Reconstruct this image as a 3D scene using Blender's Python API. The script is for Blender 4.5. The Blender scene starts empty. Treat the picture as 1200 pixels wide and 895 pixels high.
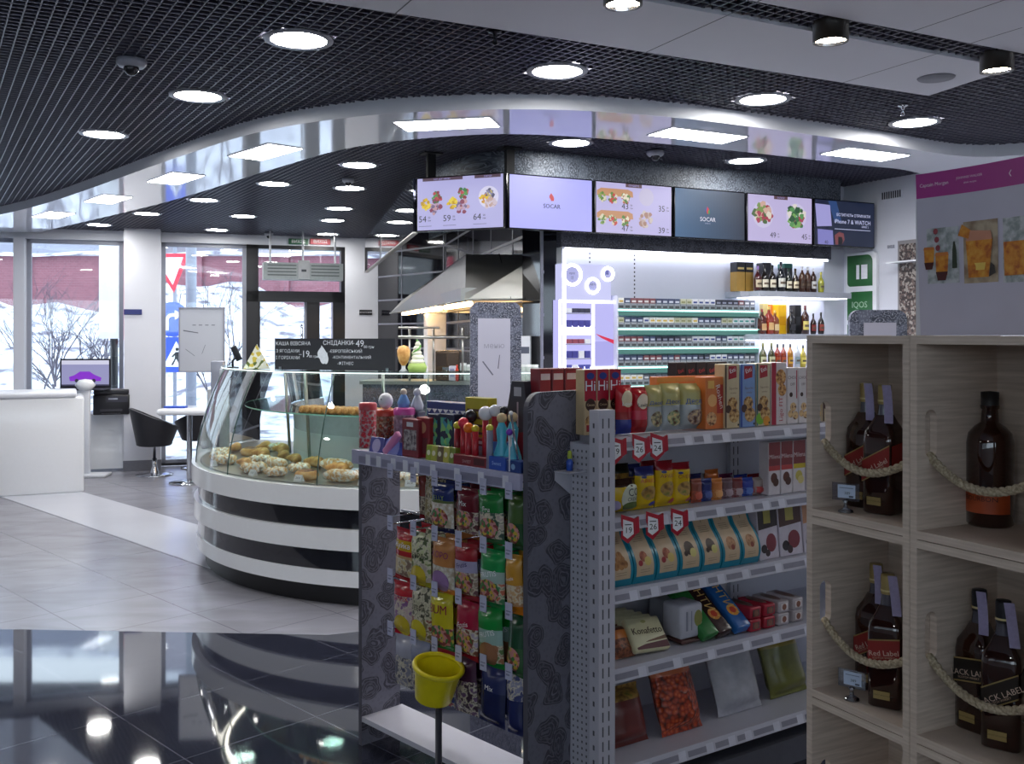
import bpy, bmesh, math, random
from mathutils import Matrix, Vector
R = math.radians
random.seed(7)
C = bpy.context.scene.collection
SC = bpy.context.scene
# ------------------------------------------------------------------ camera
F = 1150.0; H = 1.65; CX = 600.0; HY = 393.0
cam = bpy.data.cameras.new('camera'); cam_o = bpy.data.objects.new('camera', cam); C.objects.link(cam_o)
cam.sensor_width = 36; cam.lens = F/1200*36; cam.shift_y = (HY-447.5)/1200
cam_o.location = (0, 0, H); cam_o.rotation_euler = (R(90), 0, 0); cam.clip_end = 300
SC.camera = cam_o
SC.view_settings.view_transform = 'Standard'; SC.view_settings.look = 'None'
SC.view_settings.gamma = 1; SC.view_settings.use_curve_mapping = False
SC.view_settings.exposure = 0.15
LAMP = 85.0        # strength of the downlights
PANEL = 26.0
SKY = 3.6
w = bpy.data.worlds.new('overcast sky'); SC.world = w; w.use_nodes = True
nt = w.node_tree; bg = nt.nodes['Background']
bg.inputs[0].default_value = (0.80, 0.86, 1.0, 1); bg.inputs[1].default_value = SKY
# ------------------------------------------------------------------ materials
def lin(h):
    if isinstance(h, str):
        h = h.lstrip('#'); c = [int(h[i:i+2], 16)/255 for i in (0, 2, 4)]
        return tuple((x/12.92 if x <= .04045 else ((x+.055)/1.055)**2.4) for x in c)+(1,)
    return tuple(h)+(1,)
_mc = {}
def mat(col, rough=.5, metal=0, noise=.12, scale=30, bump=0, name=None, coat=0):
    k = ('m', col, rough, metal, noise, scale, bump, coat)
    if k in _mc: return _mc[k]
    m = bpy.data.materials.new(name or 'surface'); m.use_nodes = True; t = m.node_tree; b = t.nodes['Principled BSDF']
    c = lin(col)
    b.inputs['Roughness'].default_value = rough; b.inputs['Metallic'].default_value = metal
    if coat: b.inputs['Coat Weight'].default_value = coat; b.inputs['Coat Roughness'].default_value = .05
    tc = t.nodes.new('ShaderNodeTexCoord'); n = t.nodes.new('ShaderNodeTexNoise'); n.inputs['Scale'].default_value = scale
    t.links.new(tc.outputs['Object'], n.inputs['Vector'])
    mx = t.nodes.new('ShaderNodeMix'); mx.data_type = 'RGBA'
    mx.inputs[6].default_value = tuple(x*(1-noise) for x in c[:3])+(1,)
    mx.inputs[7].default_value = tuple(min(1, x*(1+noise)) for x in c[:3])+(1,)
    t.links.new(n.outputs['Fac'], mx.inputs[0]); t.links.new(mx.outputs[2], b.inputs['Base Color'])
    if bump:
        bp = t.nodes.new('ShaderNodeBump'); bp.inputs['Strength'].default_value = bump; bp.inputs['Distance'].default_value = .01
        t.links.new(n.outputs['Fac'], bp.inputs['Height']); t.links.new(bp.outputs['Normal'], b.inputs['Normal'])
    _mc[k] = m; return m
def em(col, s=1.0):
    k = ('e', col, s)
    if k in _mc: return _mc[k]
    m = bpy.data.materials.new('glowing'); m.use_nodes = True; b = m.node_tree.nodes['Principled BSDF']
    b.inputs['Base Color'].default_value = (0.02, .02, .02, 1); b.inputs['Roughness'].default_value = .3
    b.inputs['Emission Color'].default_value = lin(col); b.inputs['Emission Strength'].default_value = s
    _mc[k] = m; return m
def ramp_mat(kind, cols, scale, rough=.5, bump=0, stretch=(1, 1, 1), detail=2, metal=0, coord='Object'):
    """noise / voronoi / wave texture through a colour ramp; cols = [(pos, hex), ...]"""
    k = ('r', kind, tuple(cols), scale, rough, bump, stretch, detail, metal)
    if k in _mc: return _mc[k]
    m = bpy.data.materials.new('pattern'); m.use_nodes = True; t = m.node_tree; b = t.nodes['Principled BSDF']
    b.inputs['Roughness'].default_value = rough; b.inputs['Metallic'].default_value = metal
    tc = t.nodes.new('ShaderNodeTexCoord'); mp = t.nodes.new('ShaderNodeMapping'); mp.inputs['Scale'].default_value = stretch
    t.links.new(tc.outputs[coord], mp.inputs[0])
    cr = t.nodes.new('ShaderNodeValToRGB'); els = cr.color_ramp.elements
    while len(els) < len(cols): els.new(.5)
    for e, (p, h) in zip(els, cols): e.position = p; e.color = lin(h)
    if kind == 'noise':
        n = t.nodes.new('ShaderNodeTexNoise'); n.inputs['Scale'].default_value = scale; n.inputs['Detail'].default_value = detail; out = n.outputs['Fac']
    elif kind == 'cells':
        n = t.nodes.new('ShaderNodeTexVoronoi'); n.inputs['Scale'].default_value = scale
        sp = t.nodes.new('ShaderNodeSeparateColor'); t.links.new(n.outputs['Color'], sp.inputs[0]); out = sp.outputs[0]; cr.color_ramp.interpolation = 'CONSTANT'
    elif kind == 'spots':
        n = t.nodes.new('ShaderNodeTexVoronoi'); n.inputs['Scale'].default_value = scale; out = n.outputs['Distance']
    t.links.new(mp.outputs[0], n.inputs['Vector'])
    t.links.new(out, cr.inputs[0]); t.links.new(cr.outputs[0], b.inputs['Base Color'])
    if bump:
        bp = t.nodes.new('ShaderNodeBump'); bp.inputs['Strength'].default_value = bump; bp.inputs['Distance'].default_value = .01
        t.links.new(out, bp.inputs['Height']); t.links.new(bp.outputs['Normal'], b.inputs['Normal'])
    _mc[k] = m; return m
def paisley(bgc, mid, dark, scale=9, rough=.35, off=(0, 0, 0)):
    """rosettes and drops: rings around warped voronoi cells, with petals"""
    m = bpy.data.materials.new('paisley print'); m.use_nodes = True; t = m.node_tree; N = t.nodes.new; L = t.links.new
    b = t.nodes['Principled BSDF']; b.inputs['Roughness'].default_value = rough
    tc = N('ShaderNodeTexCoord'); mp = N('ShaderNodeMapping'); mp.inputs['Location'].default_value = off
    sx = N('ShaderNodeSeparateXYZ'); L(tc.outputs['Object'], sx.inputs[0]); sa_ = N('ShaderNodeMath'); sa_.operation = 'ADD'; L(sx.outputs[0], sa_.inputs[0]); L(sx.outputs[1], sa_.inputs[1])
    cb = N('ShaderNodeCombineXYZ'); L(sa_.outputs[0], cb.inputs[0]); L(sx.outputs[2], cb.inputs[1]); L(cb.outputs[0], mp.inputs[0])
    nz = N('ShaderNodeTexNoise'); nz.inputs['Scale'].default_value = 7; L(mp.outputs[0], nz.inputs['Vector'])
    ad = N('ShaderNodeMixRGB'); ad.blend_type = 'LINEAR_LIGHT'; ad.inputs[0].default_value = .07
    L(mp.outputs[0], ad.inputs[1]); L(nz.outputs['Color'], ad.inputs[2])
    v = N('ShaderNodeTexVoronoi'); v.voronoi_dimensions = '2D'; v.inputs['Scale'].default_value = scale; v.inputs['Randomness'].default_value = .8; L(ad.outputs[0], v.inputs['Vector'])
    cr = N('ShaderNodeValToRGB'); cr.color_ramp.interpolation = 'CONSTANT'; e = cr.color_ramp.elements
    seq = [(0, mid), (.06, dark), (.13, bgc), (.155, dark), (.25, mid), (.28, dark), (.37, bgc), (.395, dark), (.45, bgc)]
    while len(e) < len(seq): e.new(.5)
    for q, (p, h) in zip(e, seq): q.position = p; q.color = lin(h)
    L(v.outputs['Distance'], cr.inputs[0])
    v2 = N('ShaderNodeTexVoronoi'); v2.voronoi_dimensions = '2D'; v2.inputs['Scale'].default_value = scale*4.5; L(mp.outputs[0], v2.inputs['Vector'])
    gt = N('ShaderNodeMath'); gt.operation = 'LESS_THAN'; gt.inputs[1].default_value = .27; L(v2.outputs['Distance'], gt.inputs[0])
    g2 = N('ShaderNodeMath'); g2.operation = 'MULTIPLY'; g2.inputs[1].default_value = .55; L(gt.outputs[0], g2.inputs[0])
    mx = N('ShaderNodeMixRGB'); L(g2.outputs[0], mx.inputs[0]); L(cr.outputs[0], mx.inputs[1]); mx.inputs[2].default_value = lin(mid)
    L(mx.outputs[0], b.inputs['Base Color']); return m
def glass(tint='#eaf6f4', gloss=.12, rough=.02):
    k = ('g', tint, gloss)
    if k in _mc: return _mc[k]
    m = bpy.data.materials.new('clear glass'); m.use_nodes = True; t = m.node_tree; t.nodes.remove(t.nodes['Principled BSDF'])
    N = t.nodes.new; L = t.links.new; o = t.nodes['Material Output']
    tr = N('ShaderNodeBsdfTransparent'); tr.inputs[0].default_value = lin(tint)
    gl = N('ShaderNodeBsdfGlossy'); gl.inputs['Roughness'].default_value = rough
    fr = N('ShaderNodeFresnel'); fr.inputs[0].default_value = 1.5
    ma = N('ShaderNodeMath'); ma.operation = 'MULTIPLY_ADD'; ma.inputs[1].default_value = .8; ma.inputs[2].default_value = gloss*.3
    nz = N('ShaderNodeTexNoise'); nz.inputs['Scale'].default_value = 3
    L(fr.outputs[0], ma.inputs[0]); mx = N('ShaderNodeMixShader'); L(ma.outputs[0], mx.inputs[0]); L(tr.outputs[0], mx.inputs[1]); L(gl.outputs[0], mx.inputs[2])
    L(mx.outputs[0], o.inputs[0]); _mc[k] = m; return m
# ------------------------------------------------------------------ mesh builder
_tc = {}
def text_geo(s, size):
    k = (s, round(size, 4))
    if k in _tc: return _tc[k]
    cu = bpy.data.curves.new('lettering', 'FONT'); cu.body = s; cu.size = size; cu.align_x = 'CENTER'; cu.align_y = 'CENTER'; cu.resolution_u = 2
    o = bpy.data.objects.new('lettering', cu); C.objects.link(o)
    dg = bpy.context.evaluated_depsgraph_get(); me = bpy.data.meshes.new_from_object(o.evaluated_get(dg))
    v = [tuple(p.co) for p in me.vertices]; f = [tuple(p.vertices) for p in me.polygons]
    bpy.data.objects.remove(o); bpy.data.curves.remove(cu); bpy.data.meshes.remove(me)
    _tc[k] = (v, f); return v, f
class MB:
    def __init__(s): s.v = []; s.f = []; s.mi = []; s.sm = []; s.mats = []; s.X = Matrix()
    def m(s, mt):
        if mt not in s.mats: s.mats.append(mt)
        return s.mats.index(mt)
    def add(s, vs, fs, mt, smooth=False, flip=False):
        n = len(s.v); k = s.m(mt)
        s.v += [tuple(s.X @ Vector(p)) for p in vs]
        for f in fs:
            s.f.append(tuple(n+i for i in (reversed(f) if flip else f))); s.mi.append(k); s.sm.append(smooth)
        return s
    def addl(s, vs, fm, smooth=False):
        n = len(s.v); s.v += [tuple(s.X @ Vector(p)) for p in vs]
        for f, mt in fm: s.f.append(tuple(n+i for i in f)); s.mi.append(s.m(mt)); s.sm.append(smooth)
        return s
    def box(s, x0, x1, y0, y1, z0, z1, mt):
        vs = [(x, y, z) for z in (z0, z1) for y in (y0, y1) for x in (x0, x1)]
        return s.add(vs, [(0, 2, 3, 1), (4, 5, 7, 6), (0, 1, 5, 4), (2, 6, 7, 3), (0, 4, 6, 2), (1, 3, 7, 5)], mt)
    def bev(s, x0, x1, y0, y1, z0, z1, mt, b=.01, seg=2):
        bm = bmesh.new(); bmesh.ops.create_cube(bm, size=1)
        for q in bm.verts: q.co = ((x0+x1)/2+q.co.x*(x1-x0), (y0+y1)/2+q.co.y*(y1-y0), (z0+z1)/2+q.co.z*(z1-z0))
        b = min(b, (x1-x0)*.49, (y1-y0)*.49, (z1-z0)*.49)
        bmesh.ops.bevel(bm, geom=bm.edges[:]+bm.verts[:], offset=b, segments=seg, affect='EDGES', profile=.5)
        bm.verts.index_update(); s.add([tuple(q.co) for q in bm.verts], [tuple(q.index for q in f.verts) for f in bm.faces], mt, seg > 1); bm.free(); return s
    def prism(s, poly, z0, z1, mt, side=None):
        n = len(poly); a = sum(poly[i][0]*poly[(i+1) % n][1]-poly[(i+1) % n][0]*poly[i][1] for i in range(n))
        if a < 0: poly = poly[::-1]
        vs = [(x, y, z0) for x, y in poly]+[(x, y, z1) for x, y in poly]
        s.add(vs, [tuple(range(n))[::-1], tuple(range(n, 2*n))], mt)
        return s.add(vs, [(i, (i+1) % n, n+(i+1) % n, n+i) for i in range(n)], side or mt)
    def plate(s, poly, y0, y1, mt, side=None):     # polygon in x,z extruded along y
        X = s.X; s.X = X @ Matrix(((1, 0, 0, 0), (0, 0, -1, 0), (0, 1, 0, 0), (0, 0, 0, 1))); s.prism(poly, -y1, -y0, mt, side); s.X = X; return s
    def lathe(s, prof, mt, seg=24, c=(0, 0), sq=0, mfun=None, smooth=True, caps=True):
        vs = []; n = len(prof)
        for r, z in prof:
            for i in range(seg):
                a = 2*math.pi*i/seg; k = 1
                if sq: k = 1/(abs(math.cos(a))**sq+abs(math.sin(a))**sq)**(1/sq)
                vs.append((c[0]+r*k*math.cos(a), c[1]+r*k*math.sin(a), z))
        s.addl(vs, [((j*seg+i, j*seg+(i+1) % seg, (j+1)*seg+(i+1) % seg, (j+1)*seg+i), mfun(j) if mfun else mt) for j in range(n-1) for i in range(seg)], smooth)
        if caps and prof[0][0] > 1e-4: s.add(vs[:seg], [tuple(range(seg))[::-1]], mfun(0) if mfun else mt)
        if caps and prof[-1][0] > 1e-4: s.add(vs[-seg:], [tuple(range(seg))], mfun(n-2) if mfun else mt)
        return s
    def tube(s, path, r, mt, seg=8, closed=False, rad=None):
        P = [Vector(p) for p in path]; n = len(P); vs = []; up = None
        for i in range(n):
            t = (P[(i+1) % n]-P[i-1]) if closed else (P[min(i+1, n-1)]-P[max(i-1, 0)])
            t.normalize()
            if up is None: up = Vector((0, 0, 1)) if abs(t.z) < .9 else Vector((1, 0, 0))
            a = (up-t*up.dot(t)).normalized(); up = a; b = t.cross(a); rr = rad[i] if rad else r
            for k in range(seg):
                q = 2*math.pi*k/seg; vs.append(tuple(P[i]+a*rr*math.cos(q)+b*rr*math.sin(q)))
        fs = [(i*seg+k, i*seg+(k+1) % seg, ((i+1) % n)*seg+(k+1) % seg, ((i+1) % n)*seg+k) for i in range(n if closed else n-1) for k in range(seg)]
        if not closed: fs += [tuple(range(seg))[::-1], tuple(range((n-1)*seg, n*seg))]
        return s.add(vs, fs, mt, True)
    def ball(s, c, r, mt, seg=12, rings=8, sc=(1, 1, 1)):
        vs = []; fs = []
        for j in range(rings+1):
            t = math.pi*j/rings
            for i in range(seg):
                a = 2*math.pi*i/seg; vs.append((c[0]+r*sc[0]*math.sin(t)*math.cos(a), c[1]+r*sc[1]*math.sin(t)*math.sin(a), c[2]-r*sc[2]*math.cos(t)))
        for j in range(rings):
            for i in range(seg): fs.append((j*seg+i, j*seg+(i+1) % seg, (j+1)*seg+(i+1) % seg, (j+1)*seg+i))
        return s.add(vs, fs, mt, True)
    def grid(s, fn, nu, nv, mt, mfun=None, smooth=True):
        vs = [fn(i/nu, j/nv) for j in range(nv+1) for i in range(nu+1)]
        s.addl(vs, [((j*(nu+1)+i, j*(nu+1)+i+1, (j+1)*(nu+1)+i+1, (j+1)*(nu+1)+i), mfun((i+.5)/nu, (j+.5)/nv) if mfun else mt) for j in range(nv) for i in range(nu)], smooth)
        return s
    def face(s, x, z, y, pts, mt):               # flat decal facing -y; pts in x,z around (x,z)
        return s.add([(x+a, y, z+b) for a, b in pts], [tuple(range(len(pts)))], mt)
    def rect(s, x0, x1, z0, z1, y, mt): return s.add([(x0, y, z0), (x1, y, z0), (x1, y, z1), (x0, y, z1)], [(0, 1, 2, 3)], mt)
    def disc(s, x, z, r, y, mt, n=16, rz=None): rz = rz or r; return s.face(x, z, y, [(r*math.cos(2*math.pi*i/n), rz*math.sin(2*math.pi*i/n)) for i in range(n)], mt)
    def text(s, t, x, z, size, y, mt, depth=None, rot=0, sx=1):
        v, f = text_geo(t, size); c, q = math.cos(rot), math.sin(rot); pts = []
        for a, b, _ in v:
            a *= sx; X = x+a*c-b*q; Z = z+a*q+b*c; pts.append((X, (depth(X, Z) if depth else y), Z))
        return s.add(pts, f, mt)
    def flame(s, x, z, h, y, cols):               # three-tongued drop emblem
        def drop(cx, cz, hh, lean, m):
            pts = []
            for i in range(18):
                a = 2*math.pi*i/18; r = hh*.24*(1 if math.sin(a) < 0 else (1-math.sin(a)*.75)); pts.append((cx+r*math.cos(a)+lean*max(0, math.sin(a))**2*hh*.3, cz+math.sin(a)*hh*.5))
            s.face(x, z, y, pts, m)
        drop(-.17*h, .12*h, .62*h, .5, cols[0]); y -= .0006; drop(.02*h, .02*h, .95*h, -.4, cols[1]); y -= .0006; drop(.17*h, -.16*h, .6*h, .4, cols[2]); return s
    def build(s, name, parent=None, loc=(0, 0, 0), rz=0, label=None, cat=None, group=None, kind=None, bevel=0):
        me = bpy.data.meshes.new(name); me.from_pydata(s.v, [], s.f)
        for k in s.mats: me.materials.append(k)
        me.polygons.foreach_set('material_index', s.mi); me.polygons.foreach_set('use_smooth', s.sm); me.update()
        o = bpy.data.objects.new(name, me); C.objects.link(o); o.location = loc; o.rotation_euler = (0, 0, rz)
        if parent: o.parent = parent
        tag(o, label, cat, group, kind)
        return o
def tag(o, label=None, cat=None, group=None, kind=None):
    if label: o['label'] = label
    if cat: o['category'] = cat
    if group: o['group'] = group
    if kind: o['kind'] = kind
    return o
def thing(name, label, cat, loc=(0, 0, 0), rz=0, group=None):
    o = bpy.data.objects.new(name, None); C.objects.link(o); o.location = loc; o.rotation_euler = (0, 0, rz); o.empty_display_size = .05
    return tag(o, label, cat, group)
def copy_thing(r, loc, rz, label, group=None):
    n = r.copy(); C.objects.link(n); n.location = loc; n.rotation_euler = (0, 0, rz); n['label'] = label
    if group: n['group'] = group
    for ch in list(r.children):
        c = ch.copy(); C.objects.link(c); c.parent = n
        for g in ch.children:
            d = g.copy(); C.objects.link(d); d.parent = c
    return n
def st(mb, name, **k): return mb.build(name, kind='structure', **k)
ORD = 'first second third fourth fifth sixth seventh eighth ninth tenth eleventh twelfth thirteenth fourteenth fifteenth sixteenth seventeenth eighteenth nineteenth twentieth'.split()
ORD += ['twenty-'+x for x in ORD[:9]]+['thirtieth']
# ------------------------------------------------------------------ geometry of the place
def pt(px, Y): return ((px-CX)/F*Y, Y)
def zt(py, Y): return H+(HY-py)*Y/F
def ray(px, p, d):
    k = (px-CX)/F; return (k*p[1]-p[0])/(d[0]-k*d[1])
def on(p, d, s, n=None, t=0): return (p[0]+d[0]*s+(n[0]*t if n else 0), p[1]+d[1]*s+(n[1]*t if n else 0))
def hit(px, p, d): return on(p, d, ray(px, p, d))
def unit(a, b): l = math.hypot(b[0]-a[0], b[1]-a[1]); return ((b[0]-a[0])/l, (b[1]-a[1])/l)
def ang(d): return math.atan2(d[1], d[0])
def dist(a, b): return math.hypot(a[0]-b[0], a[1]-b[1])
ZC = 2.95
WD = (.951, .309); W0 = (-5.89, 11.9); WN = (-.309, .951)
BD = (.8944, .4472); BC = (2.905, 8.59); BE = (2.684, 8.48)   # back wall direction, its right corner, the end of its cabinet
RD = (.4472, -.8944)                                 # right wall runs towards the camera
W1 = hit(443, W0, WD); B0 = hit(634, BC, BD); KD = (-.213, .977); K1 = hit(521, B0, KD)
WL = on(W0, WD, (-9-W0[0])/WD[0]); RR = on(BC, RD, (BC[1]+3)/.8944)
ROOM = [WL, W1, K1, B0, BC, RR, (-9, -3)]
# ================================================================== THE SETTING
white_wall = mat('#d3d5de', .55, noise=.03, scale=4)
grey_frame = mat('#8b8f9c', .4, noise=.05)
dark_frame = mat('#17171c', .35, noise=.1)
chrome = mat('#c8cad0', .12, 1, noise=.03)
steel = mat('#b4b2ac', .32, 1, noise=.08, scale=8)
white_gloss = mat('#e4e6ea', .12, noise=.02)
white_mat = mat('#d9dbe2', .35, noise=.02)
black = mat('#0c0c10', .4)
pane = glass('#f2f8f8', .1)
pais_dark = paisley('#50525e', '#6c6e7c', '#2c2d36', 12)
# ---- floor
def tile_mat(c1, c2, joint, size, rough, rot=45, off=(0, 0)):
    m = bpy.data.materials.new('floor tiles'); m.use_nodes = True; t = m.node_tree; N = t.nodes.new; L = t.links.new; b = t.nodes['Principled BSDF']
    tc = N('ShaderNodeTexCoord'); mp = N('ShaderNodeMapping'); mp.inputs['Rotation'].default_value = (0, 0, R(rot)); mp.inputs['Location'].default_value = (off[0], off[1], 0)
    L(tc.outputs['Object'], mp.inputs[0]); br = N('ShaderNodeTexBrick'); br.offset = 0; br.inputs['Scale'].default_value = 1
    br.inputs['Brick Width'].default_value = size; br.inputs['Row Height'].default_value = size; br.inputs['Mortar Size'].default_value = .003
    br.inputs['Color1'].default_value = lin(c1); br.inputs['Color2'].default_value = lin(c2); br.inputs['Mortar'].default_value = lin(joint); L(mp.outputs[0], br.inputs[0])
    n = N('ShaderNodeTexNoise'); n.inputs['Scale'].default_value = 2.2; n.inputs['Detail'].default_value = 6; n.inputs['Distortion'].default_value = .6
    m2 = N('ShaderNodeMapping'); m2.inputs['Scale'].default_value = (1, 2.6, 1); L(tc.outputs['Object'], m2.inputs[0]); L(m2.outputs[0], n.inputs[0])
    mx = N('ShaderNodeMixRGB'); mx.blend_type = 'OVERLAY'; mx.inputs[0].default_value = .35; L(br.outputs[0], mx.inputs[1]); L(n.outputs['Fac'], mx.inputs[2])
    L(mx.outputs[0], b.inputs['Base Color']); b.inputs['Roughness'].default_value = rough; return m
poly = ROOM
fl = MB(); fl.prism(poly, -.1, 0, tile_mat('#8a8a93', '#84848e', '#5c5c66', .6, .22, 45, (.06, .21))); st(fl, 'floor')
def ln(c): return lambda X: c-X          # the 45 degree joint lines x + y = c
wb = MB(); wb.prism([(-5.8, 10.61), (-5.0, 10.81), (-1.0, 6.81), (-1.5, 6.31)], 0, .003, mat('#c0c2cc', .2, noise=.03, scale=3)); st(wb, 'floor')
nb = MB(); nb.prism([(-8.9, 5.62), (-2.73, 5.5), (-1.01, 5.4), (-.81, 5.48), (1.4, 5.6), (6.2, 1.0), (6.2, -2.9), (-8.9, -2.9)], 0, .003, tile_mat('#272935', '#252733', '#565864', .6, .04, 45)); nbm = nb.mats[0].node_tree.nodes['Principled BSDF']; nbm.inputs['IOR'].default_value = 1.9; st(nb, 'floor')
# ---- ceiling: dark slab above, an open grid of blades, the white arch, the white field
cl = MB(); cl.prism([(-9.3, 14), (3, 14), (9, 6), (9, -3.3), (-9.3, -3.3)], 3.3, 3.4, black); st(cl, 'ceiling')
def clip(px, py, dx, dy):
    ts = []; n = len(ROOM)
    for i in range(n):
        a, b = ROOM[i], ROOM[(i+1) % n]; ex, ey = b[0]-a[0], b[1]-a[1]; den = dx*ey-dy*ex
        if abs(den) < 1e-9: continue
        t = ((a[0]-px)*ey-(a[1]-py)*ex)/den; u = ((a[0]-px)*dy-(a[1]-py)*dx)/den
        if 0 <= u < 1: ts.append(t)
    ts.sort(); return list(zip(ts[::2], ts[1::2]))
g = MB(); blade = mat('#5a5a6a', .35, noise=.05); GA = R(31)
for dx, dy in ((math.cos(GA), math.sin(GA)), (-math.sin(GA), math.cos(GA))):
    nx, ny = -dy, dx
    for i in range(-320, 320):
        o = i*.05; px, py = nx*o, ny*o
        for t0, t1 in clip(px, py, dx, dy):
            if t1-t0 < .05: continue
            h = .0025; p = [(px+dx*t+nx*q, py+dy*t+ny*q) for t, q in ((t0, -h), (t1, -h), (t1, h), (t0, h))]
            # keep only what lies ahead of the rear wall zone
            g.add([(x, y, z) for z in (ZC, ZC+.035) for x, y in p], [(3, 2, 1, 0), (0, 1, 5, 4), (2, 3, 7, 6)], blade)
st(g, 'ceiling')
def cat_rom(P, n=6):
    out = []
    for i in range(len(P)-1):
        p0 = P[max(i-1, 0)]; p1 = P[i]; p2 = P[i+1]; p3 = P[min(i+2, len(P)-1)]
        for k in range(n):
            t = k/n; out.append(tuple(.5*((2*b)+(-a+c)*t+(2*a-5*b+4*c-d)*t*t+(-a+3*b-3*c+d)*t**3) for a, b, c, d in zip(p0, p1, p2, p3)))
    return out+[P[-1]]
near = [pt(x, 1495/(HY-y)) for x, y in ((30, 235), (199, 174), (300, 140), (412, 120.5), (523.5, 112.3), (620, 110.8), (700, 113.5), (800, 122), (900, 135), (1030, 153.8), (1167, 170))]
far = [pt(x, 1403/(HY-y)) for x, y in ((53.5, 266), (187.6, 238.5), (320, 198), (411.7, 173), (523, 160), (620, 157.5), (750, 166), (900, 181), (997, 192.5), (1062, 199.5))]
near = [(-8.9, near[0][1]+(near[0][0]+8.9)*.9)]+near+[on(BC, RD, 3.05)]; far = [(-5.6, 11.6), *far[1:], on(BC, RD, 1.0)]
near[0] = (-7.0, 11.4)
sf = MB(); sf.prism(cat_rom(near)+cat_rom(far)[::-1], 2.87, 3.0, mat('#dcdde8', .07, noise=.02, scale=2, coat=.3), white_wall); st(sf, 'ceiling')
wc = mat('#d2d2da', .6, noise=.02, scale=3); E0 = (0, 4.15); EC = pt(1088, 1495/284); ED = unit(E0, EC)
S0 = (1.46, 4.246); q0 = on(S0, BD, -5.2); q1 = on(S0, BD, 1.06); v = RD
a0 = on(EC, ED, -5.6)
wf = MB(); wf.prism([a0, EC, q1, q0], 2.935, 3.0, wc)
sA = on(q0, v, .185); sB = on(q1, v, .185)
wf.prism([sA, sB, on(sB, v, 6.5), on(sA, v, 4.2)], 2.935, 3.0, wc)
gap = mat('#5d5d66', .6)
for k in range(5):
    e = on(EC, ED, -.62-1.2*k); d2 = on(e, v, 1.0)
    wf.add([(e[0], e[1], 2.9345), (e[0]+.006, e[1]+.003, 2.9345), (d2[0]+.006, d2[1]+.003, 2.9345), (d2[0], d2[1], 2.9345)], [(3, 2, 1, 0)], gap)
for k in range(4):
    e = on(sB, BD, -.9-1.2*k); d2 = on(e, v, 3); wf.add([(e[0], e[1], 2.9345), (e[0]+.006, e[1]+.003, 2.9345), (d2[0]+.006, d2[1]+.003, 2.9345), (d2[0], d2[1], 2.9345)], [(3, 2, 1, 0)], gap)
st(wf, 'ceiling')
tr = MB(); tr.prism([q0, q1, sB, sA], 3.06, 3.1, black); st(tr, 'trim_1')
# ---- walls
def wall(name, a, b, z0=0, z1=3.35, th=.15, m=white_wall, side=1):
    d = unit(a, b); n = (-d[1]*side, d[0]*side); l = dist(a, b); mb = MB()
    mb.prism([a, b, on(b, n, th), on(a, n, th)], z0, z1, m); return st(mb, name)
wall('wall_right', BC, RR, side=1); wall('wall_back', on(B0, BD, .12), BC); 
rw_ = MB(); LRR = dist((-9, -3), RR)
for a, b, c, d in ((0, LRR, 0, 1.75), (0, LRR, 2.6, 3.35), (0, .5, 1.75, 2.6), (LRR-.5, LRR, 1.75, 2.6)): rw_.box(a, b, -.15, 0, c, d, white_wall)
st(rw_, 'wall_rear', loc=(-9, -3, 0), rz=ang(unit((-9, -3), RR)))
rg = MB(); k_ = .5  # unseen window strip added in the rear wall to light the near shelves
while k_ < LRR-.4: rg.box(k_-.03, k_+.03, -.1, -.04, 1.75, 2.6, grey_frame); k_ += (LRR-1)/9
rg = st(rg, 'added_rear_window', loc=(-9, -3, 0), rz=ang(unit((-9, -3), RR))); m = MB(); m.box(.5, LRR-.5, -.075, -.07, 1.75, 2.6, pane); st(m, 'pane', parent=rg)
wall('wall_left', WL, (-9, -3), side=-1)
# window wall in its own frame: x along the wall from W0, y outwards
wa = ang(WD)
def wx(px): return ray(px, W0, WD)
def wz(py, px): p = hit(px, W0, WD); return zt(py, p[1])
XL = ray(0, W0, WD)
def wobj(mb, name, **k): return st(mb, name, loc=(W0[0], W0[1], 0), rz=wa, **k)
xa, xb, xc, xd, xe = wx(30), wx(146), wx(189), wx(289), wx(404.5)
xl = (WL[0]-W0[0])/WD[0]; xr = wx(443); ztop = 2.83
m = MB(); m.box(xl, xr, 0, .25, ztop, 3.35, white_wall); m.box(xe, xr+.1, 0, .25, 0, ztop, white_wall); wobj(m, 'wall_far')
def window(name, x0, x1, bars, sill=0.0, col=grey_frame):
    fr = MB(); t = .05
    for a, b, c, d in ((x0, x1, sill, sill+.07), (x0, x1, ztop-t, ztop), (x0, x0+t, sill, ztop), (x1-t, x1, sill, ztop)): fr.box(a, b, .08, .16, c, d, col)
    for x in bars: fr.box(x-.035, x+.035, .08, .16, sill, ztop, col)
    o = wobj(fr, name); pn = MB(); pn.box(x0+t, x1-t, .115, .125, sill+.07, ztop-t, pane); st(pn, 'pane', parent=o); return o
window('window_1', xa, xb-.02, [], 0); window('window_2', xc, xd, [], 0)
x0 = xa
window('window_3', xl, xa, [xl+1.1, xl+2.2], 0)
# column between the windows
pc = hit(170, (W0[0], W0[1]), WD); m = MB()
cx0, cx1 = wx(150.5), wx(189); m.box(cx0-.03, cx1, -.36, .2, 0, ZC+.3, white_wall); wobj(m, 'column_1')
m = MB(); m.box(cx0-.04, cx1+.01, -.372, -.35, 0, .13, mat('#6f7079', .4)); wobj(m, 'baseboard_column')
m = MB(); m.box(xa-.12, xa-.0, -.1, .2, 0, ztop, white_wall); wobj(m, 'column_2')
# low sill rail and dark skirting
m = MB(); m.box(xl, xd, .02, .22, 0, .03, dark_frame); wobj(m, 'baseboard_far')
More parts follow.
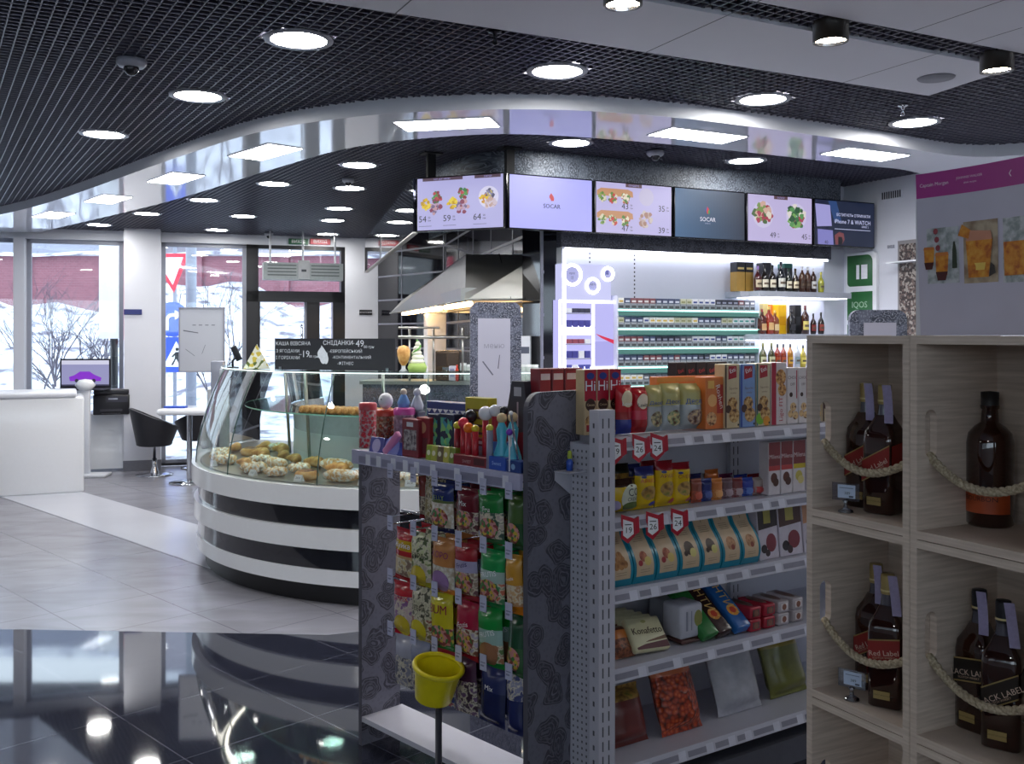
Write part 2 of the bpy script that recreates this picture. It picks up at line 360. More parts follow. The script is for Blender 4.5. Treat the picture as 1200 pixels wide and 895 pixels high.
# door: dark frame, transom light, one leaf, narrow side light
zt1 = 2.23; zt0 = 2.09
fr = MB(); D = dark_frame
fr.box(xd, xd+.15, .02, .2, 0, ztop, D); fr.box(xe-.16, xe, .02, .2, 0, zt1, D); fr.box(xe-.05, xe, .02, .2, zt1, ztop, D); fr.box(xd, xe, .02, .2, ztop-.05, ztop, D); fr.box(xd, xe, .02, .2, zt0, zt1, D)
xm0, xm1, xn = wx(360), wx(375), wx(388.5)
fr.box(xm0, xm1, .03, .18, 0, zt0, D); do = wobj(fr, 'door_1')
lf = MB(); lf.box(wx(302), wx(302)+.035, .07, .13, .02, zt0, D); lf.box(wx(302), xm0, .07, .13, .02, .14, D); lf.box(xm0-.03, xm0, .07, .13, .02, zt0, grey_frame); st(lf, 'door_leaf', parent=do)
gl = MB(); gl.box(wx(302)+.03, xm0-.03, .09, .1, .14, zt0, pane); gl.box(xm1, xn, .09, .1, .02, zt0, pane); gl.box(xd+.15, xe-.05, .09, .1, zt1, ztop-.05, pane); st(gl, 'pane', parent=do)
hd = MB(); hd.tube([(xm0-.07, .03, .8), (xm0-.07, 0, .84), (xm0-.07, 0, 1.75), (xm0-.07, .03, 1.79)], .014, chrome); st(hd, 'door_handle', parent=do)
# ---- dark tiled kitchen walls with pale joints
ktile = mat('#14141b', .06, noise=.1, coat=.6); joint = mat('#7d7f8c', .4)
def tiled(name, a, b, inset=.0):
    d = unit(a, b); n = (-d[1], d[0]); l = dist(a, b); mb = MB(); mb.box(0, l, 0, .15, 0, 3.35, ktile)
    z = .22
    while z < 2.95: mb.box(0, l, -.004, 0, z-.011, z+.011, joint); z += .3165
    x = l-.02
    while x > 0: mb.box(x-.01, x+.01, -.004, 0, 0, 2.95, joint); x -= .95
    return st(mb, name, loc=(a[0], a[1], 0), rz=ang(d))
tiled('wall_kitchen_far', W1, K1); tiled('wall_kitchen_side', K1, B0)
m = MB(); d = unit(B0, BC); m.box(0, .11, -.0, .3, 0, 3.35, ktile)
for z in (.5365, .853, 1.17, 1.486, 1.8025, 2.119, 2.4355): m.box(0, .11, -.006, 0, z-.011, z+.011, joint)
m.box(-.006, .016, -.008, 0, 0, 2.95, joint); st(m, 'column_3', loc=(B0[0], B0[1], 0), rz=ang(BD))
# ---- paisley bulkhead that carries the menu screens, and the band under it
SP = (-.035, 6.7); SL = (-.675, 6.93)
b1 = [pt(509, 7.75), pt(520, 7.45), pt(540, 7.16), pt(565, 6.98), pt(592, 6.9), pt(640, 6.93)]
b1 += [on(SP, BD, s, (-.447, .894), .09) for s in (.8, 1.6, 2.4, 3.15)]
pais_band = paisley('#555c68', '#7e8693', '#343a45', 10, .6)
m = MB(); bb = cat_rom(b1, 5)
m.prism(bb+[on(p, (-.447, .894), .12) for p in bb][::-1], 2.42, ZC-.001, pais_band); st(m, 'trim_2')
m = MB(); L = dist(B0, BE); m.box(.115, L, -.1, -.001, 2.30, 2.52, pais_dark); st(m, 'trim_3', loc=(B0[0], B0[1], 0), rz=ang(BD))
# mirror-polished dark fascia running back over the kitchen edge
fa = (-.70, 6.96); fb = hit(427.5, fa, (-.2225, .975)); fd = unit(fa, fb); l = dist(fa, fb)
m = MB(); m.box(0, l, -.03, 0, 2.385, 2.765, mat('#3a3b47', .03, .9, noise=.03)); m.box(0, l, -.034, .004, 2.375, 2.386, steel); st(m, 'trim_4', loc=(fa[0], fa[1], 0), rz=ang(fd))
# ================================================================== OUTSIDE
snow = ramp_mat('noise', [(.36, '#6f6c7c'), (.44, '#c6c9d8'), (.6, '#e8ebf2')], 1.6, .8, bump=.5, detail=9)
def sbank(u, v):
    x = -30+u*45; k = v; y = 19+v*16
    h = -.15+3.6*max(0, (v-.05))**1.1+.28*math.sin(x*.9+2*v)*math.sin(v*6)*min(1, v*3)+.4*math.sin(x*.55+1)*v+.22*math.sin(x*1.9)*v
    return (x, y, h)
m = MB(); m.grid(sbank, 60, 20, snow); m.box(-40, 25, 13.9, 19.2, -.3, -.12, snow); m.add([(-40, 8, -.14), (-9.2, 8, -.14), (-9.2, 14, -.14), (-40, 14, -.14)], [(0, 1, 2, 3)], snow); st(m, 'ground')
brk = bpy.data.materials.new('brick'); brk.use_nodes = True; t = brk.node_tree; br = t.nodes.new('ShaderNodeTexBrick'); br.inputs['Scale'].default_value = 3.0
br.inputs['Color1'].default_value = lin('#8a5560'); br.inputs['Color2'].default_value = lin('#7f4c57'); br.inputs['Mortar'].default_value = lin('#94707a'); br.inputs['Mortar Size'].default_value = .01
tc = t.nodes.new('ShaderNodeTexCoord'); mp = t.nodes.new('ShaderNodeMapping'); mp.inputs['Rotation'].default_value = (R(90), 0, 0); t.links.new(tc.outputs['Object'], mp.inputs[0]); t.links.new(mp.outputs[0], br.inputs[0]); t.links.new(br.outputs[0], t.nodes['Principled BSDF'].inputs['Base Color'])
rt = thing('retaining_wall', 'long red brick retaining wall above the snow bank outside', 'wall', (0, 34, 0))
m = MB(); m.box(-32, 14, 0, .5, 1.5, 4.4, brk)
for k in range(16): m.box(-32+k*3, -31.7+k*3, -.15, 0, 1.5, 4.4, brk)
m.build('brickwork', rt)
m = MB(); m.grid(lambda u, v: (-32+46*u, -.3+1.1*v, 4.4+.16*math.sin(math.pi*v)+.05*math.sin(u*70)), 80, 4, snow); m.build('snow_cap', rt, kind='stuff')
for i, (x, w_, hh, col, lab) in enumerate(((-22, 12, 9, '#8f93a3', 'grey apartment building beyond the brick wall at left'), (-8.3, 13, 10, '#a8a4ae', 'pale apartment building with white balconies beyond the entrance door'))):
    t = thing('apartment_building', lab, 'building', (x, 40, 2))
    m = MB(); m.box(-w_/2, w_/2, 0, 6, 0, hh, mat(col, .8)); m.build('wall', t)
    for a in range(3):
        for b in range(5):
            m = MB(); xx = -w_/2+.8+b*(w_-1.6)/5; m.box(xx, xx+1.2, -.05, 0, .9+a*2.8, 2.4+a*2.8, white_mat); m.box(xx+.1, xx+1.1, -.07, -.04, 1+a*2.8, 2.3+a*2.8, mat('#474c5c', .2)); m.build('window', t)
    for a in range(2):
        m = MB(); m.box(-w_/2+.5, -w_/2+4, -1, 0, .5+a*2.8, .65+a*2.8, white_mat); m.box(-w_/2+.5, -w_/2+4, -1, -.95, .6+a*2.8, 1.5+a*2.8, mat('#b7929a', .7)); m.build('balcony', t)
    m = MB(); m.box(-w_/2-.2, w_/2+.2, -.2, 6.2, hh, hh+.4, snow); m.build('snowy_roof', t)
def shrub(px, Y, z, h, seed, lab):
    rnd = random.Random(seed); p = pt(px, Y); m = MB(); bark = mat('#5b5560', .8)
    def br_(a, d, l, r, n):
        e = a+d*l; m.tube([a, (a+e)/2+Vector((rnd.uniform(-.05, .05)*l, 0, rnd.uniform(-.02, .08)*l)), e], r, bark, 4, rad=[r, r*.8, r*.6])
        if n:
            for _ in range(3): br_(a+d*l*rnd.uniform(.35, 1), (d+Vector((rnd.uniform(-.8, .8), rnd.uniform(-.5, .5), rnd.uniform(-.2, .5)))).normalized(), l*rnd.uniform(.5, .8), r*.6, n-1)
    for k in range(3): br_(Vector((0, 0, 0)), Vector((rnd.uniform(-.5, .5), rnd.uniform(-.2, .2), 1)).normalized(), h*.45, .022, 4)
    return m.build('bare_shrub', None, (p[0], p[1], z), 0, lab, 'shrub')
shrub(46, 19.5, -.1, 3.4, 1, 'tall bare shrub on the snow bank at the far left window edge')
shrub(84, 20, -.1, 1.9, 2, 'bare shrub on the snow just above the open laptop')
shrub(126, 23, .6, 1.9, 3, 'small bare sapling on the snow beside the sign box post')
shrub(262, 19.5, -.1, 3.3, 5, 'wide bare shrub behind the white framed board')
shrub(65, 22, .5, 2.2, 8, 'bare twiggy shrub halfway up the snow bank at left')
# road signs on their pole
Y = 18.0; p = pt(204, Y)
t = thing('road_sign_pole', 'grey pole with triangular, round and square road signs seen through the window', 'road sign', (p[0], p[1], -.12), R(-6))
m = MB(); m.tube([(0, .03, 0), (0, .03, 3.4)], .035, grey_frame, 10); m.build('pole', t)
def Z(py): return zt(py, Y)+.12
def X_(px): return pt(px, Y)[0]-p[0]
red = mat('#d8354a', .4); swhite = mat('#f0f0f4', .5); sblue = mat('#2850c8', .4)
m = MB(); a = (X_(174), Z(297)); b = (X_(222), Z(297)); c = (X_(204), Z(343)); m.plate([a, b, c], -.01, .01, red)
cxx, cz = (a[0]+b[0]+c[0])/3, (a[1]+b[1]+c[1])/3; m.face(0, 0, -.013, [(cxx+(q[0]-cxx)*.7, cz+(q[1]-cz)*.7) for q in (a, c, b)], swhite); m.build('give_way_plate', t)
m = MB(); zc = Z(374); rr = .32
m.plate([(rr*math.cos(k*math.pi/16)+X_(202), zc+rr*math.sin(k*math.pi/16)) for k in range(32)], -.01, .01, sblue)
arc = [(-.1, -.2), (-.1, -.02)]+[(-.1+.1*(1-math.cos(k*math.pi/12)), -.02+.1*math.sin(k*math.pi/12)) for k in range(7)]+[(.06, .08)]
for (x0_, z0_), (x1_, z1_) in zip(arc, arc[1:]):
    dx, dz = x1_-x0_, z1_-z0_; l = math.hypot(dx, dz) or 1; nx, nz = -dz/l*.032, dx/l*.032; m.face(X_(202), zc, -.0125, [(x0_+nx, z0_+nz), (x1_+nx, z1_+nz), (x1_-nx, z1_-nz), (x0_-nx, z0_-nz)], swhite)
m.face(X_(202), zc, -.0126, [(.05, .17), (.2, .08), (.05, -.01)], swhite); m.build('round_plate', t)
m = MB(); x0_, x1_ = X_(188), X_(226); z0_, z1_ = Z(436), Z(395); m.box(x0_, x1_, -.01, .01, z0_, z1_, sblue); xc_ = (x0_+x1_)/2
m.face(xc_, z0_, -.0122, [(-.25, .1), (.25, .1), (0, .57)], swhite)
for pts in ([(-.02, .37), (.05, .37), (.04, .24), (-.03, .24)], [(-.03, .25), (.0, .25), (-.06, .13), (-.1, .13)], [(.0, .25), (.04, .25), (.1, .13), (.06, .13)], [(.02, .36), (.1, .28), (.08, .26), (.01, .32)], [(-.02, .36), (-.09, .29), (-.07, .27), (0, .33)]): m.face(xc_, z0_, -.0128, pts, black)
m.disc(xc_+.015, z0_+.42, .032, -.0128, black, 10); m.build('crossing_plate', t)
# grey lamp post and the advertising box
p = pt(224, 16.5); m = MB(); m.tube([(0, 0, 0), (0, 0, 4.6)], .09, grey_frame, 12); m.build('lamp_post', None, (p[0], p[1], -.12), 0, 'thick grey lamp post behind the framed white board, outside', 'post')
p = pt(129.5, 15.5); t = thing('sign_box', 'white light box with a red edge on a dark post outside the window', 'sign', (p[0], p[1], -.12), R(14))
m = MB(); m.tube([(.04, .1, 0), (.04, .1, 2.2)], .06, dark_frame, 10); m.build('post', t)
m = MB(); m.box(-.17, .13, 0, .3, 1.72, 3.45, swhite); m.box(.13, .19, -.01, .31, 1.7, 3.47, red); m.build('box_panel', t)
# ================================================================== CEILING FITTINGS
lampm = em('#fffdf8', LAMP); ring_m = mat('#8f909a', .35)
tag_down = [(350, 46, 'large round downlight in the dark grid at the top of the photo, nearest overall'), (232, 112, 'round downlight just right of the grey dome camera in the dark grid'),
 (122, 157, 'leftmost round downlight in the near dark grid ceiling'), (653, 83, 'round downlight in the near grid right beside the white ceiling field'),
 (894, 116, 'round downlight between the black spotlight and the white arch'), (1072, 143, 'rightmost round downlight, in the near grid above the right wall'),
 (421, 193, 'round downlight with wide trim just under the white arch, above the menu screens at left'), (669, 167, 'round downlight above the white logo menu screen'),
 (874, 188, 'round downlight above the salad menu screen'), (321, 215, 'round downlight behind the white arch, left of the small dome sensor'),
 (410, 220, 'round downlight directly behind the small dome sensor'), (239, 234, 'round downlight close behind the arch over the middle window'),
 (285, 253, 'round downlight over the window beside the door'), (254, 269, 'farthest left downlight touching the window wall'),
 (398, 244, 'round downlight in front of the entrance door, nearest of three in line'), (390, 258, 'round downlight in front of the entrance door, middle of three in line'),
 (384, 274, 'round downlight closest to the entrance door, above the exit sign'), (172, 250, 'small looking downlight behind the arch above the column'), (116, 263, 'leftmost downlight behind the white arch')]
spots = [(*pt(px, 1495/(HY-py)), lab) for px, py, lab in tag_down]
for x, y, lab in ((-2.2, 2.6, 'added round downlight over the aisle left of the camera'), (-3.6, 4.6, 'added round downlight over the left aisle, out of view'), (.5, 2.3, 'added round downlight over the sweets display, out of view'), (-.9, .6, 'added round downlight above and left of the camera'), (1.0, -.9, 'added round downlight behind the camera, right of centre'), (-1.6, -1.6, 'added round downlight behind the camera, left of centre'),
    (-5.5, 6.5, 'added round downlight far left over the aisle'), (-5.4, 3.0, 'added round downlight by the left wall'), (-5.4, 0.0, 'added round downlight in the rear left corner'), (3.6, .2, 'added round downlight behind the crates'), (2.2, 1.0, 'added round downlight over the crates aisle, right of the camera'), (3.6, 3.0, 'added round downlight over the aisle behind the crates'), (4.6, 4.7, 'added round downlight near the right wall')):
    spots.append((x, y, lab))  # unseen extra downlights, added to brighten the near shelves
for x_, y_, lab in spots:
    p = (x_, y_); t = thing('recessed_downlight', lab, 'light', (p[0], p[1], 2.943), group='round recessed downlights')
    m = MB(); m.lathe([(.122, .0), (.15, .0), (.152, .008), (.125, .02), (.12, .03)], ring_m, 32, caps=False); m.build('trim_ring', t)
    m = MB(); m.lathe([(.0, .004), (.1245, .004), (.1245, .03)], lampm, 32, caps=False); m.build('diffuser', t)
panm = em('#f6f8ff', PANEL)
for i, (cs, lab) in enumerate((([(461.4, 142), (575, 136.5), (585, 148), (476.5, 153.2)], 'long square-edged light panel at the crown of the white arch'),
    ([(759, 158), (789, 148.5), (877, 158.7), (844, 168.2)], 'light panel in the white arch above the menu screens, second from the right'),
    ([(961, 180.5), (997.5, 172), (1067, 181.2), (1031, 188)], 'rightmost light panel in the white arch'),
    ([(264, 182.6), (316, 167), (355.9, 173.6), (308, 187.6)], 'light panel in the white arch just left of its bend'),
    ([(167.5, 212.7), (198.8, 201.6), (243.5, 205), (212.7, 215.5)], 'light panel in the white arch right of the one over the first window'),
    ([(94.9, 235.6), (117.8, 227), (158.3, 231), (134.5, 238.4)], 'light panel in the white arch over the left window'),
    ([(34.5, 253), (55, 247.6), (89.8, 250), (70.3, 256)], 'leftmost small looking light panel in the white arch'))):
    w_ = [pt(x, 1403/(HY-y)) for x, y in cs]; c = (sum(q[0] for q in w_)/4, sum(q[1] for q in w_)/4)
    e1 = (w_[1][0]-w_[0][0]+w_[2][0]-w_[3][0], w_[1][1]-w_[0][1]+w_[2][1]-w_[3][1]); e2 = (w_[2][0]-w_[1][0]+w_[3][0]-w_[0][0], w_[2][1]-w_[1][1]+w_[3][1]-w_[0][1])
    e = e1 if math.hypot(*e1) > math.hypot(*e2) else e2
    t = thing('light_panel', lab, 'light', (c[0], c[1], 2.866), math.atan2(e[1], e[0]), 'light panels in the white arch')
    m = MB(); m.box(-.28, .28, -.12, .12, -.002, .004, panm); m.build('diffuser', t)
    m = MB()
    for a, b, c_, d_ in ((-.29, .29, -.13, -.12), (-.29, .29, .12, .13), (-.29, -.28, -.12, .12), (.28, .29, -.12, .12)): m.box(a, b, c_, d_, -.001, .004, white_gloss)
    m.build('frame', t)
for (x, y), lab in (((.41, 3.63), 'added black cylinder spotlight above the view, left of the shining one'), ((3.14, 4.99), 'added black cylinder spotlight out of view at right'), ((1.325, 4.08), 'black cylinder spotlight shining at the top of the photo'), ((2.24, 4.535), 'black cylinder spotlight at the right edge of the photo')):  # first two are extra spotlights added to brighten the near shelves
    t = thing('cylinder_spotlight', lab, 'spotlight', (x, y, 2.87)); m = MB(); m.lathe([(.062, 0), (.073, 0), (.073, .2), (.0, .2)], mat('#2a2420', .4), 28, caps=False); m.lathe([(.062, 0), (.055, .03)], chrome, 28, caps=False); m.build('housing', t)
    m = MB(); m.lathe([(.0, .012), (.0592, .012), (.055, .03), (.0, .03)], em('#ffe9c8', 60), 20); m.build('lamp_lens', t)
    m = MB(); m.box(-.03, .03, -.03, .03, .2, .24, black); m.build('bracket', t)
p = pt(1097, 1483/303); m = MB(); m.lathe([(.0, -.006), (.085, -.006), (.09, .0), (.0, .0)], mat('#7f8089', .6), 28); m.build('ceiling_speaker', None, (p[0], p[1], 2.935), 0, 'flat grey round speaker in the white ceiling field near its corner', 'speaker')
def dome(px, py, lab, s=1, z=2.944):
    p = pt(px, (z-H)*F/(HY-py)); t = thing('dome_camera', lab, 'camera', (p[0], p[1], z)); m = MB(); m.lathe([(.0, -.035), (.05*s, -.035), (.062*s, -.02), (.062*s, 0), (.0, 0)], mat('#9b9ca8', .4), 20); m.build('housing', t)
    m = MB(); m.ball((0, 0, -.04), .032*s, mat('#26262c', .08), 14, 8); m.build('dome', t)
dome(154, 70, 'grey dome camera under the near grid at the upper left', 1.1); dome(768, 177, 'white dome camera above the blue logo screen', 1); dome(408, 209, 'small dome sensor on the grid before the lit arch end', .8); dome(315, 273, 'small dark dome camera by the window wall ceiling', .9)
p = pt(1058, 1495/270); m = MB(); m.lathe([(.0, -.06), (.012, -.055), (.006, -.03), (.012, -.01), (.03, -.004), (.03, 0), (0, 0)], chrome, 12); m.build('fire_sprinkler', None, (p[0], p[1], 2.948), 0, 'small metal sprinkler head near the rightmost downlight', 'sprinkler')
p = pt(580, 1495/357); m = MB(); m.lathe([(.0, -.06), (.012, -.055), (.006, -.03), (.012, -.01), (.03, -.004), (.03, 0), (0, 0)], mat('#22222a', .3, .6), 12); m.build('fire_sprinkler', None, (p[0], p[1], 2.948), 0, 'dark sprinkler head in the near grid at the top edge', 'sprinkler')
# ================================================================== MENU SCREENS
bez = mat('#0b0b10', .15)
def screen(loc, rz, lab, fill):
    t = thing('menu_screen', lab, 'screen', (loc[0], loc[1], 2.38), rz, 'menu screens in a row over the counter')
    m = MB(); m.bev(0, .672, 0, .045, 0, .382, bez, .004, 1); m.build('casing', t)
    m = MB(); fill(m); m.build('display', t)
    m = MB(); m.box(.30, .37, .045, .09, .12, .26, black); m.build('bracket', t)
    return t
DW, DH = .672, .382
def bgd(m, col, s): m.rect(.009, DW-.009, .009, DH-.009, -.001, em(col, s))
ink = em('#20202a', .6); lav = em('#a9a8e6', .86)
def blob(m, x, z, r, cols, seed, y=-.0015, flat=1):
    rnd = random.Random(seed)
    for k in range(26):
        a = rnd.uniform(0, 6.28); q = r*math.sqrt(rnd.random()); c = cols[k % len(cols)]; rr = r*rnd.uniform(.2, .42)
        n = 7; ph = rnd.random()*6; m.face(x+q*math.cos(a), z+q*math.sin(a)*flat, y-.00004*k, [(rr*(1+.3*math.sin(3*i+ph))*math.cos(2*math.pi*i/n), rr*math.sin(2*math.pi*i/n)) for i in range(n)], em(c, .75))
def price(m, x, z, s, v): m.text(v, x, z, s, -.003, ink); m.text('00', x+s*.85, z+s*.18, s*.3, -.003, ink); m.text('грн', x+s*.85, z-s*.15, s*.25, -.003, ink)
def f1(m):
    bgd(m, '#b3b1e2', .85); br = em('#5e4a5a', .7); m.rect(.05, .36, DH-.03, DH-.009, -.0015, br); m.rect(.45, .645, DH-.03, DH-.009, -.0015, br); m.text('ХОТ ДОГ МЕНЮ', .2, DH-.02, .016, -.002, lav); m.text('БУРГЕР', .55, DH-.02, .016, -.002, lav)
    for i, x in enumerate((.13, .335)):
        blob(m, x-.055, .19-.0, .034, ['#e6c11c', '#f0d84a', '#c79d10'], i); blob(m, x+.03, .235+.02*i, .036, ['#2f7a3e', '#8d2f3a', '#c34a50', '#4e9a44'], 5+i); blob(m, x+.02, .165, .045, ['#c0a5c8', '#8c3f5c', '#caa0a8', '#7a6a90'][:4], 9+i)
    m.disc(.555, .22, .075, -.0013, em('#d7d4ee', .85), 24); blob(m, .52, .21, .03, ['#e6c11c', '#d48a30'], 12); blob(m, .565, .24, .035, ['#4a4a70', '#8080a8', '#c0b070'], 13); blob(m, .57, .175, .04, ['#d8c8d8', '#c8a8a0'], 14)
    price(m, .05, .085, .062, '54'); price(m, .24, .085, .062, '59'); price(m, .47, .085, .062, '64')
    for x in (.07, .26, .49): m.rect(x-.05, x+.05, .035, .039, -.002, em('#8080a8', .7))
flc = [em('#2a50b8', .7), em('#c8202c', .8), em('#2f9a40', .7)]; rd = em('#c8202c', .8)
def f2(m): bgd(m, '#a6a6f2', .98); m.flame(DW/2, .235, .06, -.002, [rd, rd, rd]); m.text('SOCAR', DW/2, .17, .042, -.003, em('#2a2a60', .5)); m.text('SOCAR', DW/2+.0012, .17, .042, -.0032, em('#2a2a60', .5))
def f3(m):
    bgd(m, '#bdb6e4', .85); m.rect(.26, .40, DH-.035, DH-.009, -.0015, em('#5e4048', .7)); m.text('СЕНДВІЧІ', .33, DH-.022, .018, -.002, lav)
    for i, z in enumerate((.285, .125)):
        bun = em('#c79268', .8); m.face(.17, z, -.0015, [(-.155, -.01), (.155, -.01), (.15, .03), (.11, .045), (-.12, .045), (-.155, .025)], bun)
        blob(m, .06, z-.02, .03, ['#5c8a38', '#e4dcc0', '#88a850'], i); blob(m, .15, z-.022, .035, ['#5c8a38', '#d0403c', '#e4dcc0'], i+3); blob(m, .26, z-.022, .035, ['#5c8a38', '#f0e8d0', '#c06a50'], i+6)
    m.disc(.44, .285, .065, -.0015, em('#c9c2e0', .8), 20); blob(m, .44, .12, .055, ['#c8b0a8', '#b08878', '#d8ccc8'], 30)
    price(m, .255, .205, .062, '43'); price(m, .575, .205, .062, '35'); price(m, .255, .045, .062, '47'); price(m, .575, .045, .062, '39')
def f4(m):
    n = 24
    for i in range(n):
        a = i/n; c = tuple(p_*(1-a)+q*a for p_, q in zip((.03, .10, .22), (.012, .02, .045))); x0 = .009+(DW-.018)*i/n; m.rect(x0, x0+(DW-.018)/n, .009, DH-.009, -.001, em(tuple(round(q, 4) for q in c), .9))
    m.flame(.31, .22, .06, -.002, flc); m.text('SOCAR', .31, .15, .045, -.003, em('#e8e8f8', .9)); m.text('ENERGY', .31, .12, .014, -.003, em('#a8b0d0', .8))
def f5(m):
    bgd(m, '#bdb2dc', .85); m.rect(.27, .41, DH-.035, DH-.009, -.0015, em('#5e4048', .7)); m.text('САЛАТИ', .34, DH-.022, .018, -.002, lav)
    for i, (x, cs) in enumerate(((.16, ['#b03a58', '#7c9a50', '#e8dccc', '#a83048', '#d8b0a0', '#4a6a38']), (.5, ['#3f7a48', '#7cae60', '#a84058', '#e8e0d8', '#2f5a3a', '#5d9a58']))):
        m.disc(x, .22, .105, -.0012, em('#cfc8e8', .8), 24); blob(m, x, .22, .085, cs, 40+i); blob(m, x, .22, .07, cs[::-1], 50+i, -.003)
    price(m, .26, .06, .062, '49'); price(m, .585, .06, .062, '45')
def f6(m):
    bgd(m, '#141c3c', .7); m.face(0, 0, -.0012, [(.18, .01), (.66, .01), (.66, .37), (.14, .37)], em('#16203a', .8)); m.face(0, 0, -.0014, [(.22, .2), (.3, .2), (.24, .37), (.15, .37)], em('#2c4a80', .7))
    m.face(0, 0, -.0016, [(.03, .155), (.19, .165), (.17, .335), (.01, .34)], em('#a8a4e0', .75)); m.face(0, 0, -.0016, [(.04, .012), (.21, .012), (.2, .13), (.035, .135)], em('#8a88d0', .7)); m.text('40', .13, .03, .04, -.002, ink)
    w_ = em('#c8ccf0', .9); m.text('ВСТИГНІТЬ ОТРИМАТИ', .43, .26, .032, -.002, w_); m.text('iPhone 7 & WATCH', .42, .205, .048, -.002, w_); m.text('SERIES 2', .56, .172, .022, -.002, w_); m.rect(.22, .62, .142, .146, -.002, w_)
    m.face(.27, .06, -.002, [(-.04, -.045), (.03, -.045), (.06, .0), (.05, .05), (0, .06), (-.05, .03)], em('#8a4a50', .6)); m.face(.28, .05, -.0022, [(-.02, -.035), (.02, -.035), (.03, .0), (.02, .03), (-.02, .03)], em('#101420', .5))
s1d = unit((-.675, 6.93), (-.035-.03, 6.685))
screen((-.675, 6.93), ang(s1d), 'menu screen at the left end with fruit drinks priced 54, 59 and 64', f1)
for i, (f, lab) in enumerate(((f2, 'lilac screen with a small red flame logo'), (f3, 'menu screen showing two long sandwiches priced 43 and 47'), (f4, 'dark blue screen with a white lettered flame logo'), (f5, 'menu screen showing two round salads priced 49 and 45'), (f6, 'dark screen at the right end advertising a phone and a watch'))):
    q = on(SP, BD, .012+i*.69); screen(q, ang(BD), lab, f)
for px, Y, lab in ((505, 7.0, 'black ceiling post behind the left menu screen'), (597, 6.8, 'black ceiling post where the menu screens turn')):
    p = pt(px, Y); m = MB(); m.box(-.03, .03, -.02, .02, 2.42, ZC, mat('#101014', .9)); m.box(-.07, .07, -.06, .06, ZC-.01, ZC, black); m.build('screen_post', None, (p[0], p[1], 0), ang(BD), lab, 'post')
# ================================================================== ENTRANCE SIDE
def at_wall(px, out=0): return on(hit(px, W0, WD), WN, out)
# air curtain hung over the door
p = at_wall(356, -.75); p = hit(356, p, WD); sc_ = p[1]/F; t = thing('air_curtain', 'long grey air curtain hanging on rods above the entrance door', 'air curtain', (p[0], p[1], zt(328, p[1])), wa)
hw = 46*sc_; hh = 20*sc_; m = MB(); m.prism([(-hw, 0), (hw, 0), (hw, .2), (-hw, .2)], 0, hh, mat('#9aa3a6', .35))
for k in range(4): m.box(-hw+.05, -.09, -.006, 0, .05+k*.04, .065+k*.04, mat('#5e6668', .4)); m.box(.09, hw-.05, -.006, 0, .05+k*.04, .065+k*.04, mat('#5e6668', .4))
m.build('casing', t); m = MB(); m.box(-.07, .07, -.02, .0, .01, hh+.03, mat('#a9adb2', .3)); m.rect(-.03, .03, .1, .13, -.021, mat('#3a4048')); m.build('centre_panel', t)
for x in (-hw*.82, 0, hw*.82): m = MB(); m.tube([(x, .1, hh), (x, .1, ZC-p[1]*0-zt(328, p[1]))], .012, white_mat, 8); m.build('hanging_rod', t)
# exit signs
for a, b, col, s, lab in ((338, 361, '#1f5a3c', 'ВИХІД', 'small green exit sign above the entrance door'), (363, 387, '#b0303c', 'ВИХІД', 'small red sign beside the green exit sign')):
    p0 = at_wall(a, -.03); p1 = at_wall(b, -.03); l = dist(p0, p1); z = zt(286, p0[1]); m = MB(); m.bev(0, l, 0, .025, 0, .075, mat(col, .4), .004, 1); m.text(s, l/2, .037, .055, -.001, swhite); m.build('exit_sign', None, (p0[0], p0[1], z), wa, lab, 'sign')
p0 = at_wall(421, -.012); p1 = at_wall(436, -.012); m = MB(); m.bev(0, dist(p0, p1), 0, .012, 0, .07, mat('#1c1c24'), .003, 1); m.text('САМООБСЛУГОВУВАННЯ', .09, .035, .018, -.001, swhite); m.build('door_plaque', None, (p0[0], p0[1], zt(369, p0[1])), wa, 'small black plaque on the white pier right of the door', 'sign')
# blue plaque on the column
c0 = on(on(W0, WD, cx0-.03), WN, -.375); m = MB(); m.bev(0, 20*11.8/F, 0, .012, 0, .065, mat('#27306e', .4), .003, 1); m.build('wall_plaque', None, (c0[0], c0[1], zt(368.5, c0[1])), wa, 'small blue plaque on the white column between the windows', 'sign')
# white framed board on a slim floor post
Y = 8.6; p = pt(236.5, Y); sc_ = Y/F; t = thing('framed_board', 'white framed sheet on a slim stand before the middle window', 'notice board', (p[0], p[1], 0), R(2))
m = MB(); hw = 26.5*sc_; z0, z1 = zt(436, Y), zt(360, Y)
for a, b, c, d in ((-hw, hw, z0, z0+.012), (-hw, hw, z1-.012, z1), (-hw, -hw+.012, z0, z1), (hw-.012, hw, z0, z1)): m.box(a, b, -.012, .012, c, d, mat('#9a9aa6', .3))
m.build('frame', t); m = MB(); m.box(-hw+.012, hw-.012, -.004, .004, z0+.012, z1-.012, mat('#bfc0c8', .25, noise=.05, scale=3)); 
for pts in ([(-.14, .2), (-.06, .14), (-.06, .145), (-.14, .205)], [(.0, .16), (.03, .24), (.034, .24), (.004, .16)], [(-.16, .36), (-.03, .34), (-.03, .348), (-.16, .37)]): m.face(0, z0, -.005, pts, mat('#62626c'))
for k in range(4): m.rect(-.08+k*.055, -.05+k*.055, z1-.16, z1-.152, -.005, mat('#74747e'))
m.build('sheet', t); m = MB(); m.tube([(hw-.06, .02, .012), (hw-.06, .02, z0+.1)], .014, grey_frame, 8); m.lathe([(0, 0), (.15, 0), (.15, .01), (0, .014)], grey_frame, 24, c=(hw-.06, .02)); m.build('stand', t)
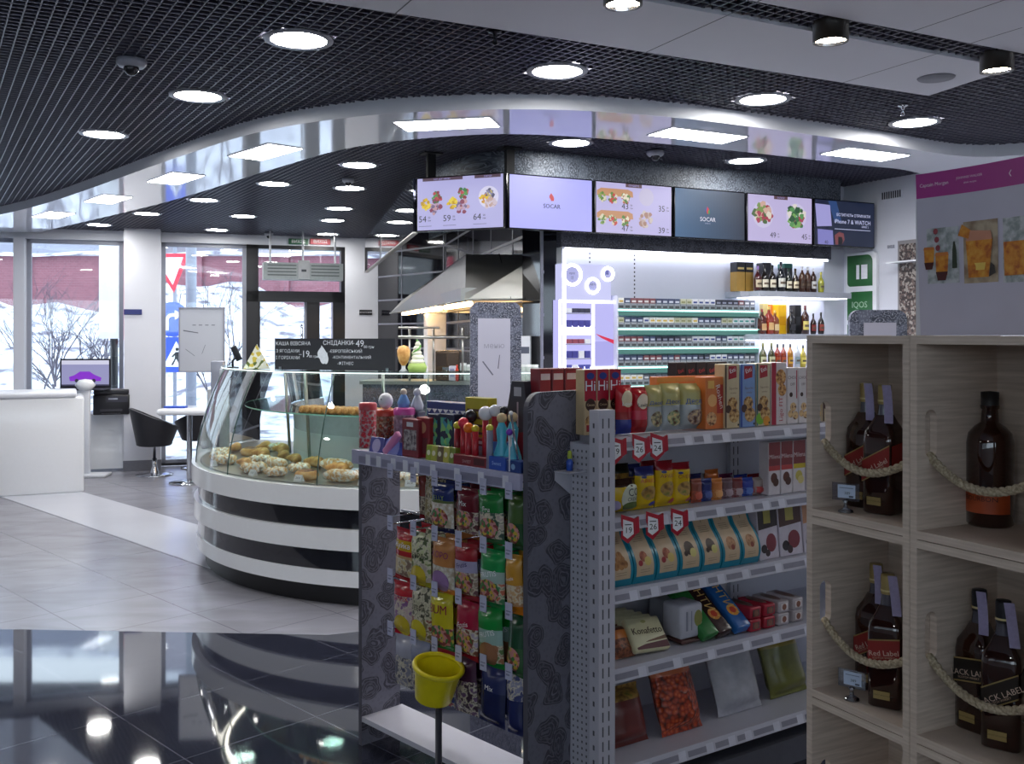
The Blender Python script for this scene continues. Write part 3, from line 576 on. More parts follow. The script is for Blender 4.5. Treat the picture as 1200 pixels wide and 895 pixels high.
# white counter block at left
p1 = pt(98.5, 10.35); wd = 1.9; t = thing('service_counter', 'white glossy counter block standing at the left edge', 'counter', (p1[0], p1[1], 0), R(24))
m = MB(); m.bev(-wd, 0, 0, .7, .0, 1.0, white_gloss, .02, 3); m.build('body', t)
m = MB(); m.bev(-wd-.02, -.07, -.02, .72, 1.0, 1.06, white_mat, .025, 3); m.build('worktop', t)
# security gate post
Y = 11.5; p = pt(100, Y); t = thing('security_post', 'slim white post with a flat oval head beside the printer', 'post', (p[0], p[1], 0), R(5)); zt_ = zt(456, Y)
m = MB(); m.bev(-.055, .055, -.03, .03, .03, zt_, white_mat, .01); m.build('post', t); m = MB(); m.lathe([(.0, zt(459, Y)), (.07, zt(457, Y)), (.115, zt(451, Y)), (.07, zt(445, Y)), (0, zt(444, Y))], white_gloss, 24); m.build('head', t)
m = MB(); m.bev(-.12, .27, -.15, .12, 0, .035, white_mat, .01); m.build('base_plate', t)
# desk with the laptop and the printer
Y = 11.72; p = pt(108, Y); zd = zt(487, Y); t = thing('office_desk', 'white desk by the left window holding the printer', 'desk', (p[0]-.75, p[1], 0), wa)
m = MB(); m.box(0, 1.12, .0, .32, zd-.04, zd, white_gloss); m.build('desktop', t); m = MB(); m.box(0, 1.11, .02, .04, .02, zd-.04, white_gloss); m.build('front_panel', t)
for x in (.02, 1.05): m = MB(); m.box(x, x+.05, .25, .3, 0, zd-.04, grey_frame); m.build('leg', t)
# printer
p = pt(108, Y+.02); t = thing('office_printer', 'black multifunction printer on the white desk', 'printer', (p[0], p[1]+.02, zd+.002), wa)
pb = mat('#191920', .35); w_ = 40*Y/F; hp = 30*Y/F; m = MB(); m.bev(0, w_, .0, .27, 0, hp*.8, pb, .015); m.box(.08, w_-.08, -.004, .01, .04, .07, mat('#33333c')); m.build('body', t)
m = MB(); m.bev(.005, w_-.005, .01, .27, hp*.8, hp, mat('#222229', .3), .01); m.build('scanner_lid', t); m = MB(); m.box(w_*.35, w_*.95, -.008, .0, hp*.5, hp*.72, mat('#3b3b45', .2)); m.box(w_*.42, w_*.68, -.01, -.008, hp*.6, hp*.66, mat('#9094a2', .2)); m.build('control_panel', t)
m = MB(); m.box(.1, w_-.1, -.07, .0, .015, .022, mat('#2b2b33')); m.build('paper_tray', t)
# laptop on its own shelf behind the counter block
Y = 11.78; p = pt(100, Y); zl = zt(455, Y); t = thing('laptop', 'open laptop with a purple car picture, behind the white counter block', 'laptop', (p[0], p[1], zl-.012), R(4))
w_ = 58*Y/F; hl = 36*Y/F; m = MB(); m.bev(-w_/2, w_/2, -.22, 0, 0, .018, mat('#3c3c46', .3), .004, 1); m.box(-w_/2+.03, w_/2-.03, -.13, -.02, .018, .02, pb); m.build('keyboard_base', t)
m = MB(); m.bev(-w_/2, w_/2, 0, .014, .01, hl, pb, .004, 1); m.rect(-w_/2+.02, w_/2-.02, .04, hl-.02, -.001, em('#9a9ac6', .8)); m.rect(-w_/2+.02, w_/2-.02, hl-.07, hl-.02, -.0012, em('#d8d8f0', .8)); m.rect(-w_/2+.02, w_/2-.02, .04, .06, -.0012, em('#33334c', .8))
m.face(.0, .13, -.002, [(-.18, -.03), (.18, -.03), (.19, .01), (.1, .05), (.05, .085), (-.06, .085), (-.13, .04), (-.19, .02)], em('#8a28d0', .8)); m.disc(-.1, .105, .022, -.003, em('#303040', .5)); m.disc(.1, .105, .022, -.003, em('#303040', .5)); m.build('lid', t)
st_ = thing('laptop_table', 'white side table carrying the open laptop', 'table', (p[0], p[1], 0), R(4)); m = MB(); m.box(-.34, .06, -.24, .03, zl-.047, zl-.013, white_gloss); m.build('tabletop', st_)
for x in (-.3, .03): m = MB(); m.box(x-.02, x+.02, -.05, 0, 0, zl-.047, white_mat); m.build('leg', st_)
# tub chairs and cafe table
def chair(px, py, rz, lab, s=1):
    p = pt(px, 1897/(py-HY)); t = thing('tub_chair', lab, 'chair', (p[0], p[1], 0), rz, 'black tub chairs at the window table')
    bl = mat('#1b1b22', .38, noise=.1)
    def shell(u, v):
        bk = (math.cos((u-.5)*2*math.pi*.86)+1)/2
        r = .20+.085*v; top = .50+.24*bk; z = .36+(top-.36)*v+.06*v
        return (r*1.08*math.sin((u-.5)*2*math.pi*.86), r*math.cos((u-.5)*2*math.pi*.86), z)
    m = MB(); m.grid(shell, 40, 8, bl); m.grid(lambda u, v: (shell(1-u, v)[0]*.88, shell(1-u, v)[1]*.88, shell(1-u, v)[2]+.0), 40, 8, bl)
    m.grid(lambda u, v: (shell(u, 1)[0]*(1-.12*v), shell(u, 1)[1]*(1-.12*v), shell(u, 1)[2]), 40, 1, bl); m.lathe([(0, .35), (.18, .35), (.205, .37), (.2, .38), (0, .38)], bl, 30); m.build('shell', t)
    m = MB(); m.lathe([(0, .38), (.18, .38), (.2, .41), (.19, .455), (.14, .475), (0, .475)], mat('#22222a', .45), 30); m.build('seat_cushion', t)
    m = MB(); m.lathe([(.028, .1), (.028, .2), (.018, .2), (.018, .355)], chrome, 16); m.lathe([(.05, .03), (.04, .07), (.03, .1)], chrome, 16); m.build('pedestal', t)
    m = MB(); m.lathe([(0, 0), (.21, 0), (.215, .008), (.16, .016), (.05, .03), (0, .03)], chrome, 36); m.build('base', t)
chair(181, 556.5, R(115), 'black tub chair on a chrome disc base beside the white column'); chair(233, 548, R(-100), 'black tub chair half hidden behind the pastry case')
p = pt(222, 11.0); zt2 = zt(477, 11.0); t = thing('cafe_table', 'white table between the black tub chairs', 'table', (p[0], p[1], 0)); m = MB(); m.bev(-.27, .45, -.3, .3, zt2-.07, zt2, white_gloss, .03, 3); m.build('tabletop', t)
m = MB(); m.lathe([(.03, .02), (.03, zt2-.07)], chrome, 16); m.build('pedestal', t); m = MB(); m.lathe([(0, 0), (.22, 0), (.22, .01), (.03, .03), (0, .03)], chrome, 30); m.build('base', t)
m = MB(); m.bev(-.12, .12, -.05, .05, 0, .02, mat('#2a4fc0', .4), .004, 1); m.build('blue_tray', None, (p[0]-.12, p[1]-.1, zt2+.001), 0, 'small blue tray lying on the white cafe table', 'tray')
# ================================================================== PASTRY CASE  (round counter)
PC = (-.453, 7.83); A0, A1 = R(-205), R(-70)
t = thing('pastry_case', 'round white and black banded pastry display case with curved glass', 'display case', (PC[0], PC[1], 0))
def arcwall(m, prof, mt, a0=A0, a1=A1, n=72, mf=None): k = len(prof)-1; m.addl([(r*math.cos(a0+(a1-a0)*i/n), r*math.sin(a0+(a1-a0)*i/n), z) for r, z in prof for i in range(n+1)], [((j*(n+1)+i, j*(n+1)+i+1, (j+1)*(n+1)+i+1, (j+1)*(n+1)+i), mt) for j in range(k) for i in range(n)], True); return m
def ring(m, r0, r1, z0, z1, mt, a0=A0, a1=A1):
    for pr in ([(r1, z0), (r1, z1)], [(r1, z1), (r0, z1)], [(r0, z1), (r0, z0)], [(r0, z0), (r1, z0)]): arcwall(m, pr, mt, a0, a1)
    for a in (a0, a1): m.add([(r*math.cos(a), r*math.sin(a), z) for r, z in ((r0, z0), (r1, z0), (r1, z1), (r0, z1))], [(0, 1, 2, 3)], mt)
    return m
smoke = mat('#191a21', .05, noise=.05, coat=.5)
m = MB(); ring(m, 1.2, 1.9, .0, .125, black); m.build('plinth', t)
m = MB(); ring(m, 1.25, 1.955, .125, .722, smoke); m.build('dark_panels', t)
for z0, z1, r in ((.125, .22, 1.965), (.347, .475, 1.985), (.6, .728, 2.0)): m = MB(); ring(m, r-.06, r, z0, z1, white_gloss); m.build('white_band', t)
m = MB(); ring(m, 1.2, 1.93, .722, .735, steel); m.build('display_deck', t)
gls = glass('#f5faf9', .3)
A1g = A1
prof = [(1.975-.2*(k/8)**1.6, .735+(1.412-.735)*k/8) for k in range(9)]
m = MB(); arcwall(m, prof, gls); m.build('curved_glass', t)
m = MB(); gy = mat('#3f5652', .2)
for a in (-158, -136, -112, -92):
    a = R(a); c, s_ = math.cos(a), math.sin(a); m.tube([(r*c, r*s_, z) for r, z in prof], .004, gy, 6)
m.build('glass_joint', t)
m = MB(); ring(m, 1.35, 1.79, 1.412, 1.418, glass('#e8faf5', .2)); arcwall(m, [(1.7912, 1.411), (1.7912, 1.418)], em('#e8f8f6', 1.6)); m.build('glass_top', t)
m = MB(); ring(m, 1.28, 1.62, 1.125, 1.132, glass('#def5ef', .25)); arcwall(m, [(1.6212, 1.124), (1.6212, 1.133)], mat('#8fc7b8', .1)); m.build('glass_shelf', t)
m = MB(); arcwall(m, [(1.24, .735), (1.27, 1.12)], mat('#c9ccd6', .15)); m.build('rear_door', t)
m = MB(); arcwall(m, [(1.74, 1.4112), (1.765, 1.4112)], em('#fff6e8', 9), a0=R(-190)); m.build('light_strip', t)
m = MB(); arcwall(m, [(1.28, 1.13), (1.33, 1.41)], glass('#eef6f6', .2)); m.build('rear_glass', t)
m = MB(); ring(m, 1.05, 1.26, .0, .95, white_mat); m.build('service_side', t)
m = MB()
for a in (-172, -140, -108, -80): a = R(a); c, s_ = math.cos(a), math.sin(a); m.tube([(1.29*c, 1.29*s_, .735), (1.33*c, 1.33*s_, 1.412)], .012, steel, 8)
m.build('steel_upright', t)
for x, y, s_, z0, z1, mm in ((-1.98, .3, .05, .70, 1.44, grey_frame), (-1.90, .2, .035, .72, 1.38, mat('#aab0b8', .3)), (-2.05, .42, .05, .0, 1.2, mat('#c2c6cc', .3))): m = MB(); m.bev(x-s_, x+s_, y-s_, y+s_, z0, z1, mm, .01); m.build('end_post', t)
# pastries on the deck
sugar = ramp_mat('noise', [(.3, '#d89c58'), (.45, '#ecc48c'), (.58, '#fbf8f2')], 55, .8, bump=.3, detail=5); golden = ramp_mat('noise', [(.3, '#c07a38'), (.55, '#e4ae68'), (.75, '#f2d29a')], 22, .6, bump=.3)
berry = ramp_mat('noise', [(.4, '#5a3030'), (.6, '#b07a48')], 40, .6)
def pastry(kind):
    m = MB()
    if kind == 0:      # sugared long roll
        P = [(-.11+.022*i, .012*math.sin(i*.9), .035) for i in range(11)]; m.tube(P, .035, sugar, 12, rad=[.012, .026, .034, .038, .04, .04, .04, .038, .034, .026, .012]); 
    elif kind == 1:    # croissant
        P = [(.085*math.cos(a), .075*math.sin(a), .032) for a in [R(20+14*i) for i in range(11)]]; m.tube(P, .03, golden, 12, rad=[.01, .018, .024, .034, .03, .038, .03, .034, .024, .018, .01])
    elif kind == 2:    # open bun with filling
        m.lathe([(0, 0), (.055, 0), (.066, .02), (.06, .04), (.045, .045)], golden, 18); m.lathe([(.045, .044), (.03, .052), (0, .055)], berry, 18)
    else:              # plaited ring
        for q in (0, math.pi): m.tube([((.05+.013*math.cos(3*a+q))*math.cos(a), (.05+.013*math.cos(3*a+q))*math.sin(a), .03+.012*math.sin(3*a+q)) for a in [2*math.pi*i/36 for i in range(36)]], .018, sugar, 8, closed=True)
    return m
kn = ('sugared pastry roll', 'golden croissant', 'open bun with dark filling', 'plaited sugared ring'); nm_ = ('pastry_roll', 'croissant', 'filled_bun', 'pastry_ring')
cnt = [0]*4; rnd = random.Random(3); protos = {}
for row, (r, step) in enumerate(((1.80, 8.2), (1.58, 9.5), (1.42, 11))):
    a = -178.0
    while a < -84:
        k = (rnd.choice((1, 3, 1, 2)) if a < -140 else rnd.choice((0, 2, 3, 1))) if row else (rnd.choice((1, 3, 2)) if a < -128 else (0 if a > -112 else rnd.choice((3, 2))))
        q = (PC[0]+r*math.cos(R(a)), PC[1]+r*math.sin(R(a)), .7365); lab = '%s, %s from the left, %s row on the case deck' % (kn[k], ORD[cnt[k]] if cnt[k] < 30 else 'last', ('front', 'middle', 'rear')[row]); cnt[k] += 1
        if k in protos: o = protos[k].copy(); C.objects.link(o); o.location = q; o.rotation_euler = (0, 0, R(a+90)+rnd.uniform(-.3, .3)); tag(o, lab, 'pastry', 'pastries on the deck of the glass case')
        else: protos[k] = pastry(k).build(nm_[k], None, q, R(a+90)+rnd.uniform(-.3, .3), lab, 'pastry', 'pastries on the deck of the glass case')
        s_ = rnd.uniform(.95, 1.2); (C.objects[-1]).scale = (s_, s_, s_); a += step*rnd.uniform(.95, 1.1)
    cnt = [0]*4
wafer = ramp_mat('noise', [(.4, '#b5733c'), (.6, '#d9a468')], 60, .6, bump=.3)
a = -127.0; i = 0
while a < -96:
    q = (PC[0]+1.52*math.cos(R(a)), PC[1]+1.52*math.sin(R(a)), 1.1335); m = MB(); m.X = Matrix.Rotation(R(90), 4, 'Y') @ Matrix.Rotation(0, 4, 'X'); m.lathe([(.008, -.07), (.022, -.07), (.024, -.06), (.024, .06), (.022, .07), (.008, .07)], wafer, 12); m.v = [(x, y, z+.024) for x, y, z in m.v]
    m.build('wafer_tube', None, q, R(a), 'cream wafer tube on the glass shelf, %s from the left' % ORD[i], 'pastry', 'wafer tubes on the glass shelf'); a += 1.95; i += 1
for i, a in enumerate((-150, -131, -118, -104, -95)):
    q = (PC[0]+1.905*math.cos(R(a)), PC[1]+1.905*math.sin(R(a)), .736); m = MB(); m.add([(-.03, 0, 0), (.03, 0, 0), (.03, .02, .04), (-.03, .02, .04), (-.03, .035, 0), (.03, .035, 0)], [(0, 1, 2, 3), (3, 2, 5, 4), (0, 3, 4), (1, 5, 2)], swhite); m.text('%d.50' % (14+3*i), 0, .02, .016, -.0, mat('#26262c'), depth=lambda X, Z: Z*.5-.001)
    m.build('price_card', None, q, R(a+90), 'little white price card inside the pastry case, %s from the left' % ORD[i], 'price card', 'price cards in the pastry case')
# chalkboard on the glass top
pa, pb_ = pt(322, 6.62), pt(463, 6.35); l = dist(pa, pb_); chalk = mat('#cfd2dc', .9, noise=.3, scale=200)
t = thing('chalkboard_menu', 'long black chalkboard with breakfast prices standing on the glass case', 'chalkboard', (pa[0], pa[1], 1.42), ang(unit(pa, pb_)))
m = MB(); hb = .21; m.box(0, l, 0, .012, .0, hb, mat('#1d1e27', .6, noise=.25, scale=14))
def ch(s, x, z, sz): m.text(s, x, z, sz, -.0015, chalk)
ch('КАША ВІВСЯНА', .14, .175, .034); ch('З ЯГОДАМИ', .1, .125, .03); ch('І ГОРІХАМИ', .1, .08, .03); ch('–', .195, .105, .04); ch('19', .235, .105, .062); ch('00 грн', .295, .09, .024)
ch('СНІДАНКИ', .475, .18, .04); ch('–', .585, .18, .04); ch('49', .635, .175, .062); ch('00 грн', .7, .155, .026); ch('-ЄВРОПЕЙСЬКИЙ', .53, .125, .028); ch('-КОНТИНЕНТАЛЬНИЙ', .575, .085, .026); ch('-ФІТНЕС', .53, .045, .028)
m.flame(.365, .1, .13, -.0016, [chalk, chalk, chalk]); m.build('board', t)
for x in (.04, l-.06): m = MB(); m.box(x, x+.02, -.015, .03, -.001, .02, chrome); m.build('clip_foot', t)
# triangular card, display figures, on the glass top
p = pt(301, 6.75); m = MB(); prn = ramp_mat('cells', [(0, '#d8d6c8'), (.4, '#c8b048'), (.6, '#5c6a30'), (.8, '#e6e2d8')], 40, .5); m.plate([(-.095, 0), (.095, 0), (.0, .17)], -.004, .004, prn, white_mat); m.plate([(-.02, 0), (.02, 0), (.0, .1)], .004, .06, white_mat); m.build('table_card', None, (p[0], p[1], 1.42), R(-4), 'triangular printed card standing at the left end of the glass top', 'card')
p = pt(278, 6.95); t = thing('payment_terminal', 'small dark payment terminal on a stalk, left of the triangular card', 'terminal', (p[0], p[1], 1.42)); m = MB(); m.X = Matrix.Translation((0, 0, .09)) @ Matrix.Rotation(R(-25), 4, 'Y'); m.bev(-.022, .022, -.01, .01, -.04, .07, pb, .006); m.build('handset', t); m = MB(); m.tube([(-.03, 0, 0), (-.035, 0, .05), (0, 0, .08)], .008, black, 8); m.build('stalk', t); m = MB(); m.lathe([(0, 0), (.04, 0), (.04, .008), (0, .01)], black, 16, c=(-.03, 0)); m.build('foot', t)
p = pt(489, 6.2); t = thing('ice_cream_model', 'model ice cream swirl with green topping on the glass top', 'food model', (p[0], p[1], 1.42)); cream = mat('#e2e0cc', .4); m = MB()
for k in range(5): m.lathe([(0, .05+k*.028), (.042-k*.007, .05+k*.028), (.047-k*.007, .065+k*.028), (.036-k*.007, .08+k*.028), (0, .082+k*.028)], cream, 18, c=(.004*math.sin(k*2), 0))
m.tube([(.045*math.cos(a*.9)*(1-a/12), .045*math.sin(a*.9)*(1-a/12), .055+a*.016) for a in [i*.4 for i in range(24)]], .006, mat('#5d9a3c', .4), 6); m.build('swirl', t)
m = MB(); m.lathe([(.0, 0), (.055, 0), (.062, .03), (.05, .055), (0, .055)], mat('#9cb45c', .5), 20); m.build('cup', t); 
p = pt(473, 6.25); t = thing('pastry_cone_model', 'brown wrapped pastry cone model left of the ice cream model', 'food model', (p[0], p[1], 1.42)); m = MB(); m.lathe([(0, 0), (.03, 0), (.012, .02), (.012, .04)], white_mat, 14); m.build('holder', t); m = MB(); m.lathe([(.01, .035), (.028, .06), (.04, .1), (.042, .135), (.03, .16), (0, .168)], golden, 16); m.build('cone', t)
# freestanding paisley boards
pais_lt = paisley('#6d7184', '#a3a6b6', '#3d4152', 16, off=(3, 1, 0))
def board(px0, px1, pytop, Y, pap, lab, rz):
    pc_ = pt((px0+px1)/2, Y); sc_ = Y/F; hw = (px1-px0)/2*sc_; zt_ = zt(pytop, Y); r = .05
    t = thing('paisley_stand', lab, 'display stand', (pc_[0], pc_[1], 0), rz)
    pts = [(-hw, .02), (hw, .02)]+[(hw-r+r*math.cos(R(a)), zt_-r+r*math.sin(R(a))) for a in range(0, 91, 15)]+[(-hw+r+r*math.cos(R(a)), zt_-r+r*math.sin(R(a))) for a in range(90, 181, 15)]
    m = MB(); m.plate(pts, 0, .03, pais_lt); m.build('panel', t)
    a, b, c, d = pap; x0, x1 = (a-(px0+px1)/2)*sc_, (b-(px0+px1)/2)*sc_; z1, z0 = zt(c, Y), zt(d, Y)
    m = MB(); m.box(x0, x1, -.004, 0, z0, z1, mat('#c9c8da', .35, noise=.04, scale=4)); dk = mat('#6c6c80')
    if z1-z0 > .3: m.face((x0+x1)/2, z0+.2, -.005, [(-.07, .06), (-.01, -.02), (-.004, -.015), (-.064, .064)], dk); m.face((x0+x1)/2, z0+.2, -.005, [(.02, .02), (.026, .02), (.034, .1), (.03, .1)], dk); m.text('меню', (x0+x1)/2, z1-.16, .045, -.005, mat('#a4a4b8'))
    m.build('paper_sheet', t); m = MB(); m.box(-hw, hw, -.15, .17, 0, .02, grey_frame); m.build('foot_plate', t)
board(551, 611, 354, 5.72, (560, 598, 373, 476), 'grey paisley board with rounded corners and a white sheet, before the kitchen hood', R(6))
board(996, 1063, 363, 5.0, (1012, 1050, 378, 425), 'grey paisley board with a blank white sheet behind the wooden crates', R(0))
# ================================================================== KITCHEN
# long steel extraction hood along the side wall
def P3(px, py, Y): return (pt(px, Y)[0], Y, zt(py, Y))
zr = 1.92; hd = thing('extractor_hood', 'long polished steel extraction hood over the kitchen line', 'extractor hood', (0, 0, 0))
n0 = P3(545, 352, 7.6); n1 = P3(633, 352, 7.52); n2 = P3(546, 298, 7.75); n3 = P3(634, 298, 7.56)
f0 = (pt(457, 11.9)[0], 11.9, zr); f1 = (pt(524, 11.6)[0], 11.6, zr); f2_ = (pt(459, 11.9)[0]+.12, 11.9, 2.07); f3_ = (pt(525, 11.6)[0], 11.6, 2.07)
n0 = (n0[0], n0[1], zr); n1 = (n1[0], n1[1], zr)
m = MB(); V = [n0, n1, n3, n2, f0, f1, f3_, f2_]; m.add(V, [(0, 1, 2, 3), (5, 4, 7, 6), (4, 0, 3, 7), (1, 5, 6, 2), (3, 2, 6, 7)], steel)
c_ = [sum(v_[i] for v_ in (n0, n1, f0, f1))/4 for i in range(3)]
inn = [tuple(c_[i]+(v_[i]-c_[i])*(.985 if i == 1 else .86) if i < 2 else zr for i in range(3)) for v_ in (n0, n1, f1, f0)]; rim = [n0, n1, f1, f0]
for i in range(4): j = (i+1) % 4; m.add([rim[i], rim[j], inn[j], inn[i]], [(0, 1, 2, 3)], steel); m.add([inn[i], inn[j], (inn[j][0], inn[j][1], zr+.1), (inn[i][0], inn[i][1], zr+.1)], [(0, 1, 2, 3)], steel)
m.add([(v_[0], v_[1], zr+.1) for v_ in inn], [(0, 1, 2, 3)], steel)
m.build('canopy', hd)
m = MB(); m.tube([(n0[0]+.0, n0[1]-.004, zr+.005), (n1[0], n1[1]-.004, zr+.005)], .008, steel, 6); m.tube([n0, f0], .008, steel, 6); sx_ = n2[0]+(n3[0]-n2[0])*.45; m.tube([(n0[0]+(n1[0]-n0[0])*.62, 7.55, zr), (sx_, 7.655, n2[2])], .004, mat('#55534f', .3, .8), 6); m.build('seam', hd)
dv = Vector((f0[0]-n0[0], f0[1]-n0[1], 0)).normalized(); nv_ = Vector((-dv.y, dv.x, 0))*-1
for k in range(3):
    c0_ = Vector((n0[0], n0[1], zr-.012))+dv*(.35+k*1.35)+nv_*.12; e = c0_+dv*1.1; m = MB(); m.tube([c0_, e], .022, em('#ffcf90', 18), 8); m.build('warm_lamp', hd)
# paisley clad counter block inside the ring
ka = pt(425, 7.25); kb = pt(634, 7.12); t = thing('kitchen_counter', 'dark paisley clad kitchen counter behind the pastry case', 'counter', (ka[0], ka[1], 0), ang(unit(ka, kb))); l = dist(ka, kb)
m = MB(); m.prism([(0, 0), (l-.08, 0), (l-.2, .35), (0, .35)], 0, 1.29, paisley('#4a4d5c', '#6a6d7e', '#2b2d38', 12)); m.build('body', t); m = MB(); m.prism([(-.02, -.02), (l-.07, -.02), (l-.2, .37), (-.02, .37)], 1.29, 1.315, steel); m.build('worktop', t); ku = unit(ka, kb)
def onk(px, out, z=1.316): q = hit(px, on(ka, (-ku[1], ku[0]), out), ku); return (q[0], q[1], z)
gj = glass('#d6e4e0', .3); ka_ = ang(ku)
# heated pass shelf
q0_, q1_ = onk(467, .05), onk(548, .05); l = dist(q0_, q1_); t = thing('heated_pass_shelf', 'steel tube pass shelf glowing under the warm hood lamps', 'shelf', q0_, ka_); zz = zt(395, 7.6)-1.316
m = MB(); m.tube([(0, 0, zz), (l, 0, zz)], .012, steel, 8); m.tube([(0, .3, zz), (l, .3, zz)], .012, steel, 8); m.box(0, l, 0, .3, zz-.004, zz+.004, steel); m.tube([(0, 0, zz+.07), (l*.6, 0, zz+.07)], .008, steel, 8); m.build('shelf', t)
for x in (.08, l*.5, l-.04):
    m = MB(); m.tube([(x, .02, 0), (x, .02, zz+.07)], .009, steel, 8); m.build('upright', t)
q = onk(524, .08); t = thing('coffee_machine', 'dark bronze and steel coffee machine on the kitchen counter', 'coffee machine', q, ka_); m = MB(); m.bev(-.09, .09, 0, .22, 0, .22, mat('#6b5a4c', .25, .7), .01); m.rect(-.08, -.005, .11, .2, -.001, mat('#3b302a', .3)); m.rect(.005, .08, .11, .2, -.001, mat('#4a3d34', .3)); m.build('body', t); m = MB(); m.box(-.03, .03, -.03, 0, .08, .1, chrome); m.tube([(0, -.02, .08), (0, -.02, .05)], .008, chrome, 8); m.build('spout', t)
q = onk(529, .02); m = MB(); m.bev(-.02, .03, 0, .08, 0, .11, mat('#c6c8d6', .4), .006); m.rect(-.012, .022, .03, .09, -.001, mat('#8a90b0')); m.build('napkin_box', None, q, ka_, 'small white napkin box before the bronze coffee machine', 'box')
q = onk(535.5, .0); m = MB(); m.lathe([(0, 0), (.012, 0), (.012, .08), (.006, .1), (.006, .12), (0, .12)], mat('#d8402a', .3), 12); m.build('sauce_bottle', None, q, ka_, 'slim orange red sauce bottle on the kitchen counter', 'bottle')
for i, (px, h_) in enumerate(((543, .13), (549, .12), (612, .12), (619.5, .12), (627, .12))):
    t = thing('glass_jar', ('tall pale glass jar left of the paisley board', 'second pale glass jar tucked behind the paisley board', 'pale glass jar just right of the paisley board', 'middle jar of three right of the paisley board', 'rightmost pale glass jar on the kitchen counter')[i], 'jar', onk(px, .1), ka_, 'pale glass jars on the kitchen counter'); m = MB(); m.lathe([(0, 0), (.026, 0), (.028, .01), (.028, h_*.8), (.022, h_*.88)], mat('#b9c4bf', .08, noise=.3, scale=60), 16); m.build('jar', t); m = MB(); m.lathe([(.024, h_*.86), (.025, h_), (0, h_)], mat('#dfe2e2', .3), 16); m.build('lid', t)
q = onk(617, .15); t = thing('drinks_dispenser', 'white and grey machine at the end of the kitchen counter', 'machine', q, ka_); m = MB(); m.bev(-.06, .03, 0, .16, .0, .33, white_mat, .01); m.rect(-.045, .02, .2, .25, -.001, mat('#555a6c')); m.rect(-.04, .03, .05, .12, -.001, mat('#6a6e7c')); m.build('body', t); m = MB(); m.box(-.06, .05, -.03, 0, 0, .02, black); m.build('drip_tray', t)
# back line against the side wall: low steel bench and tall white unit
kk = pt(512, 10.2); m = MB(); t = thing('white_tall_unit', 'tall narrow white unit standing deep in the kitchen', 'cabinet', (kk[0], kk[1], 0), ang(KD)-math.pi/2)
m.bev(-.1, .1, 0, .3, 0, 1.88, white_mat, .01); m.build('body', t); m = MB(); m.box(.06, .075, -.02, 0, 1.2, 1.5, chrome); m.build('handle', t)
for i, (px, Y_, w_, z1, lab) in enumerate(((470, 11.0, .6, 1.0, 'steel workbench at the far kitchen wall'), (503, 8.9, .9, .95, 'steel workbench along the kitchen side wall'))):
    q = pt(px, Y_); t = thing('steel_workbench', lab, 'workbench', (q[0], q[1], 0), ang(KD)-math.pi); m = MB(); m.box(-w_/2, w_/2, 0, .55, z1-.04, z1, steel); m.build('worktop', t)
    for x, y in ((-1, .03), (1, .03), (-1, .55), (1, .55)): m = MB(); m.box(x*w_/2-.02*x-.02, x*w_/2-.02*x+.02, y-.02, y+.02, 0, z1-.04, steel); m.build('leg', t)
# ================================================================== BACK WALL CABINET
LB = dist(B0, BE); BN = (-.4472, .8944)
def bw(px, out=0): p = on(B0, BN, -out); return ray(px, p, BD)       # distance along the back wall for a pixel, at `out` in front
def bwz(py, px, out=0): p = hit(px, on(B0, BN, -out), BD); return zt(py, p[1])
lw = mat('#c3c6d4', .45, noise=.02)
t = thing('shop_cabinet', 'tall white lit wall cabinet with glowing edges behind the counter', 'cabinet', (B0[0], B0[1], 0), ang(BD)); xs = .135
m = MB(); m.box(xs, LB-.01, -.03, -.005, .0, 2.3, lw); hole = mat('#33353f')
for px in (691, 743.5):
    x = bw(px, .03); z = 2.26
    while z > 1.86: m.rect(x-.006, x+.006, z, z+.014, -.031, hole); z -= .032
m.build('back_panel', t)
led = em('#eef2ff', 9)
m = MB(); m.box(xs, LB-.02, -.085, -.045, 2.285, 2.298, led); m.build('light_strip', t)
m = MB(); m.box(xs-.02, xs, -.12, 0, 0, 2.3, white_gloss); m.build('side_panel', t)
m = MB(); m.box(xs-.022, xs+.004, -.128, -.12, 1.3, 2.28, em('#d8dcff', 3)); m.build('glowing_edge', t)
m = MB(); m.box(xs, LB-.02, -.45, -.03, 0, .9, white_mat); m.build('base_unit', t)
# lit heated-tobacco display at its left end
out = .12; x0, x1 = bw(655, out), bw(723, out); xm = bw(695, out); zb, ztp = bwz(431, 700, out), bwz(352, 700, out)
t = thing('lit_display_unit', 'bright white lit tobacco display with round glowing rings', 'display unit', (B0[0], B0[1], 0), ang(BD)); o_ = -out
glow = em('#e6e4ff', 5); soft = em('#b9b6f2', .9); m = MB(); m.box(x0, x1, o_, -.032, zb-.25, ztp, em('#bcbaf4', .95)); m.build('casing', t)
m = MB()
for a, b, c, d in ((x0, x1, ztp-.02, ztp), (x0, x1, zb-.01, zb+.01), (x1-.012, x1, zb-.2, ztp), (x0, x0+.012, zb-.2, ztp), (xm-.008, xm+.006, zb, ztp), (x0, xm, bwz(389, 670, out)-.02, bwz(385, 670, out)+.02)): m.box(a, b, o_-.012, o_, c, d, glow)
m.build('light_frame', t)
m = MB()
for j, py in enumerate((366, 383, 402, 419, 432)):
    z = bwz(py, 675, out); m.box(x0+.05, xm-.02, o_-.02, o_-.001, z-.012, z-.004, mat('#8e8fa8'))
    for k in range(4):
        xx = x0+.055+k*(xm-x0-.08)/4; m.box(xx, xx+.045, o_-.016, o_-.002, z-.002, z+.03+.02*(j in (1, 3)), mat(('#34364a', '#3f3f8c', '#8c4454', '#3f3f8c', '#4a4ea0')[j]) if (k+j) % 5 else white_mat)
m.build('shelf', t)
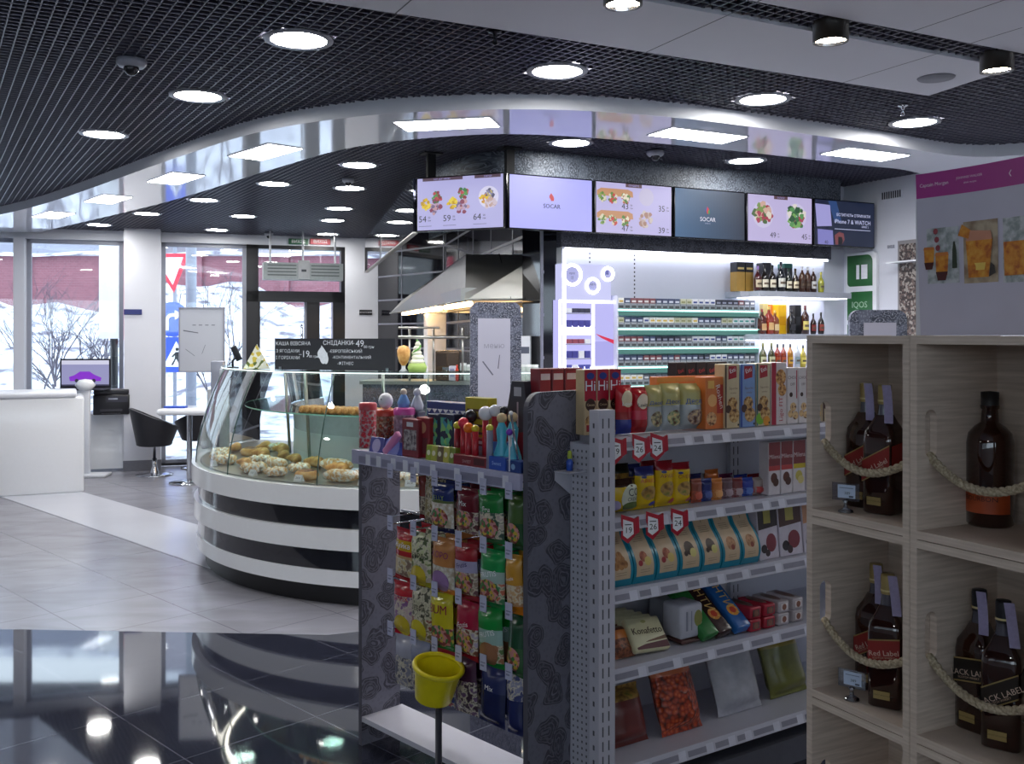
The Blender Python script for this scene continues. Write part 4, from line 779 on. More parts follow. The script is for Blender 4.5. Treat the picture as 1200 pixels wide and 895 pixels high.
m = MB(); m.rect(xm+.01, x1-.015, bwz(398, 705, out), bwz(352, 705, out)-.03, o_-.001, soft); m.rect(xm+.01, x1-.015, zb+.02, bwz(400, 705, out), o_-.001, em('#a9a6e8', .9))
m.face(0, 0, o_-.004, [(xm+.02, bwz(391, 700, out)), (x1-.014, bwz(399, 720, out)), (x1-.014, bwz(404, 720, out)), (xm+.07, bwz(396, 705, out))], em('#e01848', .8)); m.build('display', t)
m = MB()
for px, py, r, tx in ((670, 322, .072, 'IQOS'), (694, 335, .052, 'HEETS'), (711.5, 321, .045, '')):
    x = bw(px, out); z = bwz(py, px, out); m.tube([(x+r*math.cos(a), o_-.01, z+r*math.sin(a)) for a in [2*math.pi*i/32 for i in range(32)]], .011, em('#f2f2ff', 9), 8, closed=True); m.disc(x, z, r, o_-.004, em('#aeb0e8', .8), 28)
    if tx: m.text(tx, x, z+.01, .02, o_-.006, mat('#26262e')); m.rect(x-.012, x+.012, z-.035, z-.008, o_-.006, mat('#8a8cb0'))
    else: m.rect(x-.018, x+.01, z-.005, z+.03, o_-.006, mat('#4a4c7c'))
m.build('glowing_ring', t)
m = MB(); m.box(x0+.02, bw(716, out), o_, -.03, ztp, bwz(310, 690, out), em('#c8caf4', .9)) ; m.build('header_panel', t)
# cigarette rack
out = .17; x0, x1 = bw(724.5, out), bw(889, out); zs = [1.845-.1445*k for k in range(5)]
t = thing('cigarette_rack', 'cigarette rack with five teal lit shelves on the back wall', 'rack', (B0[0], B0[1], 0), ang(BD)); teal = glass('#9adcd0', .3)
for xx in (x0-.01, x1): m = MB(); m.box(xx, xx+.01, -out, -.03, 1.0, 1.95, lw); m.build('side_panel', t)
for z in zs:
    m = MB(); m.box(x0, x1, -out, -.03, z-.006, z, mat('#7fbcb4', .1)); m.box(x0, x1, -out-.003, -out, z-.045, z-.008, em('#5fa59c', .45)); m.box(x0, x1, -out-.004, -out-.0005, z-.01, z+.002, em('#a6f0e4', 4)); m.build('shelf', t)
packs = [('#d8d8de', '#2b3c7c', 'white and navy'), ('#2a2c3c', '#8b8ea0', 'dark grey'), ('#e2e0dc', '#c9a84c', 'white and gold'), ('#444c68', '#c8ccd8', 'slate blue'), ('#7a4850', '#cfcccc', 'dull red'), ('#cfd4d8', '#3f8a86', 'white and teal'), ('#5a5c66', '#c8c8cc', 'grey'), ('#b8b8a0', '#8a8a60', 'pale olive')]
def packet(c1, c2):
    m = MB(); a = mat(c1, .35); b = mat(c2, .35); m.bev(-.0265, .0265, 0, .022, 0, .046, mat('#868a92', .5), .002, 1); m.bev(-.0265, .0265, 0, .022, .0462, .086, a, .002, 1); m.rect(-.018, .018, .054, .068, -.0006, b); m.rect(-.02, .02, .01, .03, -.0006, mat('#3c3c40')); return m
pcache = {}; ca, sa = math.cos(ang(BD)), math.sin(ang(BD))
seqs = ['61111333331100226', '33333335520022', '4411111777741111', '3140600440661533', '0351111033']
for r_, z in enumerate(zs):
    n = int((x1-x0-.02)/.0572); cnts = {}; rnd = random.Random(r_*5+1); cur = 0; runs = 0
    for i in range(n):
        if runs == 0: cur = rnd.choice([k for k in range(8) if k != cur]); runs = rnd.choice((1, 2, 3, 4))
        runs -= 1; c1, c2, nm = packs[cur]; cnts[cur] = cnts.get(cur, 0)+1; x = x0+.035+i*.0572; y = -out+.014
        q = (B0[0]+x*ca-y*sa, B0[1]+x*sa+y*ca, z+.0025)
        lab = '%s cigarette packet, %s from the left on the %s rack shelf' % (nm, ORD[i], ('top', 'second', 'third', 'fourth', 'lowest')[r_])
        if cur in pcache: o = pcache[cur].copy(); C.objects.link(o); o.location = q; tag(o, lab, 'cigarette packet', 'cigarette packets on the teal lit rack')
        else: pcache[cur] = packet(c1, c2).build('cigarette_packet', None, q, ang(BD), lab, 'cigarette packet', 'cigarette packets on the teal lit rack')
# drinks shelves at the right end of the back wall
t = thing('drinks_shelving', 'three thick white lit drinks shelves in the back corner', 'shelving', (B0[0], B0[1], 0), ang(BD)); out = .34; x0 = bw(889.5, out); x1 = LB-.012; sz = []
for py in (341.5, 391.5, 431):
    z = bwz(py, 925, out); sz.append(z); m = MB(); m.box(x0, x1, -out, -.031, z-.045, z, mat('#a4a8b4', .4)); m.box(x0+.02, x1-.02, -out+.03, -.05, z-.05, z-.044, em('#f0f2ff', 5)); m.build('shelf', t)
def bottle_mb(kind, h, col, cap, lab1):
    g_ = mat(col, .06, noise=.1, coat=.5); m = MB(); r = h*.13
    if kind == 'square': m.lathe([(0, 0), (r, 0), (r*1.05, .01), (r*1.05, h*.6), (r*.8, h*.68), (r*.36, h*.78), (r*.33, h*.9)], g_, 24, sq=6)
    elif kind == 'tall': m.lathe([(0, 0), (r, 0), (r, h*.62), (r*.75, h*.7), (r*.33, h*.8), (r*.3, h*.9)], g_, 16)
    else: m.lathe([(0, 0), (r, 0), (r*1.1, h*.1), (r*1.15, h*.5), (r*.9, h*.62), (r*.36, h*.75), (r*.32, h*.9)], g_, 16)
    return m, r
def bottle(q, rz, kind, h, col, cap, lcol, label, group, nm='bottle'):
    t = thing(nm, label, 'bottle', q, rz, group); m, r = bottle_mb(kind, h, col, cap, lcol); m.build('glass_body', t)
    m = MB(); m.lathe([(r*.36, h*.86), (r*.38, h), (0, h)], mat(cap, .3), 12); m.build('cap', t)
    m = MB()
    if kind == 'square': m.box(-r*.9, r*.9, -r*1.1, -r*1.06, h*.15, h*.42, mat(lcol, .5))
    else:
        R_ = r*1.03 if kind == 'tall' else r*1.18; m.grid(lambda u, v: (R_*math.sin((u-.5)*2.4), -R_*math.cos((u-.5)*2.4), h*(.15+.3*v)), 10, 1, mat(lcol, .5)); m.grid(lambda u, v: (R_*1.005*math.sin((u-.5)*1.6), -R_*1.005*math.cos((u-.5)*1.6), h*(.25+.08*v)), 8, 1, mat('#5a4a3a', .5))
    m.build('label', t); return t
def bwp(px, dep): q = hit(px, on(B0, BN, -dep), BD); return q
ba = ang(BD)
# top shelf
z = sz[0]+.001
m = MB(); m.box(bw(866, .2), x0-.0, -.22, -.031, sz[0]-.045, sz[0], mat('#a4a8b4', .4)); m.build('shelf', t)
for i, (pa_, pb2, lab) in enumerate(((863.5, 873, 'left gold and black gift box on the top drinks shelf'), (873.8, 883, 'right gold and black gift box on the top drinks shelf'))):
    a, b = bw(pa_, .2), bw(pb2, .2); q = on(B0, BD, a, BN, -.2); h = bwz(307, 870, .2)-z; m = MB(); m.box(0, b-a, 0, b-a, 0, h*.66, mat('#b08c48', .3, .3)); m.box(0, b-a, 0, b-a, h*.66, h, mat('#1a1a20', .3)); m.rect(.01, b-a-.01, h*.75, h*.82, -.001, mat('#c8b070')); m.build('gift_box', None, (*q, z), ba, lab, 'box', 'gold gift boxes on the top drinks shelf')
row = [(888, .20, 'round', '#3a1418', '#8b6fae', '#b0a48c', 'dark red bottle with violet stamp, leftmost'), (896, .21, 'round', '#14100e', '#1a1a1a', '#c9c4b4', 'black wine bottle with cream label, left'), (905, .21, 'round', '#18120f', '#1c1c1c', '#d2ccb8', 'black bottle with tall neck and cream label'),
    (915, .24, 'round', '#10131a', '#2a2a35', '#c8c8c0', 'tallest black bottle with pale label'), (924, .19, 'round', '#1c2118', '#14301f', '#d8d2bc', 'dark green brandy bottle with cream label'), (932, .19, 'round', '#23180f', '#3a2a1a', '#cfc4a8', 'short brown brandy bottle with cream label'),
    (940, .21, 'tall', '#4a2a1a', '#e8e8ee', '#3a2418', 'first brown bottle with white cap'), (946.5, .21, 'tall', '#4a2a1a', '#e8e8ee', '#3a2418', 'second brown bottle with white cap'), (953, .20, 'tall', '#3a2018', '#e8e8ee', '#d2d2d2', 'third brown bottle with white cap and pale label'), (962, .17, 'round', '#a8a838', '#b8b02c', '#8f9440', 'round yellow green bottle at the right end')]
for px, h, k, c1, cp, lc, lab in row: q = bwp(px, .27); bottle((*q, z), ba, k, h, c1, cp, lc, lab+' of the top drinks shelf', 'bottles on the top drinks shelf')
for i, (px, c1, lab) in enumerate(((899, '#1c1c22', 'black boxed bottle behind the top shelf wine bottles'), (924, '#1f5c50', 'green capped gift box behind the top shelf brandy'), )):
    q = bwp(px, .16); m = MB(); m.bev(-.045, .045, 0, .08, 0, .235, mat('#22222a', .3), .004, 1); m.bev(-.046, .046, -.001, .081, .2, .24, mat(c1, .3), .004, 1); m.build('gift_box', None, (*q, z), ba, lab, 'box')
z = sz[1]+.001
row = [(893, .20, 'square', '#4a1c14', '#8a1c1c', '#c8a070', 'red amber square bottle at the left'), (901, .22, 'square', '#8a2a1a', '#c9a84c', '#d8b078', 'orange red square bottle with slanted label'), (908, .19, 'square', '#7a3a1a', '#c9a84c', '#d8c090', 'amber bottle just left of the yellow carton'),
    (927, .20, 'square', '#101014', '#101014', '#2a2a30', 'black square bottle beside the yellow carton'), (943.5, .235, 'tall', '#3a1a14', '#5a1a1a', '#d8c870', 'tall dark bottle with yellow label'), (953, .17, 'round', '#241010', '#1a1a1a', '#7a2a2a', 'short dark bottle with maroon label'), (962, .18, 'round', '#1c100e', '#1a1a1a', '#8a3a30', 'short dark bottle at the right end')]
for px, h, k, c1, cp, lc, lab in row: q = bwp(px, .27); bottle((*q, z), ba, k, h, c1, cp, lc, lab+' of the middle drinks shelf', 'bottles on the middle drinks shelf')
for px, w_, h, c1, c2, lab in ((897, .06, .25, '#b8a870', '#8a3030', 'cream carton behind the left bottles'), (906, .05, .245, '#d87a3a', '#f0c050', 'orange carton behind the amber bottles'), (917, .09, .24, '#d8a81c', '#c89010', 'bright yellow bottle carton'), (935.5, .07, .24, '#1f2124', '#3a3c40', 'black bottle carton')):
    q = bwp(px, .22 if w_ > .06 else .15); m = MB(); m.bev(-w_/2, w_/2, 0, w_, 0, h, mat(c1, .3), .003, 1); m.rect(-w_*.35, w_*.35, h*.3, h*.6, -.001, mat(c2, .4)); m.build('bottle_carton', None, (*q, z), ba, lab+' on the middle drinks shelf', 'box')
z = sz[2]+.001
row = [(894, .20, 'round', '#4a4a28', '#6a6a2a', '#c8c8a0', 'olive bottle at the left'), (904, .20, 'round', '#3a3a22', '#5a5a28', '#c8c8a0', 'second olive bottle'), (911, .19, 'tall', '#8a2a18', '#1c1c2a', '#b04a20', 'red bottle with dark cap'), (918, .19, 'tall', '#8a3018', '#1c1c2a', '#b04a20', 'second red bottle with dark cap'), (926, .19, 'tall', '#a06818', '#1c1c2a', '#c89830', 'amber bottle with dark cap'), (934, .19, 'tall', '#b8c0c8', '#c0c8d8', '#8aa0a8', 'clear bottle'), (941, .18, 'round', '#b0a040', '#303030', '#d8c860', 'yellow bottle by the crate edge')]
for px, h, k, c1, cp, lc, lab in row: q = bwp(px, .27); bottle((*q, z), ba, k, h, c1, cp, lc, lab+' of the lowest drinks shelf', 'bottles on the lowest drinks shelf')
# ================================================================== RIGHT WALL
RN = (-.8944, -.4472)
def rw(px, out=0): p = on(BC, RN, out); q = hit(px, p, RD); return q
ra = ang(RD)
def rplate(name, a, b, py0, py1, pref, lab, cat, fill, out=.0, th=.03):
    p0 = rw(a, out+th); p1 = rw(b, out+th); Yr = rw(pref, out+th)[1]; l = dist(p0, p1); z0, z1 = zt(py1, Yr), zt(py0, Yr); m = MB(); fill(m, l, z1-z0); return m.build(name, None, (p0[0], p0[1], z0), ra, lab, cat)
def f(m, l, h):
    r = .05; pts = [(0, 0), (l, 0)]+[(l-r+r*math.cos(R(a)), h-r+r*math.sin(R(a))) for a in range(0, 91, 15)]+[(0, h)]; m.plate(pts, .0, .028, white_gloss); gr = mat('#1f5f2c', .35)
    def dsh(z0, z1, flip):
        q = .06; x0, x1 = .02, l-.04; c_ = [(x1-q+q*math.cos(R(a)), z1-q+q*math.sin(R(a))) for a in range(0, 91, 15)] if not flip else [(x1, z1)]
        d_ = [(x0, z1)] if not flip else [(x0+q+q*math.cos(R(a)), z1-q+q*math.sin(R(a))) for a in range(90, 181, 15)]
        e_ = [(x0+q*.6+q*.6*math.cos(R(a)), z0+q*.6+q*.6*math.sin(R(a))) for a in range(180, 271, 15)] if not flip else [(x0, z0)]
        m.face(0, 0, -.001, c_+d_+e_+[(x1, z0)], gr)
    dsh(h*.62, h*.97, False); dsh(h*.24, h*.56, True); dsh(.0, h*.19, False)
    m.face(0, 0, -.002, [(l*.36, h*.70), (l*.46, h*.70), (l*.46, h*.86), (l*.36, h*.86)], swhite); m.face(0, 0, -.002, [(l*.52, h*.70), (l*.72, h*.70), (l*.72, h*.86), (l*.52, h*.86)], swhite)
    m.text('IQOS', l*.46, h*.41, .075, -.002, mat('#9ab89a', .4)); m.text('IQOS', l*.46+.002, h*.41, .075, -.0022, mat('#9ab89a', .4))
rplate('tobacco_sign', 991, 1027, 296, 400, 1005, 'green panelled sign with white rounded frame on the right wall', 'sign', f)
rplate('wall_notice', 1032.5, 1055.5, 223, 233.5, 1044, 'small dark striped notice high on the right wall', 'sign', lambda m, l, h: (m.box(0, l, 0, .02, 0, h, mat('#d0d2da')), [m.box(.01+i*l/9, .01+i*l/9+l/16, -.002, 0, .008, h-.008, mat('#2a2c36')) for i in range(9)]), th=.02)
rplate('small_notice', 1040, 1048, 288.5, 291, 1044, 'tiny dark line of lettering on the right wall above the shelf', 'sign', lambda m, l, h: (m.box(0, l, 0, .006, 0, h+.01, mat('#b0b2c0')), m.text('ВХІД', l/2, h/2+.005, .03, -.001, mat('#2a2c36'))), th=.006)
brown_print = ramp_mat('cells', [(0, '#3a3030'), (.35, '#6a5a54'), (.6, '#9c948c'), (.85, '#4c4240')], 60, .5)
rplate('patterned_panel', 1052, 1090, 281, 440, 1065, 'narrow brown mottled panel on the right wall beside the poster', 'panel', lambda m, l, h: (m.box(0, l, 0, .04, 0, h, mat('#8d8a8c')), m.box(.02, l-.02, -.004, 0, .02, h-.03, brown_print)), th=.045)
rplate('wall_shelf', 1038, 1085, 306, 307.6, 1050, 'thin white glass shelf crossing the brown mottled panel', 'shelf', lambda m, l, h: m.box(0, l, 0, .12, 0, .012, white_gloss), th=.17)
# ================================================================== SNACK SHELVING (gondola)
G0 = (.33, 3.27); GD = (math.cos(R(33.4)), math.sin(R(33.4))); GN = (-GD[1], GD[0]); ga = R(33.4)
ZS = [1.306, 1.039, .797, .533, .20]; GL = 2.2; DEP = .38
def gs(px, t_=0): return ray(px, (G0[0]+GN[0]*t_, G0[1]+GN[1]*t_), GD)
def gp(s, t_, z): q = on(G0, GD, s, GN, t_); return (q[0], q[1], z)
def gz(py, px, t_=0): q = hit(px, (G0[0]+GN[0]*t_, G0[1]+GN[1]*t_), GD); return zt(py, q[1])
shw = mat('#c2c1cd', .35, noise=.03); slot = mat('#55555f', .6); tagm = mat('#d4d4e0', .5); rail = mat('#8a8896', .3)
t = thing('snack_shelving', 'white metal snack shelving with slotted posts and five shelves', 'shelving', (G0[0], G0[1], 0), ga)
def post(x, y, h, w_=.068, d=.05):
    m = MB(); m.box(x-w_, x, y, y+d, 0, h, shw); z = .05
    while z < h-.05:
        for fx in (.25, .62): m.box(x-w_*(1-fx)-.0022, x-w_*(1-fx)+.0022, y-.0012, y, z, z+.032, slot)
        m.box(x-w_-.0012, x-w_, y+.022, y+.030, z, z+.016, slot); z += .048
    m.build('upright', t)
post(-.012, -.035, 1.405); post(1.0, DEP-.02, 1.45)
m = MB(); m.box(-.01, GL, DEP, DEP+.02, .1, 1.45, shw); m.build('back_panel', t)
m = MB(); m.box(0, GL, .01, DEP, 0, .1, slot); m.build('plinth', t)
for k, z in enumerate(ZS):
    m = MB(); m.box(0, GL, .0, DEP, z-.028, z, shw); m.box(0, .01, .0, DEP, z-.05, z, shw); sh = m.build('shelf', t)
    m = MB(); m.add([(0, 0, z+.001), (GL, 0, z+.001), (GL, -.012, z-.042), (0, -.012, z-.042), (0, .004, z-.042), (GL, .004, z-.042)], [(0, 3, 2, 1), (3, 4, 5, 2)], shw)
    rnd = random.Random(k+2); x = .0
    while x < 1.9:
        a = .05+rnd.random()*.1; b = .035
        for x0_, x1_, mm, zz0, zz1 in ((x+.01, x+a, rail, -.033, -.014), (x+a, x+a+b, tagm, -.04, -.008)):
            yy = lambda q: -.0125*(1-(q+.042)/.043)-.0012
            m.add([(x0_, yy(zz0), z+zz0), (x1_, yy(zz0), z+zz0), (x1_, yy(zz1), z+zz1), (x0_, yy(zz1), z+zz1)], [(0, 1, 2, 3)], mm)
        x += a+b
    m.build('price_rail', sh)
# ---- packages
def cookie_print(c='#b98a50'): return ramp_mat('noise', [(.35, '#5a3420'), (.5, c), (.7, '#e2c48a')], 70, .5)
def carton(name, s0, s1, z, h, d, cols, deco, label, cat, group=None, t_=.03, rx=0, side=None):
    w_ = s1-s0-.002; m = MB(); m.bev(0, w_, 0, d, 0, h, mat(cols, .35), .0025, 1)
    if side: m.box(-.0006, .0, .003, d-.003, .003, h-.003, mat(side, .35))
    deco(m, w_, h); q = gp(s0+.001, t_, z+.0015); o = m.build(name, None, q, ga, label, cat, group)
    if rx: o.rotation_euler = (rx, 0, ga)
    return o
def pillow(w_, h, d, bands, deco=None, seed=0, fin=.05):
    """bag: crimped top and bottom, front towards -y; bands = [(v_limit, material), ...] from the bottom"""
    m = MB(); rnd = random.Random(seed); ph = rnd.random()*6; 
    def dep(u, v):
        e = min(1, max(0, (v-fin))/.16) * min(1, max(0, (1-fin-v))/.16); e = math.sin(min(1, e)*math.pi/2); c = max(0, math.sin(math.pi*min(1, max(0, u))))**.55
        return d/2*e*c*(1+.06*math.sin(9*v+ph)+.05*math.sin(11*u+ph*2))
    def nar(v): e = min(1, max(0, v)/.2)*min(1, max(0, 1-v)/.2); return 1-.07*math.sin(min(1, e)*math.pi/2)
    mf = lambda u, v: next((b for q, b in bands(u) if v <= q), bands(u)[-1][1]) if callable(bands) else next((b for q, b in bands if v <= q), bands[-1][1])
    m.grid(lambda u, v: ((u-.5)*w_*nar(v), -dep(u, v), v*h), 14, 20, None, mf); m.grid(lambda u, v: ((.5-u)*w_*nar(v), dep(1-u, v)+.0008, v*h), 14, 20, None, mf)
    if deco: deco(m, w_, h, lambda X, Z: -dep(X/w_+.5, Z/h)-.0018)
    return m
def spot(m, x, z, rx, rz, dp, mt, n=18, rings=4, off=0):
    """decal disc hugging the bulge"""
    vs = [(x, dp(x, z)-off, z)]; fm = []
    for r_ in range(1, rings+1):
        for i in range(n): a = 2*math.pi*i/n; X = x+rx*r_/rings*math.cos(a); Z_ = z+rz*r_/rings*math.sin(a); vs.append((X, dp(X, Z_)-off, Z_))
    for i in range(n): fm.append(((0, 1+i, 1+(i+1) % n), mt))
    for r_ in range(1, rings):
        for i in range(n): a, b = 1+(r_-1)*n+i, 1+(r_-1)*n+(i+1) % n; fm.append(((a, a+n, b+n, b), mt))
    m.addl(vs, fm)
W_ = swhite; K_ = mat('#1a1a1e', .4)
# -- top shelf
def hi(m, w_, h):
    m.rect(.001, w_-.001, h*.52, h-.001, -.0006, mat('#b01c34', .3))
    m.disc(w_/2, h*.9, w_*.33, -.0012, mat('#2a3c8c', .3), rz=.012); m.text('Hi', w_/2, h*.74, w_*1.0, -.0015, K_); m.text('Hi', w_/2-.0012, h*.742, w_*.98, -.002, W_)
    m.disc(w_/2, h*.46, w_*.42, -.0012, mat('#3a2018', .4)); m.text('Cocoa', w_/2, h*.46, w_*.24, -.002, mat('#e0c8a0')); m.disc(w_/2, h*.2, w_*.45, -.001, cookie_print()); m.rect(w_*.15, w_*.85, .012, .035, -.0018, mat('#a8202c'))
for i, (a, b, sd) in enumerate(((684.5, 699, 0), (699.5, 713.5, 1), (714, 728, 2))):
    s0, s1 = gs(a, .12), gs(b, .12); carton('biscuit_box', s0, s1, ZS[0], gz(433, 706, .12)-ZS[0], .05, '#cdb48c', hi, ('red and cream Hi biscuit box above the slotted post, %s of three' % ('left', 'middle', 'right')[i]), 'biscuit box', 'red and cream Hi biscuit boxes', t_=.12)
for i, (a, b) in enumerate(((632, 646), (647, 661), (662, 683))):
    s0, s1 = gs(a, .30), gs(b, .30)
    def dr(m, w_, h, i=i):
        m.rect(.002, w_-.002, h*.05, h*.95, -.0006, mat('#8f1c2c')); m.disc(w_/2, h*.55, w_*.32, -.001, mat(('#2c58b8', '#c8804a', '#c04a58')[i])); m.disc(w_*.4, h*.35, w_*.25, -.0014, mat(('#c8865a', '#3468c8', '#3a68b8')[i])); m.rect(w_*.1, w_*.9, h*.82, h*.92, -.0012, mat('#d8c8c8'))
    carton('snack_box', s0, s1, 1.306, gz(432, 655, .30)-1.306, .06, '#7c1c28', dr, ('dark red box with a blue mark at the far left of the top shelf', 'dark red box with a tan mark above the paisley end panel', 'dark red box with a rosy mark next to the Hi boxes')[i], 'box', 'dark red boxes above the end panel', t_=.30)
m = MB(); a = gs(630, .30); m.box(a, -.0, .29, DEP+.02, 1.29, 1.305, shw); m.build('end_shelf', t)
def bagrow(name, specs, z, cat, group, t_=.08):
    for i, (a, b, top, bands, deco, lab, seed) in enumerate(specs):
        tt = t_; s0, s1 = gs(a, tt), gs(b, tt); w_ = s1-s0; h = gz(top, (a+b)/2, tt)-z; m = pillow(w_*1.04, h, min(w_*.75, .09), bands, deco, seed, fin=.03)
        m.build(name, None, gp((s0+s1)/2, tt+.03, z+.002), ga, lab, cat, group)
def dband(name_col, txt, tc, sz_=.3, blobc=None, bx=.0, bz=.3):
    def d(m, w_, h, dp):
        if blobc: spot(m, bx*w_, h*bz, w_*.33, h*.17, dp, blobc)
        if txt: m.text(txt, 0, h*.62, w_*sz_, 0, tc, depth=lambda X, Z: dp(X, Z)-.001)
    return d
rdm = mat('#b81c28', .22); 
bagrow('snack_bag', [(728, 746, 452, [(.3, mat('#2c3a8c', .25)), (.45, mat('#a01c24', .25)), (1, rdm)], dband(0, 'Lovita', W_, .26, mat('#e2cfae', .4), bz=.72), 'red glossy snack bag on the top shelf, next to the Hi box', 1),
    (746, 764, 455, [(.3, mat('#a01c24', .25)), (.5, mat('#c8304a', .25)), (1, rdm)], dband(0, 'Lovita', K_, .26, mat('#e8d8c0', .4), bz=.7), 'second red glossy snack bag on the top shelf', 2)], ZS[0], 'snack bag', 'red snack bags on the top shelf', .06)
silver = mat('#aeb4b6', .25, .2); pgreen = mat('#b9b070', .3)
bagrow('dessert_bag', [(762, 781, 452, [(.55, silver), (1, pgreen)], dband(0, 'Десерт', mat('#2c58a8'), .22, cookie_print('#8a8a70'), bz=.28), 'silver and pale green dessert bag, leftmost of three on the top shelf', 3),
    (780, 802, 450, [(.55, silver), (1, pgreen)], dband(0, 'Десерт', mat('#2c58a8'), .22, cookie_print('#8a9a70'), bz=.28), 'silver and pale green dessert bag, middle of three on the top shelf', 4), (802, 827, 450, [(.55, silver), (1, pgreen)], dband(0, 'Десерт', mat('#2c58a8'), .22, cookie_print('#a08a80'), bz=.28), 'silver and pale green dessert bag, rightmost of three on the top shelf', 5)], ZS[0], 'snack bag', 'silver dessert bags on the top shelf', .06)
def kk_(m, w_, h): m.rect(.002, w_-.002, h*.74, h-.002, -.0006, mat('#2c1a1c')); m.text('Esti', w_*.5, h*.86, w_*.42, -.001, mat('#d8303c'), rot=.3); m.disc(w_/2, h*.4, w_*.35, -.001, cookie_print())
for i in range(5):
    a = 792+i*12.2; s0, s1 = gs(a, .24), gs(a+11.6, .24); carton('biscuit_box', s0, s1, ZS[0], gz(424.5, 820, .24)-ZS[0], .05, '#2c1a1c', kk_, 'dark brown red lettered biscuit box, %s of five, back of top shelf' % ORD[i], 'biscuit box', 'dark brown biscuit boxes at the back', t_=.24)
s0, s1 = gs(769, .19), gs(847, .19); carton('wafer_tray', s0, s1, ZS[0], gz(441, 805, .19)-ZS[0], .04, '#d87a38', lambda m, w_, h: m.rect(.004, w_-.004, h-.02, h-.004, -.0006, mat('#c88a48')), 'long orange wafer tray behind the silver dessert bags', 'box', t_=.19)
def ora(m, w_, h):
    m.disc(w_*.35, h*.55, w_*.25, -.001, mat('#e8b070', .3), rz=h*.12); m.disc(w_*.3, h*.2, w_*.28, -.001, cookie_print('#d8a070')); m.text('Roshen', w_*.75, h*.62, h*.16, -.0015, mat('#f4e8e0'), rot=-1.3); m.rect(w_*.1, w_*.45, h*.78, h*.93, -.0012, mat('#e8b860')); m.rect(w_*.6, w_*.95, h*.3, h*.85, -.0008, mat('#b83a30', .3))
s0, s1 = gs(827, .04), gs(848.5, .04); carton('wafer_pack', s0, s1, ZS[0], gz(442, 838, .04)-ZS[0], .06, '#d87838', ora, 'orange wafer pack between silver dessert bags and cookie boxes', 'wafer pack', t_=.04)
def sap(c, sidec, fruit):
    def d(m, w_, h):
        rr = mat('#a81c2c'); m.face(0, 0, -.0006, [(w_*.22, h*.76), (w_*.78, h*.79), (w_*.78, h*.97), (w_*.22, h*.97)], rr); m.text('Esti', w_*.5, h*.9, w_*.3, -.001, W_, rot=.3)
        m.rect(0, w_*.1, 0.002, h-.002, -.0005, mat(sidec)); m.text('Saporito', w_*.55, h*.62, w_*.17, -.001, mat('#7a5a50')); m.text('cookies', w_*.55, h*.55, w_*.13, -.001, mat('#7a5a50'))
        ck = cookie_print(); m.disc(w_*.5, h*.38, w_*.33, -.001, ck); m.disc(w_*.6, h*.2, w_*.36, -.0015, ck); m.disc(w_*.22, h*.3, w_*.2, -.0012, mat('#4a2c20'))
        if fruit: m.disc(w_*.25, h*.12, w_*.3, -.0009, mat('#7cb83c')); m.disc(w_*.7, h*.08, w_*.25, -.0018, mat('#d8902c'))
        m.disc(w_*.88, h*.05, w_*.06, -.002, K_, 8)
    return d
def ched(m, w_, h): m.rect(0, w_*.3, .001, h-.001, -.0006, mat('#a81838')); ck = cookie_print('#c88a48'); m.disc(w_*.6, h*.76, w_*.34, -.001, ck, rz=h*.13); m.disc(w_*.68, h*.56, w_*.28, -.0014, ck, rz=h*.1); m.text('Ligo FIT', w_*.62, h*.25, h*.12, -.001, mat('#b02038'), rot=1.571)
def choc(m, w_, h):
    m.text('CHOC', w_*.45, h*.82, w_*.3, -.001, mat('#6a4a48')); m.text('OFF', w_*.45, h*.7, w_*.26, -.001, mat('#6a4a48')); m.rect(w_*.8, w_*.88, h*.45, h*.95, -.001, mat('#b02840')); m.disc(w_*.3, h*.52, w_*.16, -.001, mat('#3a2018')); ck = cookie_print('#d8b080'); m.disc(w_*.5, h*.3, w_*.3, -.0012, ck); m.disc(w_*.25, h*.18, w_*.25, -.0016, ck); m.disc(w_*.7, h*.15, w_*.28, -.002, ck)
for a, b, top, col, dc, lab in ((849.5, 867, 427, '#cbb994', sap(0, '#4a3028', 0), 'tall cream cookie box, leftmost of the tall boxes on the top shelf'), (868, 885.5, 427, '#7f9ccc', sap(0, '#2c4aa0', 0), 'tall light blue cookie box on the top shelf'), (886.5, 903, 426, '#c8b898', sap(0, '#3a6a6c', 1), 'tall cream cookie box with green fruit on the top shelf'),
    (904, 922, 425, '#d8cccc', ched, 'red and white box with two big cookies on the top shelf'), (923, 935.5, 431, '#d8d0d0', choc, 'white choc cookie box right of the red and white box'), (936, 947, 431, '#d8d0d0', choc, 'white choc cookie box half hidden by the crates'), (949, 962, 431, '#d8d0d0', choc, 'white choc cookie box behind the crates'), (964, 980, 430, '#c8b898', sap(0, '#4a3028', 0), 'tall cream cookie box behind the crates')):
    s0, s1 = gs(a, .03), gs(b, .03); carton('cookie_box', s0, s1, ZS[0], gz(top, (a+b)/2, .03)-ZS[0], .055, col, dc, lab, 'cookie box', 'tall cookie boxes on the top shelf')
